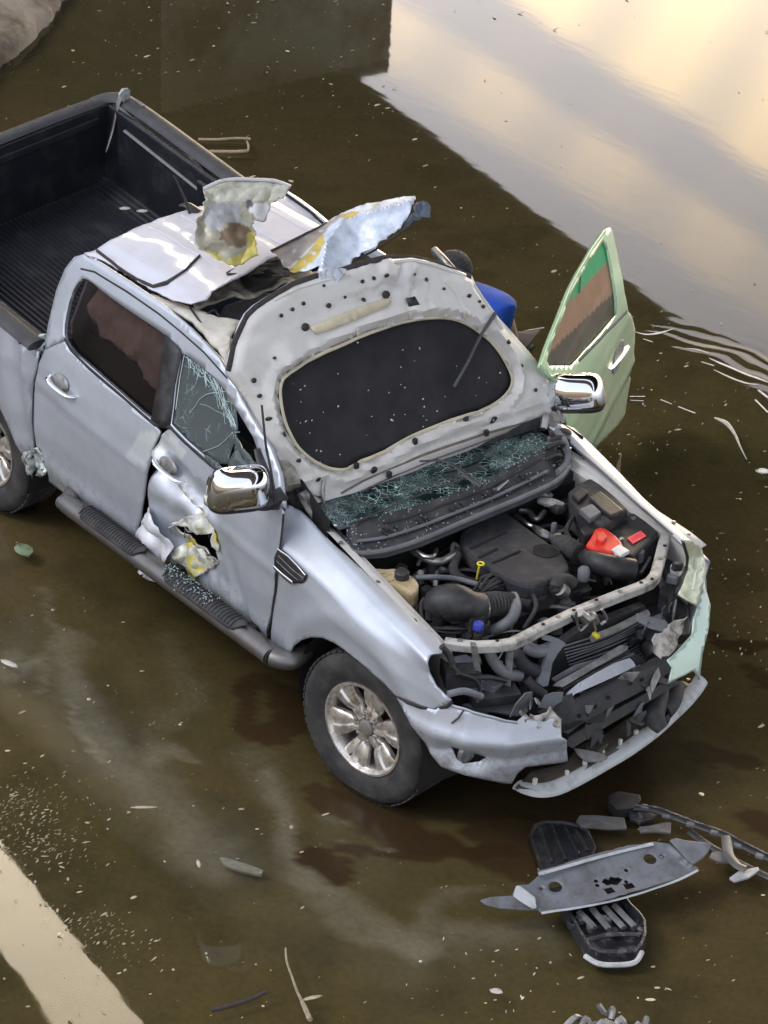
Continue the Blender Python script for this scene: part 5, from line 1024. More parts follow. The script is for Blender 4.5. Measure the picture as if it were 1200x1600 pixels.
g.build('glass_flecks', M['crumbw'], hd, smooth=False, kind='stuff')
tube('hinge_arm', [(-0.660,-0.636,1.042),(-0.680,-0.609,1.101),(-0.700,-0.604,1.174),(-0.740,-0.565,1.228)], .010, M['steel'], hd, n=6)
tube('hinge_arm', [(-0.660,0.829,1.140),(-0.700,0.826,1.193),(-0.740,0.815,1.242),(-0.800,0.808,1.260)], .010, M['steel'], hd, n=6)

# ------------------------------------------------------------------ open door on the far side
LD = [(-0.180,1.423),(-0.039,1.446),(0.132,1.470),(0.332,1.493),(0.547,1.512),(0.753,1.521),(1.013,1.524),(1.316,1.510),(1.420,1.487),(1.444,1.457),(1.439,1.379),(1.402,1.273),(1.364,1.155),(1.383,1.042),(1.494,0.952),(1.589,0.845),(1.635,0.726),(1.699,0.609),(1.952,0.362),(1.894,0.258),(1.892,0.178),(1.795,0.173),(1.463,0.250),(1.034,0.374),(0.415,0.663),(0.019,0.866),(-0.006,1.044),(0.016,1.160),(-0.024,1.271),(-0.113,1.361)]
WG = [(-0.054,1.400),(0.088,1.433),(0.257,1.452),(0.469,1.472),(0.725,1.489),(0.944,1.495),(1.149,1.484),(1.254,1.473),(1.278,1.433),(1.260,1.357),(1.224,1.276),(1.183,1.196),(1.142,1.128),(0.858,1.163),(0.525,1.208),(0.378,1.225),(0.239,1.246),(-0.049,1.372)]
def ld_p(a, z):
    p = Vector(s_ldoor(a, z)); p += Vector((.817, .577, 0)) * (.004 * noise.noise(Vector((a * 3, z * 3, 5))) + .010 * math.exp(-((z - .60) / .05) ** 2) + .006 * math.exp(-((z - 1.0) / .04) ** 2)); return tuple(p)
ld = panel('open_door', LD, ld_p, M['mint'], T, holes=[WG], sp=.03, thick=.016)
ld['label'] = 'far side front door swung wide open, looking pale green'
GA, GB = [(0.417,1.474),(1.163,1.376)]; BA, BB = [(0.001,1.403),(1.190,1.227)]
def gcol(a, z):  # green and brown bands paint a reflection into the glass colour
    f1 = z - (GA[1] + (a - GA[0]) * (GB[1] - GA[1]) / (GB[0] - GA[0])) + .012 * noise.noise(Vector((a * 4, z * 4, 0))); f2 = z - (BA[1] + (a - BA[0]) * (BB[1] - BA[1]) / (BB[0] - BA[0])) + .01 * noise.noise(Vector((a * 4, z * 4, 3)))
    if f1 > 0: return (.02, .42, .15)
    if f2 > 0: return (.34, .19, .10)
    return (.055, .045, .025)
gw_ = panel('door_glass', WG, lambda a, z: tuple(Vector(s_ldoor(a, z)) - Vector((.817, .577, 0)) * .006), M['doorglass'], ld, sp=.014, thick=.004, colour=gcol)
def lstrip(name, uv, w_, m_, off=.004, fn=ld_p):
    P = [Vector(fn(*q)) + Vector((.817, .577, 0)) * off for q in dens(uv, .05, False)]
    return tube(name, P, w_, m_, ld, n=6, smooth=0, flat=.5, up=(.817, .577, 0))
lstrip('belt_strip', [(0.365,1.214),(0.585,1.182),(0.908,1.134),(1.355,1.054)], .014, M['grey'])
lstrip('window_channel', [(1.287,1.464),(1.284,1.389),(1.251,1.292),(1.200,1.199),(1.154,1.123)], .010, M['black'])
lstrip('division_bar', [(0.798,1.503),(0.745,1.471),(0.687,1.435)], .005, M['black'])
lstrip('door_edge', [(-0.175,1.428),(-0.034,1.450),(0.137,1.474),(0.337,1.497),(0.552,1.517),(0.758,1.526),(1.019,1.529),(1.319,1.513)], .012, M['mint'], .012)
lh = [(0.943,0.909),(1.422,0.825)]; handle('handle', lh[0], lh[1], ld, s_ldoor, .014)
# door mirrors
def mirror(c, ax, fw, L_, H_, D_, parent, name='door_mirror'):
    c = Vector(c); ax = Vector(ax).normalized(); fw = Vector(fw); fw = (fw - ax * fw.dot(ax)).normalized(); up = ax.cross(fw)
    if up.z < 0: up = -up
    def shell(k0, k1, sc_=1, zc=0):
        g = MB(); rows = []
        for i in range(k0, k1 + 1):
            ph = -math.pi / 2 + math.pi * i / 20; row = []
            for j in range(29):
                th = math.pi * (j / 28) - math.pi / 2
                ce = lambda t_, e: math.copysign(abs(math.cos(t_)) ** e, math.cos(t_)); se = lambda t_, e: math.copysign(abs(math.sin(t_)) ** e, math.sin(t_))
                a_ = ce(ph, .34) * se(th, .50); f_ = ce(ph, .55) * ce(th, .70); u_ = se(ph, .72)
                a_ *= 1 - .10 * (u_ + 1) * (1 if a_ > 0 else .2)
                row.append(c + ax * (a_ * L_ * sc_) + fw * (f_ * D_ * sc_) + up * (u_ * H_ * sc_))
            rows.append(row)
        g.grid(rows); return g
    o_ = shell(7, 20).build(name, M['chrome'], parent, thick=.004)
    shell(0, 7, 1.0).build('mirror_base', M['black'], o_, thick=.004)
    g = MB(); g.box(c - fw * .012, (1, 1, 1)); g.v = g.v[:0]; g.f = []
    g.prism([c - fw * .01 + ax * (L_ * .9 * math.copysign(abs(math.cos(t_)) ** .5, math.cos(t_))) + up * (H_ * .85 * math.copysign(abs(math.sin(t_)) ** .6, math.sin(t_))) for t_ in [2 * math.pi * k / 24 for k in range(24)]], fw, .008); g.build('mirror_glass', M['grey'], o_)
    g = MB(); g.tube([c - ax * 0 - up * H_ * .75, c - ax * (-L_) * .0 - up * H_ * .95 , c - up * H_ * 1.15 + ax * 0], .0001, n=3)
    return o_, ax, fw, up
mc = [(-0.747,-1.060,1.327)][0]
mo, ax_, fw_, up_ = mirror(mc, (-.42, -.9, -.03), (.9, -.42, -.05), .150, .105, .11, fd)
c_ = Vector(mc)
tube('mirror_arm', [c_ - ax_ * .09 - up_ * .09, c_ - ax_ * .15 - up_ * .10, c_ - ax_ * .22 - up_ * .06], [.045, .04, .035], M['black'], mo, n=8)
tube('mirror_sail', [(-0.785,1.457),(-0.776,1.387),(-0.745,1.311),(-0.710,1.237),(-0.668,1.195)] and [Vector(s_side(*q)) + Vector((0, -.02, 0)) for q in [(-0.893,1.384),(-0.815,1.332),(-0.738,1.284),(-0.680,1.235),(-0.652,1.202)]], [.018, .03, .034, .03, .018], M['black'], fd, n=8, flat=.4)
g = MB(); g.grid([[c_ + ax_ * (.148 * math.cos(t_)) + fw_ * (.112 * math.sin(t_) * .8) + up_ * h_ for t_ in [.1 + k * .12 for k in range(7)]] for h_ in (-.07, -.045, -.02)]); g.build('indicator_lens', M['lens'], mo, thick=.004)
mc2 = Vector([(-0.023,1.250)][0] and s_ldoor(*[(-0.023,1.250)][0])) + Vector((.817, .577, 0)) * .10
mo2, ax2, fw2, up2 = mirror(mc2, (.62, .78, .05), (.55, -.75, .1), .150, .095, .11, ld)
tube('mirror_arm', [mc2 - ax2 * .08 - up2 * .08, mc2 - ax2 * .12 - Vector((.05, .06, .09)), mc2 - Vector((.12, .1, .10))], [.04, .04, .035], M['black'], mo2, n=8)

# ------------------------------------------------------------------ front end
bx = MB(); bx.grid([[(-.36, -.70, 1.02), (-.36, -.70, .45), (.42, -.70, .45), (.42, -.70, .7)], [(-.36, -.3, .95), (-.36, -.2, .42), (.42, -.2, .42), (.42, -.2, .45)], [(-.36, .3, .95), (-.36, .2, .42), (.42, .2, .42), (.42, .2, .45)], [(-.36, .70, 1.02), (-.36, .70, .45), (.42, .70, .45), (.42, .70, .7)]])
bx.build('engine_bay', M['dark'], T, smooth=False)
box('bulkhead', (-.40, 0, .80), (.05, 1.40, .50), M['blackm'], T); box('engine_block', (-.05, .02, .66), (.55, .50, .40), M['black'], T, bevel=.03)
def slab(name, uvs, z, h, m_, parent=T, bevel=.015, ch=1, taper=None):
    P = [(x, y) for x, y in uvs]; P = chaikin(P, ch) if ch else P
    g = MB(); g.prism([(x, y, z - h) for x, y in P], (0, 0, 1), h); return g.build(name, m_, parent, smooth=False, bevel=bevel)
EC = [(-0.278,-0.125),(-0.314,-0.073),(-0.330,0.021),(-0.345,0.139),(-0.336,0.186),(-0.289,0.201),(-0.129,0.182),(0.022,0.176),(0.102,0.169),(0.189,0.135),(0.241,0.090),(0.261,0.038),(0.259,-0.056),(0.251,-0.148),(0.211,-0.178),(0.132,-0.194),(0.005,-0.201),(-0.115,-0.195),(-0.211,-0.173)]
ec = slab('engine_cover', EC, 1.0, .085, M['blackm'], bevel=.018)
slab('cover_step', [(-0.137,-0.160),(0.025,-0.174),(0.160,-0.174),(0.261,-0.154),(0.279,-0.048),(0.246,0.104),(0.182,0.161),(0.179,-0.076),(0.062,-0.129),(-0.161,-0.113)], .93, .08, M['black'], ec)
q = [(0.059,0.105)][0]
g = MB(); g.lathe([(.060, .0), (.066, .004), (.070, .0)], (q[0], q[1], .999), 'z', 28); g.build('recess_rim', M['black'], ec)
g = MB(); g.lathe([(.001, 0), (.058, 0), (.058, .004)], (q[0], q[1], 1.001), 'z', 28); g.build('oil_filler_well', M['dark'], ec)
for uv in ([(-0.151,-0.166),(-0.177,0.068)], [(-0.067,-0.186),(-0.083,-0.065)], [(0.004,-0.162),(-0.007,0.008)]):
    (x0, y0), (x1, y1) = uv; tube('cover_slot', [(x0, y0, 1.003), (x1, y1, 1.003)], .008, M['dark'], ec, n=6, flat=.5)
dy_ = [(0.003,-0.234)][0]; g = MB(); g.lathe([(.014 + .005 * math.cos(t_), .005 * math.sin(t_)) for t_ in [k * math.pi / 3 for k in range(7)]], (dy_[0], dy_[1], 1.02), 'z', 16); g.tube([(dy_[0] - .01, dy_[1], 1.0), (dy_[0] - .02, dy_[1], .92)], .005, n=6); g.build('dipstick', M['yellow'], T)
# battery, its cover, red terminal cap, label, fuse box
BA_ = [(0.020,0.426),(0.007,0.558),(0.011,0.695),(0.108,0.688),(0.217,0.668),(0.267,0.541),(0.313,0.412),(0.185,0.398)]
bt = slab('battery', BA_, 1.0, .17, M['black'], bevel=.012, ch=0)
RC = [(0.169,0.250),(0.136,0.307),(0.083,0.385),(0.088,0.425),(0.125,0.427),(0.185,0.421),(0.233,0.409),(0.279,0.383),(0.299,0.341),(0.294,0.303),(0.249,0.277),(0.211,0.252)]
rc = slab('red_terminal_cover', RC, 1.045, .05, M['red'], bt, bevel=.010, ch=0)
slab('cover_lug', [(0.144,0.336),(0.146,0.370),(0.193,0.356),(0.218,0.309),(0.184,0.301)], 1.065, .03, M['red'], rc, bevel=.006, ch=0)
slab('cover_tab', [(0.273,0.313),(0.259,0.376),(0.329,0.376),(0.340,0.310)], 1.05, .02, M['white'], rc, bevel=.004, ch=0)
lb = [(0.183,0.498),(0.169,0.595),(0.219,0.585),(0.237,0.485)]
lbo = slab('battery_label', lb, 1.006, .004, M['label'], bt, bevel=0, ch=0)
for k in range(2):
    t_ = .35 + .3 * k; a_ = [lb[0][c] * (1 - t_) + lb[3][c] * t_ for c in (0, 1)]; b_ = [lb[1][c] * (1 - t_) + lb[2][c] * t_ for c in (0, 1)]
    for j in range(5):
        s0, s1 = .12 + j * .16, .22 + j * .16; P = [(a_[0] + (b_[0] - a_[0]) * s, a_[1] + (b_[1] - a_[1]) * s, 1.0085) for s in (s0, s1)]; tube('print_line', P, .0016, M['red'], lbo, n=4)
q = [(0.197,0.448)][0]; g = MB(); g.lathe([(.012, 0), (.012, .02), (.006, .026)], (q[0], q[1], 1.005), 'z', 10); g.build('terminal', M['steel'], bt)
FBX = [(-0.230,0.493),(-0.267,0.594),(-0.276,0.671),(-0.202,0.670),(-0.082,0.651),(0.051,0.619),(0.068,0.524),(0.106,0.410),(0.033,0.408),(-0.073,0.422),(-0.162,0.441)]
fx = slab('fuse_box', FBX, 1.06, .15, M['blackm'], bevel=.012, ch=0)
slab('fuse_lid', [(-0.107,0.510),(-0.123,0.596),(0.009,0.574),(0.080,0.562),(0.088,0.476),(0.018,0.479)], 1.085, .03, M['black'], fx, bevel=.008, ch=0)
slab('fuse_lid', [(-0.171,0.458),(-0.201,0.545),(-0.144,0.543),(-0.106,0.445)], 1.085, .03, M['black'], fx, bevel=.008, ch=0)
slab('relay_block', [(-0.051,0.402),(-0.059,0.488),(0.029,0.469),(0.045,0.384)], 1.08, .03, M['grey'], fx, bevel=.006, ch=0)
slab('side_plastic', [(0.101,0.349),(0.087,0.413),(0.070,0.495),(0.035,0.507),(0.034,0.408),(0.032,0.331),(0.088,0.309)], 1.04, .1, M['black'], bevel=.01, ch=0)
# coolant tank
CTK = [(-0.259,-0.685),(-0.265,-0.614),(-0.236,-0.601),(-0.214,-0.548),(-0.156,-0.532),(-0.064,-0.535),(-0.000,-0.590),(0.011,-0.632),(-0.071,-0.636),(-0.120,-0.669),(-0.161,-0.710),(-0.211,-0.715)]
ck = slab('coolant_tank', CTK, 1.0, .17, M['cream'], bevel=.02)
q = [(-0.125,-0.587)][0]; g = MB(); g.lathe([(.034, 0), (.034, .03), (.028, .036), (.001, .036)], (q[0], q[1], 1.0), 'z', 18); g.build('tank_cap', M['black'], ck)
for q in [(-0.176,-0.648),(-0.204,-0.669),(-0.131,-0.640)]: box('tank_rib', (q[0], q[1], .995), (.012, .09, .02), M['cream'], ck, bevel=.004)
# intake elbow and pipes: every run has its own height
def pipe(name, s, r, m_, corr=0, n=10, parent=T, **kw): return tube(name, s, r, m_, parent, n=n, corr=corr, **kw)
pipe('air_intake_duct', [(0.145,-0.609,0.960),(0.155,-0.584,1.000),(0.203,-0.544,1.020),(0.239,-0.488,1.000),(0.238,-0.423,0.980)], [.06, .085, .085, .07, .06], M['black'], n=16)
pipe('intake_bellows', [(0.238,-0.423,0.980),(0.250,-0.347,0.970),(0.266,-0.273,0.950)], [.055, .055, .05], M['rubber'], corr=.10, n=16, smooth=10)
pipe('hose_clamp', [(0.242,-0.426,0.980),(0.247,-0.408,0.980)], .060, M['steel'], n=16, smooth=0)
pipe('radiator_hose', [(0.242,-0.240,0.970),(0.316,-0.287,0.970),(0.357,-0.343,0.950),(0.346,-0.387,0.920),(0.302,-0.395,0.880)], .026, M['grey'], n=10)
pipe('radiator_hose', [(0.284,0.080,0.950),(0.279,0.043,0.980),(0.292,-0.016,1.000),(0.302,-0.042,0.980),(0.293,-0.007,0.930)], .03, M['rubber'], n=12)
pipe('hose_clamp', [(0.320,-0.035,0.980),(0.322,-0.003,0.950)], .033, M['steel'], n=12, smooth=0)
pipe('turbo_pipe', [(0.156,0.249,0.980),(0.273,0.239,1.000),(0.328,0.289,0.990),(0.370,0.371,0.970)], [.04, .05, .055, .05], M['black'], n=14)
pipe('turbo_pipe', [(-0.004,0.240,0.980),(0.074,0.221,1.000),(0.164,0.220,1.000)], [.035, .045, .045], M['rubber'], n=12, corr=.07, smooth=8)
pipe('metal_pipe', [(-0.289,-0.392,1.000),(-0.231,-0.390,1.000),(-0.173,-0.384,1.000),(-0.139,-0.345,1.000),(-0.177,-0.248,0.980),(-0.228,-0.170,0.950)], .018, M['steel'])
pipe('metal_pipe', [(-0.229,-0.416,1.030),(-0.174,-0.416,1.030),(-0.160,-0.375,1.030),(-0.233,-0.299,1.000)], .010, M['chromed'])
pipe('black_hose', [(-0.177,-0.217,0.970),(-0.113,-0.296,0.970),(-0.062,-0.322,0.960),(-0.030,-0.286,0.930),(-0.018,-0.219,0.900)], .022, M['rubber'])
pipe('black_hose', [(-0.115,-0.511,0.980),(-0.058,-0.447,0.990),(-0.014,-0.351,0.970),(0.069,-0.288,0.960),(0.110,-0.208,0.940),(0.113,-0.114,0.920)], .013, M['grey'])
pipe('coolant_hose', [(-0.263,0.379,0.970),(-0.241,0.313,0.960),(-0.317,0.331,0.960),(-0.363,0.315,0.950)], .014, M['steel'])
pipe('alloy_bracket', [(-0.272,0.206,1.000),(-0.227,0.207,1.000),(-0.172,0.203,1.000),(-0.153,0.210,1.000)], .010, M['chromed'])
for k in range(9):
    s_ = k * 6.0; rs = random.Random(k)
    c0 = [(0.096,-0.329,0.950),(0.099,-0.124,0.950),(-0.025,-0.616,0.920),(0.216,-0.590,0.900)]
    a = [c0[0][c] + rs.uniform(-.02, .02) for c in range(3)]; b = [c0[1][c] + rs.uniform(-.02, .02) for c in range(3)]
    m_ = [(a[c] + b[c]) / 2 + (.03 if c == 2 else rs.uniform(-.04, .04)) for c in range(3)]; pipe('wiring_loom', [a, m_, b], .007, M['black'], n=6)
arc = [(0.005,-0.562,0.950),(0.046,-0.619,0.940),(0.118,-0.658,0.930),(0.187,-0.641,0.920),(0.260,-0.591,0.920),(0.291,-0.507,0.920),(0.282,-0.425,0.920)]
for k in range(6): pipe('wiring_loom', [(x - .018 * k + .01 * math.sin(k * 5 + i), y + .014 * k * (1 if i > 3 else -1), z - .012 * k + .01 * math.sin(k * 3 + i * 2)) for i, (x, y, z) in enumerate(arc)], .009, M['black'], n=6)
pipe('wiring_loom', [(0.031,-0.563,0.980),(0.024,-0.475,0.980),(0.055,-0.409,0.980),(0.101,-0.371,0.970)], .012, M['rubber'], n=6)
pipe('wiring_loom', [(0.055,-0.278,0.980),(0.070,-0.216,0.990),(0.120,-0.182,0.980),(0.159,-0.175,0.960)], .009, M['rubber'], n=6)
pipe('wiring_loom', [(-0.132,0.481,1.000),(-0.097,0.402,1.000),(-0.042,0.323,0.990),(0.031,0.292,0.980)], .012, M['rubber'], n=6)
for s_, m_ in (([(-0.295,0.370,1.020),(-0.230,0.392,1.030),(-0.194,0.433,1.020)], 'lgrey'), ([(-0.334,0.388,1.020),(-0.315,0.418,1.030),(-0.280,0.437,1.020)], 'steel'), ([(-0.254,0.408,1.000),(-0.175,0.385,1.020),(-0.204,0.460,1.000)], 'black'), ([(-0.186,0.254,0.960),(-0.090,0.228,0.980),(-0.060,0.251,0.970)], 'steel'), ([(-0.039,0.231,0.980),(-0.006,0.239,1.000),(0.038,0.241,1.000)], 'steel')):
    pipe('fitting', s_, [.016, .024, .016], M[m_], n=8)
bc = [(0.371,-0.551)][0]; g = MB(); g.lathe([(.024, .975), (.024, 1.0), (.020, 1.006), (.001, 1.006)], (bc[0], bc[1], 0), 'z', 18); g.build('blue_filler_cap', M['blue'], T); pipe('washer_neck', [(bc[0], bc[1], .95), (bc[0] - .01, bc[1], .8)], .02, M['black'])
rs = random.Random(12); bz = [(-0.329,-0.559),(-0.366,-0.306),(-0.575,0.134),(-0.642,0.713),(-0.458,0.759),(0.161,0.691),(0.302,0.481),(0.396,-0.371),(0.236,-0.607),(-0.028,-0.612)]
xs2 = [p[0] for p in bz]; ys2 = [p[1] for p in bz]
for k in range(170):
    for _ in range(40):
        x = rs.uniform(min(xs2), max(xs2)); y = rs.uniform(min(ys2), max(ys2))
        if inside(x, y, bz) and not inside(x, y, EC): break
    z = rs.uniform(.72, .95); kind_ = rs.random()
    if kind_ < .55:
        d_ = Vector((rs.uniform(-1, 1), rs.uniform(-1, 1), rs.uniform(-.3, .3))) * .12; p = Vector((x, y, z)); pipe('small_hose', [p - d_, p + Vector((rs.uniform(-.05, .05), rs.uniform(-.05, .05), .03)), p + d_], rs.uniform(.004, .013), M[rs.choice(['black', 'rubber', 'grey', 'black', 'steel', 'lgrey2'])], n=6)
    elif kind_ < .8: box('engine_part', (x, y, z), (rs.uniform(.02, .08), rs.uniform(.02, .08), rs.uniform(.02, .08)), M[rs.choice(['black', 'blackm', 'rubber', 'grey', 'steel'])], T, rot=Matrix.Rotation(rs.random() * 3, 3, 'Z'))
    else:
        g = MB(); r_ = rs.uniform(.015, .04); g.lathe([(r_, 0), (r_, .05), (r_ * .7, .06), (.001, .06)], (x, y, z), 'z', 12); g.build('engine_part', M[rs.choice(['black', 'steel', 'grey'])], T)

# radiator support
def beam(name, pts, w_, h_, m_, parent=T, out=(1, 0, 0)):
    pts = [Vector(p) for p in pts]; rows = []
    for i, p in enumerate(pts):
        t_ = (pts[min(i + 1, len(pts) - 1)] - pts[max(i - 1, 0)]).normalized(); s_ = t_.cross(Vector((0, 0, 1))).normalized(); u_ = s_.cross(t_)
        rows.append([p - s_ * w_ / 2 - u_ * h_, p - s_ * w_ / 2, p - s_ * w_ * .3 + u_ * .006, p + s_ * w_ * .3 + u_ * .006, p + s_ * w_ / 2, p + s_ * w_ / 2 - u_ * h_])
    g = MB(); g.grid(rows, True); g.f += [tuple(range(6)), tuple(range((len(pts) - 1) * 6, len(pts) * 6))[::-1]]
    return g.build(name, m_, parent, smooth=False, bevel=.003)
RSP = [(x, y, .97) for x, y in [(0.355,-0.726),(0.398,-0.690),(0.456,-0.632),(0.500,-0.557),(0.524,-0.486),(0.516,-0.394),(0.502,-0.301),(0.497,-0.203),(0.488,-0.109),(0.486,0.034),(0.485,0.170),(0.487,0.303),(0.483,0.367),(0.455,0.427),(0.376,0.525),(0.294,0.621),(0.219,0.711)]]
rsb = beam('radiator_support', RSP, .052, .035, M['lgrey'])
for i, k in enumerate((1, 3, 6, 7, 8, 9, 10, 11, 12, 14, 15)):
    p = Vector(RSP[k]); g = MB(); g.lathe([(.009 if i % 3 else .013, 0), (.009 if i % 3 else .013, .003), (.001, .0035)], (p.x + .004 * (-1) ** i, p.y + .01, .976), 'z', 12); g.build('hole' if i % 3 else 'bolt', M['dark'] if i % 3 else M['steel'], rsb)
for s_ in ([(0.500,-0.687,1.012),(0.500,-0.671,0.948),(0.500,-0.654,0.869)], [(0.520,-0.489,0.920),(0.520,-0.491,0.808),(0.520,-0.494,0.675)], [(0.400,0.510,0.905),(0.400,0.568,0.765),(0.400,0.604,0.666)]):
    a, b = Vector(s_[0]), Vector(s_[-1]); g = MB(); g.tube([a, (a + b) / 2, b], .026, n=4, flat=.5, smooth=0); g.build('support_post', M['lgrey2'], T, smooth=False, bevel=.003)
lgt = [(0.560,-0.131,1.007),(0.560,-0.089,0.966),(0.560,-0.051,0.963),(0.560,-0.020,0.922)]
lt = tube('bonnet_latch', lgt, [.02, .028, .024, .016], M['steel'], T, n=8)
for s_, r_, m_ in (([(0.580,-0.068,0.963),(0.580,-0.043,0.907),(0.580,-0.036,0.871)], .006, 'steel'), ([(0.570,-0.161,1.032),(0.570,-0.131,0.923),(0.570,-0.084,0.939)], .006, 'steel'), ([(0.570,-0.005,0.989),(0.570,0.033,0.923),(0.570,-0.004,0.909)], .007, 'steel'), ([(0.560,-0.176,1.010),(0.560,-0.137,0.953),(0.560,-0.041,0.869)], .005, 'black')): tube('latch_rod', s_, r_, M[m_], lt, n=6)
g = MB(); g.lathe([(.012, -.01), (.012, .02), (.001, .022)], [(0.590,-0.050,0.881)][0], 'x', 12); g.build('yellow_knob', M['yellow'], lt)
# radiator and condenser with fins
CN = [(0.452,-0.198,0.767),(0.446,-0.011,0.817),(0.446,0.391,0.814),(0.467,0.481,0.639),(0.487,0.490,0.472),(0.487,0.203,0.477),(0.484,-0.031,0.502),(0.485,-0.147,0.494),(0.475,-0.279,0.572)]
g = MB(); g.prism(CN, (-1, 0, 0), .04); cn = g.build('radiator', M['black'], T, smooth=False, bevel=.004)
fa_ = [(0.459,-0.113,0.775),(0.458,0.400,0.783)]; fb_ = [(0.488,-0.038,0.531),(0.488,0.466,0.533)]
for k in range(15):
    t_ = k / 14; a = [fa_[0][c] * (1 - t_) + fb_[0][c] * t_ for c in range(3)]; b = [fa_[1][c] * (1 - t_) + fb_[1][c] * t_ for c in range(3)]; mm = [(a[c] + b[c]) / 2 for c in range(3)]; mm[2] -= .02 + .01 * math.sin(k)
    tube('cooling_fin', [a, mm, b], .005, M['grey'], cn, n=4, smooth=3)
tube('radiator_tube', [(0.481,0.040,0.773),(0.481,0.195,0.774),(0.479,0.379,0.791)], .018, M['lgrey2'], cn, n=8)
def plate(name, s_, nrm, h, m_, parent=T, bevel=.003, **kw):
    g = MB(); g.prism(s_, nrm, h); return g.build(name, m_, parent, smooth=False, bevel=bevel, **kw)
plate('grey_air_guide', [(0.518,-0.320,0.946),(0.534,-0.276,0.925),(0.553,-0.222,0.896),(0.565,-0.197,0.873),(0.566,-0.243,0.837),(0.570,-0.274,0.803),(0.580,-0.289,0.760),(0.592,-0.310,0.707),(0.586,-0.338,0.707),(0.575,-0.360,0.730),(0.562,-0.318,0.801),(0.549,-0.284,0.869),(0.544,-0.267,0.894),(0.530,-0.309,0.914)], (-1, 0, 0), .018, M['plate'])
plate('chrome_grille_strip', [(0.641,-0.219,0.609),(0.618,-0.217,0.640),(0.612,-0.201,0.651),(0.606,-0.137,0.669),(0.606,-0.043,0.685),(0.608,0.069,0.700),(0.617,0.153,0.702),(0.632,0.166,0.685),(0.646,0.170,0.667),(0.644,0.099,0.658),(0.637,-0.028,0.646),(0.631,-0.129,0.638),(0.627,-0.179,0.634)], (-.8, 0, -.6), .012, M['wbar'])
plate('grille_bar', [(0.578,-0.269,0.685),(0.574,-0.244,0.694),(0.576,-0.059,0.722),(0.575,0.132,0.756),(0.587,0.168,0.746),(0.597,0.157,0.731),(0.594,-0.034,0.703),(0.595,-0.222,0.670)], (-.8, 0, -.6), .012, M['lgrey2'])
plate('grille_bar', [(0.539,-0.243,0.695),(0.539,-0.102,0.718),(0.562,0.070,0.716),(0.571,0.071,0.704),(0.554,-0.094,0.699),(0.553,-0.231,0.678)], (-.8, 0, -.6), .012, M['grey'])
plate('grille_mesh', [(0.557,-0.237,0.618),(0.539,-0.077,0.669),(0.561,0.210,0.687),(0.602,0.276,0.643),(0.628,0.238,0.602),(0.617,0.035,0.584),(0.610,-0.148,0.562)], (-.8, 0, -.6), .012, M['blackm'])
for s_ in ([(0.573,-0.199,0.636),(0.575,-0.013,0.665),(0.586,0.207,0.687)], [(0.612,-0.153,0.592),(0.617,0.032,0.616),(0.622,0.219,0.640)], [(0.604,-0.129,0.607),(0.624,0.007,0.602),(0.627,0.158,0.624)]): tube('mesh_bar', s_, .006, M['steel'], T, n=5)
SPOTS = [(0.699,-0.225,0.544),(0.695,0.006,0.558),(0.692,0.241,0.573),(0.664,-0.359,0.683),(0.677,0.131,0.633),(0.654,0.317,0.725),(0.624,0.271,0.844),(0.607,0.389,0.913),(0.658,-0.467,0.707),(0.724,0.149,0.445),(0.731,-0.126,0.415)]
# crash beam, undertray, lip
plate('crash_beam', [(0.677,-0.394,0.629),(0.677,-0.328,0.639),(0.688,-0.205,0.626),(0.693,-0.039,0.635),(0.695,0.150,0.656),(0.694,0.266,0.675),(0.695,0.328,0.681),(0.716,0.343,0.624),(0.718,0.291,0.610),(0.721,0.135,0.579),(0.719,-0.054,0.559),(0.719,-0.223,0.534),(0.723,-0.288,0.513),(0.706,-0.345,0.553)], (-1, 0, -.2), .06, M['cowl'])
for q in [(0.706,0.154,0.633),(0.704,-0.046,0.610),(0.707,-0.216,0.579),(0.702,0.088,0.635),(0.707,-0.123,0.592)]: g = MB(); g.lathe([(.010, 0), (.010, .004), (.001, .005)], q, 'x', 10); g.build('hole', M['dark'], T)
plate('lower_beam', [(0.702,-0.287,0.453),(0.691,-0.249,0.474),(0.685,-0.017,0.503),(0.682,0.217,0.528),(0.677,0.377,0.550),(0.699,0.408,0.516),(0.706,0.199,0.486),(0.712,-0.037,0.457),(0.721,-0.252,0.423)], (-1, 0, -.2), .05, M['black'])
UT = [(0.687,-0.547),(0.635,-0.412),(0.670,-0.238),(0.627,-0.139),(0.582,0.135),(0.544,0.409),(0.450,0.659),(0.553,0.693),(0.608,0.600),(0.645,0.443),(0.692,0.232),(0.741,-0.009),(0.772,-0.248),(0.783,-0.390),(0.757,-0.480)]
panel('undertray', UT, lambda x, y: (x, y, .31 + .03 * noise.noise(Vector((x * 5, y * 5, 0)))), M['traym'], T, sp=.05, thick=.012)
LP = [(0.662,-0.516),(0.707,-0.502),(0.751,-0.465),(0.778,-0.399),(0.779,-0.301),(0.768,-0.185),(0.753,-0.064),(0.737,0.056),(0.713,0.176),(0.681,0.305),(0.649,0.426),(0.615,0.548),(0.578,0.648),(0.549,0.712)]
lp = tube('bumper_lip', [(x, y, .30 + .05 * max(0, i - 9) / 4) for i, (x, y) in enumerate(LP)], .036, M['lipm'], T, n=10, flat=.42, up=(.6, .1, .8))
for i in (2, 4, 5, 6, 7, 8, 9, 11, 12):
    x, y = LP[i]; box('lip_clip', (x - .03, y, .328), (.016, .012 + .004 * (i % 3), .025 + .006 * (i % 4)), M['lens'], lp, bevel=.003)
for (a, m_) in zip([(0.701,-0.083),(0.642,0.236)], ('traym', 'grey', 'traym', 'black', 'traym', 'black', 'grey', 'traym')):
    box('duct_fragment', (a[0], a[1], .36), (.07, .09, .02), M[m_], T, rot=Matrix.Rotation(.3, 3, 'Z'))
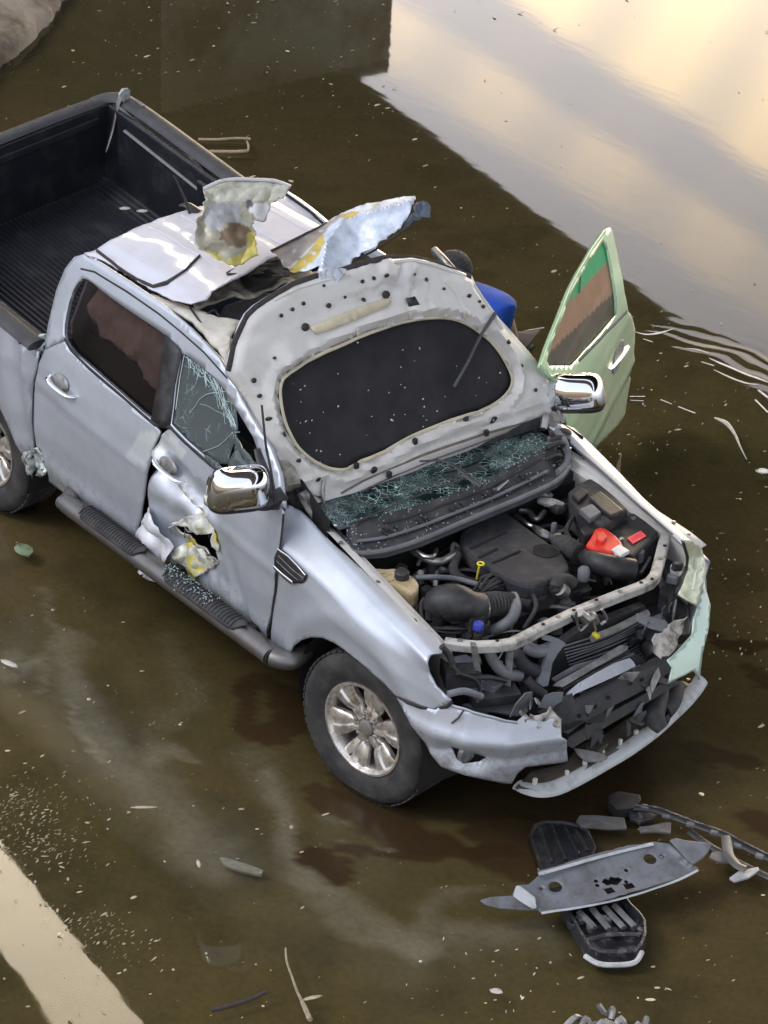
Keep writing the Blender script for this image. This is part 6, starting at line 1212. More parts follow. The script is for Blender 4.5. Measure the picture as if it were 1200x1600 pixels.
for s_ in ([(0.625,0.372,0.500),(0.661,0.324,0.450),(0.733,0.230,0.420),(0.790,0.234,0.380)], [(0.632,0.472,0.450),(0.682,0.389,0.420),(0.696,0.322,0.400)]): pipe('loose_duct', s_, [.03, .045, .05, .03][:len(s_)], M['blackm'])
g = MB(); g.lathe([(.05, 0), (.055, .02), (.045, .05), (.01, .03)], [(0.707,0.285)][0] + (.36,), 'z', 18); g.build('fog_lamp', M['black'], T)

rs = random.Random(31)
for k in range(34):
    q = SPOTS[k % 11]; c_ = Vector(q) + Vector((rs.uniform(-.02, .05), rs.gauss(0, .05), rs.gauss(0, .03))); r_ = rs.uniform(.018, .06); ax_ = Vector((rs.uniform(.2, 1), rs.uniform(-.6, .6), rs.uniform(-.2, 1))).normalized(); e1 = ax_.orthogonal().normalized(); e2 = ax_.cross(e1)
    P = [c_ + e1 * (r_ * rs.uniform(.4, 1.2) * math.cos(t_) * 1.6) + e2 * (r_ * rs.uniform(.3, 1.0) * math.sin(t_)) for t_ in [i * 6.283 / 7 for i in range(7)]]
    g = MB(); g.prism(P, ax_, .006); g.build('broken_bracket', M[rs.choice(['black', 'blackm', 'grey', 'rubber', 'plate', 'blackm', 'lgrey2'])], T, smooth=False)
# bumper, near half
BM = [(-1.192,0.732),(-1.094,0.745),(-1.013,0.750),(-0.948,0.761),(-0.897,0.802),(-0.851,0.800),(-0.807,0.794),(-0.686,0.776),(-0.582,0.753),(-0.553,0.773),(-0.520,0.752),(-0.465,0.734),(-0.419,0.748),(-0.393,0.722),(-0.397,0.667),(-0.372,0.639),(-0.353,0.512),(-0.426,0.518),(-0.538,0.522),(-0.568,0.491),(-0.587,0.434),(-0.664,0.452),(-0.752,0.468),(-0.833,0.479),(-0.901,0.489),(-0.962,0.546),(-1.028,0.609),(-1.088,0.672),(-1.142,0.704)]
FOG = [(-0.874,0.588),(-0.841,0.585),(-0.774,0.580),(-0.706,0.560),(-0.736,0.536),(-0.806,0.518),(-0.837,0.533)]
def bump_p(t_, z):
    p = Vector(s_bump(t_, z)); L_ = math.hypot(p.x + .1, p.y); n_ = Vector(((p.x + .1) / L_, p.y / L_, 0))
    d = .004 * noise.noise(Vector((t_ * 4, z * 4, 2))) + .018 * math.exp(-((z - .66) / .035) ** 2) - .012 * math.exp(-((z - .575) / .02) ** 2)
    dd = edge_d(t_, z, FOG) if abs(t_ + .75) < .35 else 1
    d -= .03 * math.exp(-(dd / .03) ** 2); d -= .010 * math.exp(-((t_ + .83 - .25 * (z - .7)) / .012) ** 2) * (1 if z > .64 else 0)
    if t_ > -.42: d += fold(t_, z, .022, 12, 3) * min(1, (t_ + .42) * 8)
    return tuple(p + n_ * d)
bmp = panel('front_bumper', BM, bump_p, M['paint'], T, holes=[FOG], sp=.02, thick=.008)
panel('fog_recess', [(a + (a - FOG[0][0]) * .2, b) for a, b in FOG] and [(-0.896,0.598),(-0.842,0.602),(-0.679,0.570),(-0.658,0.475),(-0.754,0.490),(-0.854,0.505)], lambda t_, z: tuple(Vector(s_bump(t_, z)) * Vector((1, 1, 1)).x - Vector((.07, -.05, 0))), M['black'], bmp, sp=.05, thick=.01)
strip('bumper_crack', [(-0.807,0.794),(-0.837,0.753),(-0.866,0.724)], bump_p, .005, M['black'], bmp, .006)
strip('bumper_edge', [(-0.888,0.799),(-0.807,0.791),(-0.686,0.771),(-0.582,0.748)], bump_p, .010, M['paint'], bmp, .006)
0 and strip('fog_trim', [(-0.848,0.511),(-0.804,0.496),(-0.731,0.477),(-0.654,0.468),(-0.668,0.497),(-0.700,0.554)], bump_p, .012, M['paint'], bmp, .006)
g = MB(); fgc = Vector(s_bump(*[(-0.786,0.561)][0])) - Vector((.05, -.03, 0)); g.lathe([(.045, 0), (.04, .02), (.001, .03)], fgc, 'x', 18); g.build('fog_lamp', M['lens2'], bmp)
RGB = [(-0.562,0.771),(-0.493,0.743),(-0.418,0.769),(-0.390,0.732),(-0.405,0.703),(-0.494,0.705),(-0.549,0.730)]
panel('torn_bumper_tab', RGB, lambda t_, z: tuple(Vector(bump_p(t_, z)) + Vector((-.02 + fold(t_, z, .05, 12, 1), 0, .01))), M['torn3'], bmp, sp=.015, thick=.004, jag=.006)
# seam strip between wing and bumper
strip('wing_gap', [(0.287,0.620),(0.378,0.614),(0.444,0.608),(0.509,0.586),(0.550,0.480),(0.585,0.370)], fen_p, .010, M['black'], fn_, .0)
# headlight bucket, near side (empty)
box('headlamp_mount', (.42, -.68, .82), (.14, .16, .08), M['blackm'], T, rot=Matrix.Rotation(-.5, 3, 'Z')); box('headlamp_mount', (.50, -.56, .72), (.16, .22, .05), M['blackm'], T, rot=Matrix.Rotation(-.4, 3, 'Z'))
box('headlamp_mount', (.36, -.60, .60), (.2, .3, .05), M['grey'], T)
for s_, r_, m_ in (([(0.500,-0.807,0.944),(0.520,-0.766,0.891),(0.520,-0.709,0.854),(0.540,-0.635,0.844),(0.540,-0.520,0.783)], .012, 'black'), ([(0.530,-0.794,0.916),(0.540,-0.701,0.855),(0.550,-0.675,0.791),(0.560,-0.694,0.744)], .009, 'black'), ([(0.480,-0.585,0.946),(0.500,-0.560,0.872),(0.520,-0.505,0.806),(0.520,-0.420,0.762)], .026, 'grey'), ([(0.500,-0.439,0.879),(0.520,-0.395,0.807),(0.540,-0.326,0.759)], .030, 'blackm'), ([(0.480,-0.366,0.876),(0.520,-0.325,0.855),(0.520,-0.241,0.846)], .030, 'plate'),
    ([(0.440,-0.816,1.014),(0.460,-0.786,0.965),(0.480,-0.778,0.917)], .015, 'black'), ([(0.600,-0.902,0.885),(0.620,-0.830,0.886),(0.620,-0.729,0.822)], .016, 'plate'), ([(0.550,-0.409,0.761),(0.580,-0.382,0.717),(0.600,-0.340,0.679)], .022, 'blackm')):
    pipe('loose_loom', s_, r_, M[m_])
plate('inner_bumper_plate', [(0.440,-0.677,0.666),(0.498,-0.550,0.677),(0.536,-0.472,0.683),(0.578,-0.425,0.674),(0.621,-0.448,0.639),(0.607,-0.497,0.629),(0.537,-0.579,0.642),(0.472,-0.654,0.655)], (-.5, .3, -.8), .02, M['plate'])
plate('headlamp_tray', [(0.373,-0.724,0.781),(0.436,-0.616,0.782),(0.494,-0.561,0.766),(0.518,-0.586,0.741),(0.467,-0.675,0.740),(0.420,-0.731,0.748)], (-.5, .3, -.8), .02, M['plate'])
plate('headlamp_tray', [(0.363,-0.716,0.879),(0.399,-0.637,0.889),(0.431,-0.611,0.870),(0.455,-0.642,0.821),(0.420,-0.707,0.819),(0.388,-0.726,0.843)], (-.5, .3, -.8), .03, M['plate'])
pipe('coil_hose', [(0.460,-0.399,0.810),(0.470,-0.353,0.738),(0.480,-0.318,0.670)], .045, M['rubber'], corr=.12, n=14, smooth=8)
for (a, sx, m_) in zip([(0.499,-0.554,0.726),(0.515,-0.376,0.646),(0.531,-0.270,0.565),(0.501,0.321,0.713),(0.517,0.375,0.633),(0.505,0.479,0.694),(0.523,0.513,0.604),(0.505,0.280,0.694),(0.496,0.434,0.739),(0.467,-0.169,0.883),(0.529,-0.306,0.577),(0.479,-0.509,0.826),(0.535,0.350,0.547),(0.488,0.504,0.780),(0.506,0.539,0.691),(0.477,0.576,0.836),(0.462,0.532,0.911),(0.452,0.567,0.962)], (.10, .08, .07, .06, .08, .07, .08, .05, .06, .05, .09, .05, .06, .07, .06, .05, .05, .05), ('grey', 'blackm', 'black', 'black', 'blackm', 'black', 'rubber', 'black', 'grey', 'black', 'blackm', 'steel', 'black', 'blackm', 'black', 'lgrey2', 'grey', 'black')):
    box('mounting_bracket', a, (sx * .6, sx, sx * .8), M[m_], T, rot=Matrix.Rotation(random.uniform(-1, 1), 3, 'Z') @ Matrix.Rotation(random.uniform(-.5, .5), 3, 'X'))
# far corner of the bumper, headlight
BL = [(0.131,0.812),(0.210,0.833),(0.298,0.858),(0.339,0.906),(0.426,0.960),(0.540,0.998),(0.503,0.959),(0.473,0.915),(0.418,0.876),(0.386,0.843),(0.346,0.803),(0.314,0.768),(0.285,0.714),(0.270,0.670),(0.254,0.708),(0.242,0.725),(0.163,0.724),(0.108,0.722),(0.143,0.776)]
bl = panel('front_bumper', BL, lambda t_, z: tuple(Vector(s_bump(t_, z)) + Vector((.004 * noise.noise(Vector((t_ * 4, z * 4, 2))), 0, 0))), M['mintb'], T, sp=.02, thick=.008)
GL_ = [(0.203,0.897),(0.263,0.915),(0.343,0.926),(0.327,0.884),(0.295,0.859),(0.212,0.837),(0.132,0.815),(0.124,0.846),(0.127,0.890)]
panel('torn_grille_corner', GL_, lambda t_, z: tuple(Vector(s_bump(t_, z)) + Vector((-.03 + fold(t_, z, .05, 9, 1), -.02, 0))), M['torn3'], bl, sp=.015, thick=.004, jag=.008)
HL = [(0.433,1.219),(0.496,1.197),(0.588,1.131),(0.671,1.050),(0.620,1.034),(0.553,1.006),(0.460,0.974),(0.380,0.943),(0.351,0.972),(0.329,1.003),(0.398,1.024),(0.482,1.043),(0.494,1.118)]
hl = panel('headlight', HL, lambda t_, z: tuple(Vector(s_bump(t_, z)) + Vector((.01, 0, .01))), M['lensg'], T, sp=.025, thick=.01)
strip('headlight_rim', [(0.433,1.219),(0.494,1.118),(0.482,1.043),(0.392,1.023),(0.327,1.003)], s_bump, .012, M['black'], hl, .01)
strip('lamp_reflector', [(0.565,1.076),(0.523,1.027),(0.405,0.992)], s_bump, .016, M['lens'], hl, .012)
box('lamp_bulb_holder', [(0.432,0.585,0.930)][0], (.05, .04, .05), M['white'], hl, rot=Matrix.Rotation(.4, 3, 'Z'))
plate('lamp_housing', [(0.271,0.660,0.860),(0.219,0.773,0.860),(0.314,0.725,0.860),(0.439,0.600,0.860),(0.519,0.465,0.860),(0.452,0.467,0.860),(0.385,0.570,0.860)], (0, 0, -1), .1, M['blackm'])
plate('wing_cover', [(0.337,0.513,0.700),(0.332,0.659,0.700),(0.446,0.675,0.700),(0.616,0.526,0.700),(0.631,0.401,0.700),(0.601,0.309,0.700),(0.466,0.354,0.700)], (0, 0, -1), .1, M['blackm'])
pipe('horn', [(0.550,0.321,0.669),(0.600,0.322,0.674),(0.620,0.320,0.665)], [.03, .045, .05], M['black'], n=16)

# ------------------------------------------------------------------ person beside the cab
PS = thing('person', 'person in a blue shirt bending down behind the raised bonnet, only head and back showing', 'person', (-1.9, 1.5, 0))
def skin(name, joints, bones, rad, m_, sub=2, parent=PS):
    me = bpy.data.meshes.new(name); me.from_pydata([Vector(j) for j in joints], bones, []); o = bpy.data.objects.new(name, me); col.objects.link(o)
    sk = o.modifiers.new('k', 'SKIN'); 
    if not me.skin_vertices: pass
    for i, r_ in enumerate(rad):
        v = me.skin_vertices[0].data[i]; v.radius = r_ if isinstance(r_, tuple) else (r_, r_); v.use_root = (i == 0)
    s = o.modifiers.new('s', 'SUBSURF'); s.levels = sub; s.render_levels = sub; me.materials.append(m_)
    o.parent = parent; o.matrix_parent_inverse = Matrix.Translation(-parent.location); sk.use_smooth_shade = True
    return o
HC = Vector([(-1.962,1.187,1.330)][0]); 
HP = Vector([(-1.909,1.422,0.920)][0]); SH = Vector([(-1.853,1.206,1.200)][0])
side_v = Vector((.9, .35, 0)).normalized()
J = [HP, HP * .5 + SH * .5 + Vector((.0, .03, .07)), SH, SH + (HC - SH) * .4, HC]
b_ = [(0, 1), (1, 2), (2, 3), (3, 4)]; rd_ = [(.17, .15), (.165, .14), (.17, .11), (.06, .06), (.09, .10)]
def addj(p, r_, fr): J.append(Vector(p)); rd_.append(r_); b_.append((fr, len(J) - 1)); return len(J) - 1
for s_ in (-1, 1):
    h_ = addj(HP + side_v * .10 * s_ + Vector((0, .02, -.08)), .10, 0); k_ = addj(HP + side_v * .13 * s_ + Vector((.02, -.10, -.45)), .072, h_); an_ = addj(HP + side_v * .13 * s_ + Vector((.0, .02, -.80)), .05, k_); addj(HP + side_v * .13 * s_ + Vector((-.03, -.16, -.86)), .045, an_)
    a0 = addj(SH + side_v * .19 * s_, .062, 2); a1 = addj(SH + side_v * .24 * s_ + Vector((-.02, -.12, -.24)), .048, a0); a2 = addj(SH + side_v * .16 * s_ + Vector((-.02, -.36, -.26)), .034, a1)
skin('body', J, b_, rd_, M['skin'])
skin('shirt', [J[0], J[1], J[2], SH + side_v * .2, SH - side_v * .2, SH + side_v * .235 + Vector((-.01, -.07, -.14)), SH - side_v * .235 + Vector((-.01, -.07, -.14)), SH + (HC - SH) * .3], [(0, 1), (1, 2), (2, 3), (2, 4), (3, 5), (4, 6), (2, 7)], [(.16, .14), (.185, .15), (.18, .13), .095, .095, .085, .085, .085], M['shirt'])
skin('trousers', [J[0]] + [HP + side_v * .10 * s_ + Vector((0, .02, -.08)) for s_ in (-1, 1)] + [HP + side_v * .13 * s_ + Vector((.02, -.10, -.45)) for s_ in (-1, 1)] + [HP + side_v * .13 * s_ + Vector((.0, .02, -.78)) for s_ in (-1, 1)], [(0, 1), (0, 2), (1, 3), (2, 4), (3, 5), (4, 6)], [(.18, .16), .12, .12, .088, .088, .068, .068], M['trouser'])
for s_ in (-1, 1):
    wr = SH + side_v * .16 * s_ + Vector((-.02, -.36, -.26)); fj = [wr, wr + Vector((0, -.08, -.01))]; fb2 = [(0, 1)]; fr_ = [(.025, .018), (.036, .016)]
    for k in range(4):
        fj += [fj[1] + side_v * (.024 * (k - 1.5)) + Vector((0, -.035, -.01)), fj[1] + side_v * (.025 * (k - 1.5)) + Vector((0, -.065 + .006 * abs(k - 1.5), -.03))]; fb2 += [(1, len(fj) - 2), (len(fj) - 2, len(fj) - 1)]; fr_ += [.009, .008]
    fj += [wr + side_v * (-.04 * s_) + Vector((0, -.05, -.01)), wr + side_v * (-.055 * s_) + Vector((0, -.08, -.02))]; fb2 += [(0, len(fj) - 2), (len(fj) - 2, len(fj) - 1)]; fr_ += [.012, .009]
    skin('hand', fj, fb2, fr_, M['skin'], 1)
hg = MB(); rows = []
for i in range(13):
    ph = math.pi * i / 12; rows.append([HC + Vector((.098 * math.sin(ph) * math.cos(t_) * (1 + .06 * noise.noise(Vector((t_ * 2, ph * 2, 0)))), .108 * math.sin(ph) * math.sin(t_), .112 * math.cos(ph) + .018)) for t_ in [2 * math.pi * k / 24 for k in range(24)]])
rows = rows[:8]; hg.grid(rows, True); hg.build('hair', M['hair'], PS)
for s_ in (-1, 1):
    g = MB(); g.lathe([(.001, -.01), (.022, -.006), (.028, .004), (.02, .012), (.001, .012)], HC + side_v * .093 * s_ + Vector((0, 0, -.01)), 'x', 12); g.build('ear', M['skin'], PS)
fcd = Vector((-.25, -.9, -.35)).normalized()
for k, s_ in enumerate((-1, 1)): 
    g = MB(); g.lathe([(.001, -.012), (.012, 0), (.001, .012)], HC + fcd * .088 + side_v * .032 * s_, 'z', 10); g.build('eye', M['white'], PS)
g = MB(); g.tube([HC + fcd * .09 + Vector((0, 0, .01)), HC + fcd * .115 + Vector((0, .0, -.03)), HC + fcd * .09 + Vector((0, 0, -.04))], [.008, .014, .008], n=8); g.build('nose', M['skin'], PS)
g = MB(); g.tube([HC + fcd * .088 + side_v * -.025 + Vector((0, 0, -.06)), HC + fcd * .096 + Vector((0, 0, -.062)), HC + fcd * .088 + side_v * .025 + Vector((0, 0, -.06))], .006, n=6); g.build('mouth', M['label'] if False else M['skin2'], PS)

# ------------------------------------------------------------------ loose wreckage in the water
def poly_thing(name, label, cat, uv, z, th, m_, fn=None, holes=(), group=None, sp=.03):
    o = panel(name, uv, fn or (lambda x, y: (x, y, z)), m_, None, holes=holes, sp=sp, thick=th); return tag(o, label, cat, group)
UP = thing('undertray_panel', 'long grey plastic splash panel with round and square cut outs lying across the black trays', 'car part', (2.0, .6, .05))
UPO = [(1.170,-0.967,0.186),(1.147,-0.934,0.195),(1.135,-0.909,0.200),(1.154,-0.865,0.200),(1.145,-0.796,0.209),(1.124,-0.786,0.216),(1.156,-0.668,0.219),(1.195,-0.519,0.224),(1.236,-0.370,0.229),(1.276,-0.252,0.231),(1.318,-0.196,0.226),(1.362,-0.190,0.216),(1.401,-0.191,0.206),(1.435,-0.188,0.197),(1.482,-0.170,0.187),(1.479,-0.287,0.177),(1.456,-0.415,0.170),(1.438,-0.502,0.165),(1.405,-0.626,0.161),(1.358,-0.767,0.159),(1.325,-0.846,0.159),(1.298,-0.916,0.159),(1.269,-0.913,0.167),(1.220,-0.936,0.176)]
nU = Vector((.25, -.1, 1)).normalized(); eU = Vector((nU.y, -nU.x, 0)).normalized(); fU = nU.cross(eU); oU = Vector(UPO[0])
def loc2(P): return [((Vector(p) - oU).dot(eU), (Vector(p) - oU).dot(fU)) for p in P]
UH = [circ(q[0], q[1], .030, 14, .030) for q in loc2([(1.219,-0.765,0.194),(1.330,-0.322,0.210)])]
UH += [loc2([(1.345,-0.604,0.178),(1.356,-0.566,0.179),(1.387,-0.567,0.172),(1.378,-0.607,0.170)]), loc2([(1.370,-0.516,0.181),(1.385,-0.474,0.182),(1.414,-0.477,0.174),(1.402,-0.522,0.172)]), loc2([(1.312,-0.586,0.188),(1.304,-0.561,0.193),(1.319,-0.549,0.190),(1.309,-0.533,0.194),(1.324,-0.521,0.192),(1.331,-0.504,0.192),(1.351,-0.496,0.188),(1.358,-0.524,0.183),(1.362,-0.542,0.180),(1.346,-0.557,0.183),(1.340,-0.578,0.182)])]
UH += [circ(q[0], q[1], .010, 8) for q in loc2([(1.295,-0.601,0.191),(1.322,-0.453,0.199),(1.369,-0.493,0.184),(1.316,-0.612,0.185),(1.192,-0.821,0.195),(1.342,-0.262,0.213)])]
UE = loc2(UPO)
def upf(a, b):
    e = edge_d(a, b, UE); return tuple(oU + eU * a + fU * b + nU * (.010 * noise.noise(Vector((a * 5, b * 5, 0))) + .022 * max(0, 1 - e / .02) + .010 * math.sin(a * 9)))
panel('panel_skin', UE, upf, M['plate'], UP, holes=UH, sp=.025, thick=.006, jag=.003)
panel('dark_underside', loc2([(1.198,-0.812,0.194),(1.321,-0.258,0.219),(1.387,-0.242,0.204),(1.422,-0.496,0.170),(1.304,-0.829,0.166)]), lambda a, b: tuple(oU + eU * a + fU * b - nU * .03), M['dark'], UP, sp=.15, thick=.004)  # dark sheet added behind the cut outs so they read black
tube('raised_flange', [(1.149,-0.802,0.228),(1.176,-0.687,0.232),(1.212,-0.536,0.239),(1.251,-0.385,0.244),(1.286,-0.267,0.247)], .010, M['lipm'], UP, n=6, flat=.6)
tube('raised_flange', [(1.309,-0.920,0.171),(1.333,-0.855,0.171),(1.366,-0.775,0.171),(1.413,-0.635,0.173),(1.446,-0.511,0.177),(1.464,-0.423,0.182),(1.487,-0.296,0.189),(1.492,-0.188,0.198)], .007, M['lipm'], UP, n=6, flat=.6)
plate('end_wing', [(1.314,-0.195,0.247),(1.321,-0.163,0.248),(1.347,-0.141,0.244),(1.387,-0.094,0.239),(1.425,-0.045,0.234),(1.452,-0.093,0.223),(1.465,-0.145,0.214),(1.465,-0.191,0.210),(1.436,-0.199,0.216),(1.401,-0.197,0.225)], (0, 0, 1), .010, M['plate'], UP)
plate('end_wing', [(1.077,-1.063,0.149),(1.088,-1.013,0.152),(1.131,-0.930,0.149),(1.194,-0.846,0.142),(1.254,-0.868,0.125),(1.207,-0.939,0.129),(1.156,-1.011,0.135),(1.110,-1.054,0.142)], (0, 0, 1), .010, M['plate'], UP)
plate('fold_edge', [(1.186,-0.975,0.206),(1.153,-0.933,0.218),(1.162,-0.919,0.218),(1.243,-0.901,0.199),(1.287,-0.930,0.185),(1.281,-0.947,0.185),(1.221,-0.968,0.198)], (0, 0, 1), .008, M['lipm'], UP)
BTy = thing('black_tray', 'black ribbed plastic tray end sticking out below the grey splash panel', 'car part', (2.1, .2, 0))
TO = [(1.242,-0.746),(1.242,-0.691),(1.269,-0.604),(1.303,-0.524),(1.338,-0.488),(1.439,-0.517),(1.513,-0.528),(1.560,-0.546),(1.633,-0.609),(1.680,-0.678),(1.695,-0.724),(1.663,-0.793),(1.610,-0.854),(1.567,-0.870),(1.516,-0.853),(1.432,-0.822),(1.340,-0.784)]
tcx = sum(p[0] for p in TO) / len(TO); tcy = sum(p[1] for p in TO) / len(TO)
g = MB(); rows = [[(tcx + (x - tcx) * k, tcy + (y - tcy) * k, z) for x, y in TO] for k, z in ((1.0, .05), (1.0, .13), (.93, .135), (.88, .07), (.0, .06))]; g.grid(rows, True); g.build('tray_shell', M['traym2'], BTy, smooth=False, bevel=.003)
for s_ in ([(1.346,-0.734),(1.468,-0.752)], [(1.360,-0.674),(1.509,-0.708)], [(1.385,-0.623),(1.539,-0.651)], [(1.399,-0.580),(1.559,-0.607)]):
    tube('tray_rib', [(s_[0][0], s_[0][1], .12), (s_[1][0], s_[1][1], .12)], .016, M['plate'], BTy, n=6, flat=.7)
tube('tray_rib', [(x, y, .13) for x, y in [(1.520,-0.853),(1.540,-0.763),(1.596,-0.668),(1.626,-0.640)]], .010, M['traym2'], BTy, n=6)
tube('pale_rim', [(x, y, .12) for x, y in [(1.587,-0.915),(1.658,-0.903),(1.710,-0.843),(1.739,-0.772),(1.705,-0.701)]], .012, M['lipm'], BTy, n=6)
rs = random.Random(3)
for k in range(14):
    t_ = rs.random() * 6.28; r_ = rs.uniform(.2, .8); x, y = tcx + (TO[12][0] - tcx) * .5 * math.cos(t_) + .08 * math.sin(t_), tcy + .15 * r_ * math.sin(t_)
    box('tray_fragment', (x, y, .10), (rs.uniform(.02, .06), rs.uniform(.01, .04), .03), M[rs.choice(['plate', 'traym2', 'black'])], BTy, rot=Matrix.Rotation(rs.random() * 3, 3, 'Z'))
UT2 = thing('sunken_tray', 'black plastic tray end mostly under water above the grey splash panel', 'car part', (1.5, .3, 0))
TO2 = [(0.727,-0.482),(0.684,-0.415),(0.684,-0.354),(0.738,-0.286),(0.801,-0.246),(0.862,-0.243),(0.973,-0.295),(1.033,-0.376),(1.012,-0.489),(0.986,-0.633),(0.874,-0.563)]
tx = sum(p[0] for p in TO2) / len(TO2); ty_ = sum(p[1] for p in TO2) / len(TO2)
g = MB(); g.grid([[(tx + (x - tx) * k, ty_ + (y - ty_) * k, z) for x, y in TO2] for k, z in ((1, .0), (1.0, .058), (.92, .062), (.88, .052), (0, .054))], True); g.build('tray_shell', M['black'], UT2, smooth=False, bevel=.003)
for s_ in ([(0.720,-0.415),(0.949,-0.538)], [(0.734,-0.359),(0.971,-0.475)], [(0.767,-0.312),(0.983,-0.407)], [(0.819,-0.288),(0.975,-0.351)]):
    tube('tray_rib', [(x, y, .056) for x, y in s_], .010, M['black'], UT2, n=5)
TR = thing('trim_strip', 'long black curved trim strip running to the right edge beyond the splash panel', 'car part', (1.6, 1.2, .05))
S1 = [(x, y, .11 + .005 * math.sin(i * 2)) for i, (x, y) in enumerate([(0.898,-0.010),(0.962,0.048),(1.055,0.095),(1.171,0.135),(1.285,0.172),(1.404,0.199),(1.519,0.224),(1.619,0.244)])]
tube('strip_rail', S1, .020, M['black'], TR, n=8, flat=.5); tube('strip_edge', [(x + .01, y + .012, z + .012) for x, y, z in S1], .005, M['traym2'], TR, n=6)
tube('lower_rail', [(x, y, .09) for x, y in [(1.161,0.092),(1.292,0.094),(1.437,0.111),(1.618,0.150)]], .020, M['traym2'], TR, n=6, flat=.5)
plate('end_bracket', [(x, y, .07) for x, y in [(0.769,-0.045),(0.771,0.011),(0.849,0.071),(0.882,0.048),(0.906,-0.021),(0.874,-0.093),(0.814,-0.085)]], (0, 0, 1), .05, M['black'], TR)
plate('bracket_web', [(x, y, .08) for x, y in [(0.877,-0.019),(0.912,0.058),(0.971,0.083),(1.002,0.023),(0.987,-0.050),(0.939,-0.068)]], (0, 0, 1), .02, M['traym2'], TR)
for k in range(6):
    p = Vector(S1[1 + k]); box('strip_lug', p + Vector((-.03, -.02, .0)), (.04, .03, .02), M['plate'], TR, rot=Matrix.Rotation(.6, 3, 'Z'))
fr = []
for uv, lab, m_ in (([(0.795,-0.241),(0.834,-0.183),(0.923,-0.089),(0.988,-0.133),(0.944,-0.205),(0.861,-0.291),(0.818,-0.284)], 'flat grey rectangular plastic piece left of the long trim strip', 'plate'), ([(1.034,-0.040),(1.050,0.027),(1.069,0.063),(1.129,0.004),(1.092,-0.032),(1.043,-0.103),(1.011,-0.081)], 'short grey torn plastic piece lying on the long trim strip', 'plate'),
    ([(1.521,-0.012),(1.508,0.059),(1.536,0.149),(1.556,0.137),(1.566,0.061),(1.551,-0.010)], 'small pale plastic shard at the right below the trim strip', 'lipm'), ([(1.339,0.055),(1.353,0.092),(1.406,0.101),(1.440,0.068),(1.407,0.029),(1.361,0.019)], 'small grey clip piece between splash panel and trim strip', 'plate'),
    ([(0.069,-1.704),(0.084,-1.683),(0.193,-1.624),(0.255,-1.600),(0.279,-1.631),(0.212,-1.679),(0.126,-1.720)], 'pale blue plastic sliver lying under the water at lower left', 'shard')):
    P = [Vector((x, y, .09 if m_ != 'shard' else .03)) for x, y in uv]; g = MB(); g.prism(P, (0, 0, 1), .012); o = g.build('plastic_fragment', M[m_], None, smooth=False, bevel=.002); tag(o, lab, 'plastic piece', 'broken plastic pieces in the water')
o = tube('hooked_bracket', [(x, y, .12) for x, y in [(1.312,0.169),(1.374,0.116),(1.424,0.080),(1.492,0.061),(1.533,0.072)]], .024, M['plate'], None, n=6, flat=.5); tag(o, 'bent grey bracket hooked over the long trim strip', 'car part')
mw_ = thing('tangled_metal', 'tangle of grey metal rods cut off by the bottom edge of the picture', 'scrap metal', (2.3, -.2, 0))
for s_ in ([(1.849,-1.263),(1.843,-1.188),(1.868,-1.124),(1.930,-1.092),(1.979,-1.093)], [(1.905,-1.226),(1.872,-1.161),(1.912,-1.145),(1.964,-1.156)], [(1.914,-1.059),(1.889,-1.030),(1.863,-1.031),(1.822,-1.047)], [(1.970,-1.092),(1.954,-1.043),(1.995,-1.027),(2.006,-0.984)], [(2.055,-1.012),(2.015,-0.957),(2.009,-0.938)], [(1.931,-1.162),(1.929,-1.108),(1.994,-1.086),(2.028,-1.092)]):
    tube('metal_rod', [(x, y, .07 + .03 * math.sin(i * 2.2)) for i, (x, y) in enumerate(s_)], .014, M['steel'], mw_, n=6)

# twigs, sticks, leaves
def stick(uv, r_, lab, m_='twig', z=.055, nm='twig', cat='twig'):
    o = tube(nm, [(x, y, z + .004 * i % 2) for i, (x, y) in enumerate(uv)], r_, M[m_], None, n=6); return tag(o, lab, cat, 'twigs and sticks afloat')
stick([(0.763,-1.857),(0.841,-1.909),(0.939,-1.955),(1.023,-1.994),(1.086,-2.018),(1.141,-2.040),(1.218,-2.071)], [.004, .005, .005, .006, .007, .011, .012], 'thin curved twig rising from the bottom edge left of centre')
stick([(0.916,-2.346),(0.936,-2.297),(0.953,-2.229),(0.965,-2.163),(0.965,-2.105)], .009, 'dark short stick near the bottom edge at lower left', 'seal')
stick([(-6.458,2.835),(-6.405,2.898),(-6.350,2.965),(-6.302,3.041)], .012, 'lower pale straw stem beside the far rear corner of the bed')
stick([(-6.669,2.899),(-6.590,3.003),(-6.530,3.120),(-6.463,3.185)], .010, 'upper brown straw stem beside the far rear corner of the bed')
stick([(-6.466,3.159),(-6.388,3.114),(-6.309,3.052)], .007, 'tiny stem joining the two straw stems beside the bed')
stick([(-3.191,2.784),(-3.171,2.878),(-3.149,2.960)], [.004, .006, .003], 'pale floating sliver between the person and the open door', 'foam')
stick([(-1.739,3.022),(-1.644,3.026),(-1.516,2.968),(-1.403,2.893),(-1.256,2.804)], [.004, .014, .009, .006, .003], 'pale curved torn leaf floating right of the open door', 'foam')
stick([(-7.444,1.808),(-7.446,1.911),(-7.468,2.026)], .008, 'thin stem behind the tailgate at the left edge')
def leaf(c, L_, w_, a, m_, z, cu=.3):
    ca, sa = math.cos(a), math.sin(a); rows = []
    for i in range(6):
        t_ = i / 5 * 2 - 1; ww = w_ * (1 - t_ * t_) ** .6
        rows.append([(c[0] + ca * t_ * L_ - sa * s_ * ww, c[1] + sa * t_ * L_ + ca * s_ * ww, z + cu * w_ * s_ * s_ + .004 * (t_ + 1)) for s_ in (-1, 0, 1)])
    return rows
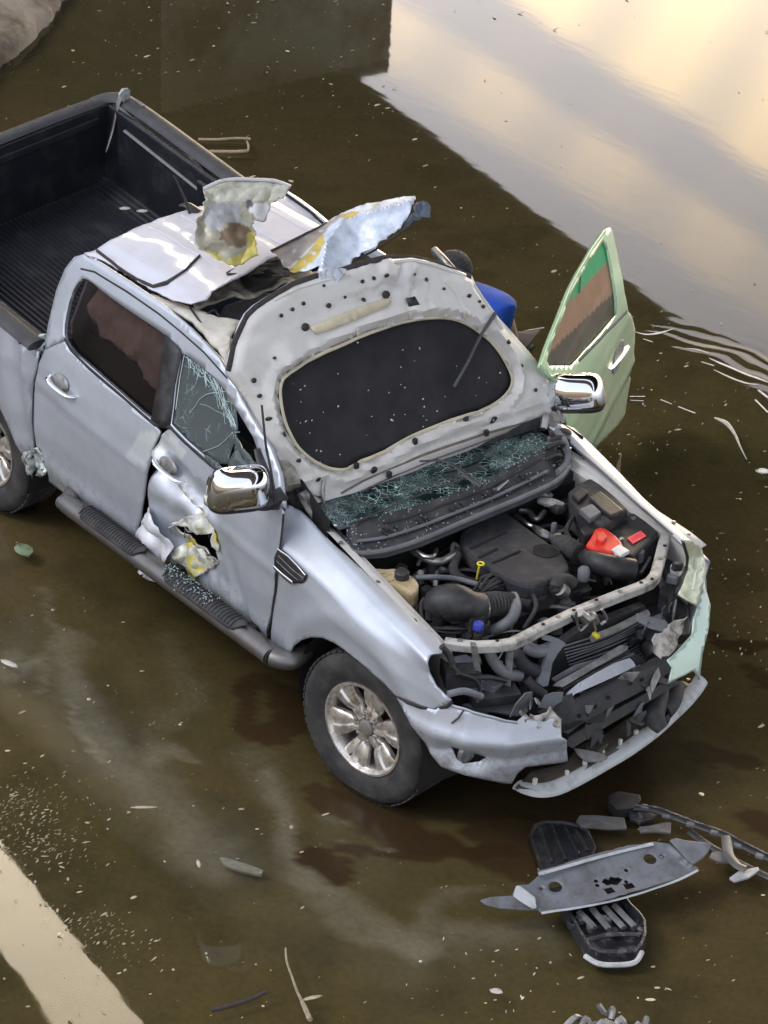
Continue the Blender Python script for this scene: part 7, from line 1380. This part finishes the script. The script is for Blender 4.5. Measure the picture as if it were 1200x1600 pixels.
for uv, L_, w_, a, lab, m_ in (([(-2.627,-1.021)], .075, .045, -.2, 'single green leaf floating below the rear wheel at the left edge', 'gleaf'), ([(-1.758,-1.648)], .06, .018, .2, 'pale folded leaf floating at the left edge below the green one', 'foam'), ([(-1.113,2.787)], .04, .03, .5, 'white flake floating at the right edge beyond the bonnet', 'white'),
    ([(-0.408,-1.780)], .06, .008, .9, 'slender feather shaped leaf at lower left', 'straw'), ([(0.076,-1.822)], .035, .008, -.5, 'curled pale seed pod left of the sunken blue sliver', 'foam'), ([(1.499,-1.321)], .03, .018, .4, 'pale crumbly leaf cluster below the mud streak, bottom centre', 'foam'), ([(1.095,-1.970)], .045, .010, 1.2, 'small pale leaf beside the curved twig', 'straw')):
    g = MB(); g.grid(leaf(uv[0], L_, w_, a, None, .056)); o = g.build('leaf', M[m_], None, thick=.003); tag(o, lab, 'leaf', 'leaves afloat')
for uv, lab in (([(-3.770,0.477,1.170)], 'pale leaf lying on the bed floor against the cab'), ([(-3.850,0.416,1.170)], 'small white flake on the bed floor left of the pale leaf')):
    c = uv[0]; g = MB(); g.grid(leaf(c, .034 if 'pale' in lab else .012, .02 if 'pale' in lab else .008, .6, None, c[2])); o = g.build('leaf', M['foam'], None, thick=.003); tag(o, lab, 'leaf', 'leaves in the bed')
g = MB(); rs = random.Random(21)
def seen(x, y):
    d = Vector((x, y, .05)) - Vector((8.557, -7.879, 7.742)); f_ = Vector(F_); z = d.dot(f_); return 600 + 4600 * d.dot(Vector(R_)) / z, 800 - 4600 * d.dot(Vector(U_)) / z
n_ = 0
while n_ < 1150:
    x, y = rs.uniform(-11, 3.5), rs.uniform(-4, 9.5); u, v = seen(x, y)
    if not (-60 < u < 1260 and -60 < v < 1660): continue
    dn = .5 + .5 * noise.noise(Vector((x * 1.3, y * 1.3, 4)))
    if rs.random() > (.15 + .9 * dn) * (1 if x > -3 else .55): continue
    if (-4.5 < x < .9 and abs(y) < .95): continue
    if u > 605 and v < 165 + (u - 605) * .775 and rs.random() > .10: continue
    L_ = min(.022, .003 + rs.expovariate(230)) * (1.0 if x > -4 else 1.3); w_ = L_ * rs.uniform(.14, .6)
    n_ += 1
    if rs.random() < .35:
        q = [(x + L_ * .7 * rs.uniform(.4, 1) * math.cos(t_), y + L_ * .7 * rs.uniform(.3, 1) * math.sin(t_), .0535) for t_ in (0, 1.2, 2.4, 3.6, 5.0)]; g.add(q, [(0, 1, 2, 3, 4)]); continue
    g.grid(leaf((x, y), L_, w_, rs.uniform(-.8, 1.6), None, .0535, .2))
for cx, cy, k_ in [([(1.522,-1.340)][0] + (26,)), ([(-1.748,2.506)][0] + (14,)), ([(-2.058,2.594)][0] + (8,)), ([(-0.576,1.974)][0] + (6,)), ([(0.165,1.504)][0] + (14,)), ([(0.052,-2.626)][0] + (14,)), ([(-0.101,1.652)][0] + (8,))]:
    for k in range(k_):
        x, y = rs.gauss(cx, .14), rs.gauss(cy, .14); L_ = rs.uniform(.003, .009); g.grid(leaf((x, y), L_, L_ * rs.uniform(.3, .8), rs.uniform(0, 3), None, .0535, .3))

for (cx, cy), su, kk in (([(-0.746,-2.273)][0], .15, 300), ([(-0.425,-2.275)][0], .10, 120), ([(0.190,-2.428)][0], .07, 70), ([(0.411,-2.414)][0], .08, 40)):  # dense pale grains stand in for bright glints on the water
    for k in range(kk):
        x, y = rs.gauss(cx, su), rs.gauss(cy, su); L_ = rs.uniform(.0008, .0034) * (2 if rs.random() < .12 else 1); g.grid(leaf((x, y), L_ * rs.uniform(1, 3), L_ * .5, rs.uniform(-.2, 1.8), None, .0535, .3))
o = g.build('leaf_litter', M['litter'], None, thick=.002); tag(o, 'pale specks of floating leaf litter scattered over the brown water', 'leaf litter', kind='stuff')
# white slivers imitating sky reflected along the ripple by the door
fo = MB()
for s_, w_ in (([(-2.822,3.399),(-2.758,3.434),(-2.729,3.512),(-2.727,3.626)], .018), ([(-2.723,3.376),(-2.660,3.396)], .010), ([(-2.486,3.505),(-2.436,3.551),(-2.360,3.574)], .018), ([(-2.317,3.532),(-2.232,3.540),(-2.163,3.552),(-2.044,3.568),(-1.961,3.590),(-1.871,3.607)], .020), ([(-2.191,3.449),(-2.066,3.459),(-1.960,3.486),(-1.899,3.535)], .016), ([(-2.208,2.799),(-2.159,2.873)], .010), ([(-2.080,2.921),(-2.002,2.938)], .010), ([(-1.958,2.947),(-1.847,2.973)], .012), ([(-1.854,3.485),(-1.752,3.463)], .02), ([(-2.305,3.458),(-2.226,3.487)], .012), ([(-2.170,2.769),(-2.121,2.829)], .008), ([(-1.776,3.383),(-1.620,3.332)], .015)):
    P = [(x, y, .0525) for x, y in s_]; fo.tube(P, [w_ * .1] + [w_ * .5] * (len(P) - 2) + [w_ * .1] if len(P) > 2 else [w_ * .4] * 2, n=8, flat=.05)
o = fo.build('foam_streaks', M['foamw'], None); tag(o, 'thin white foam streaks curving round the open door on the ripple', 'foam', kind='stuff')
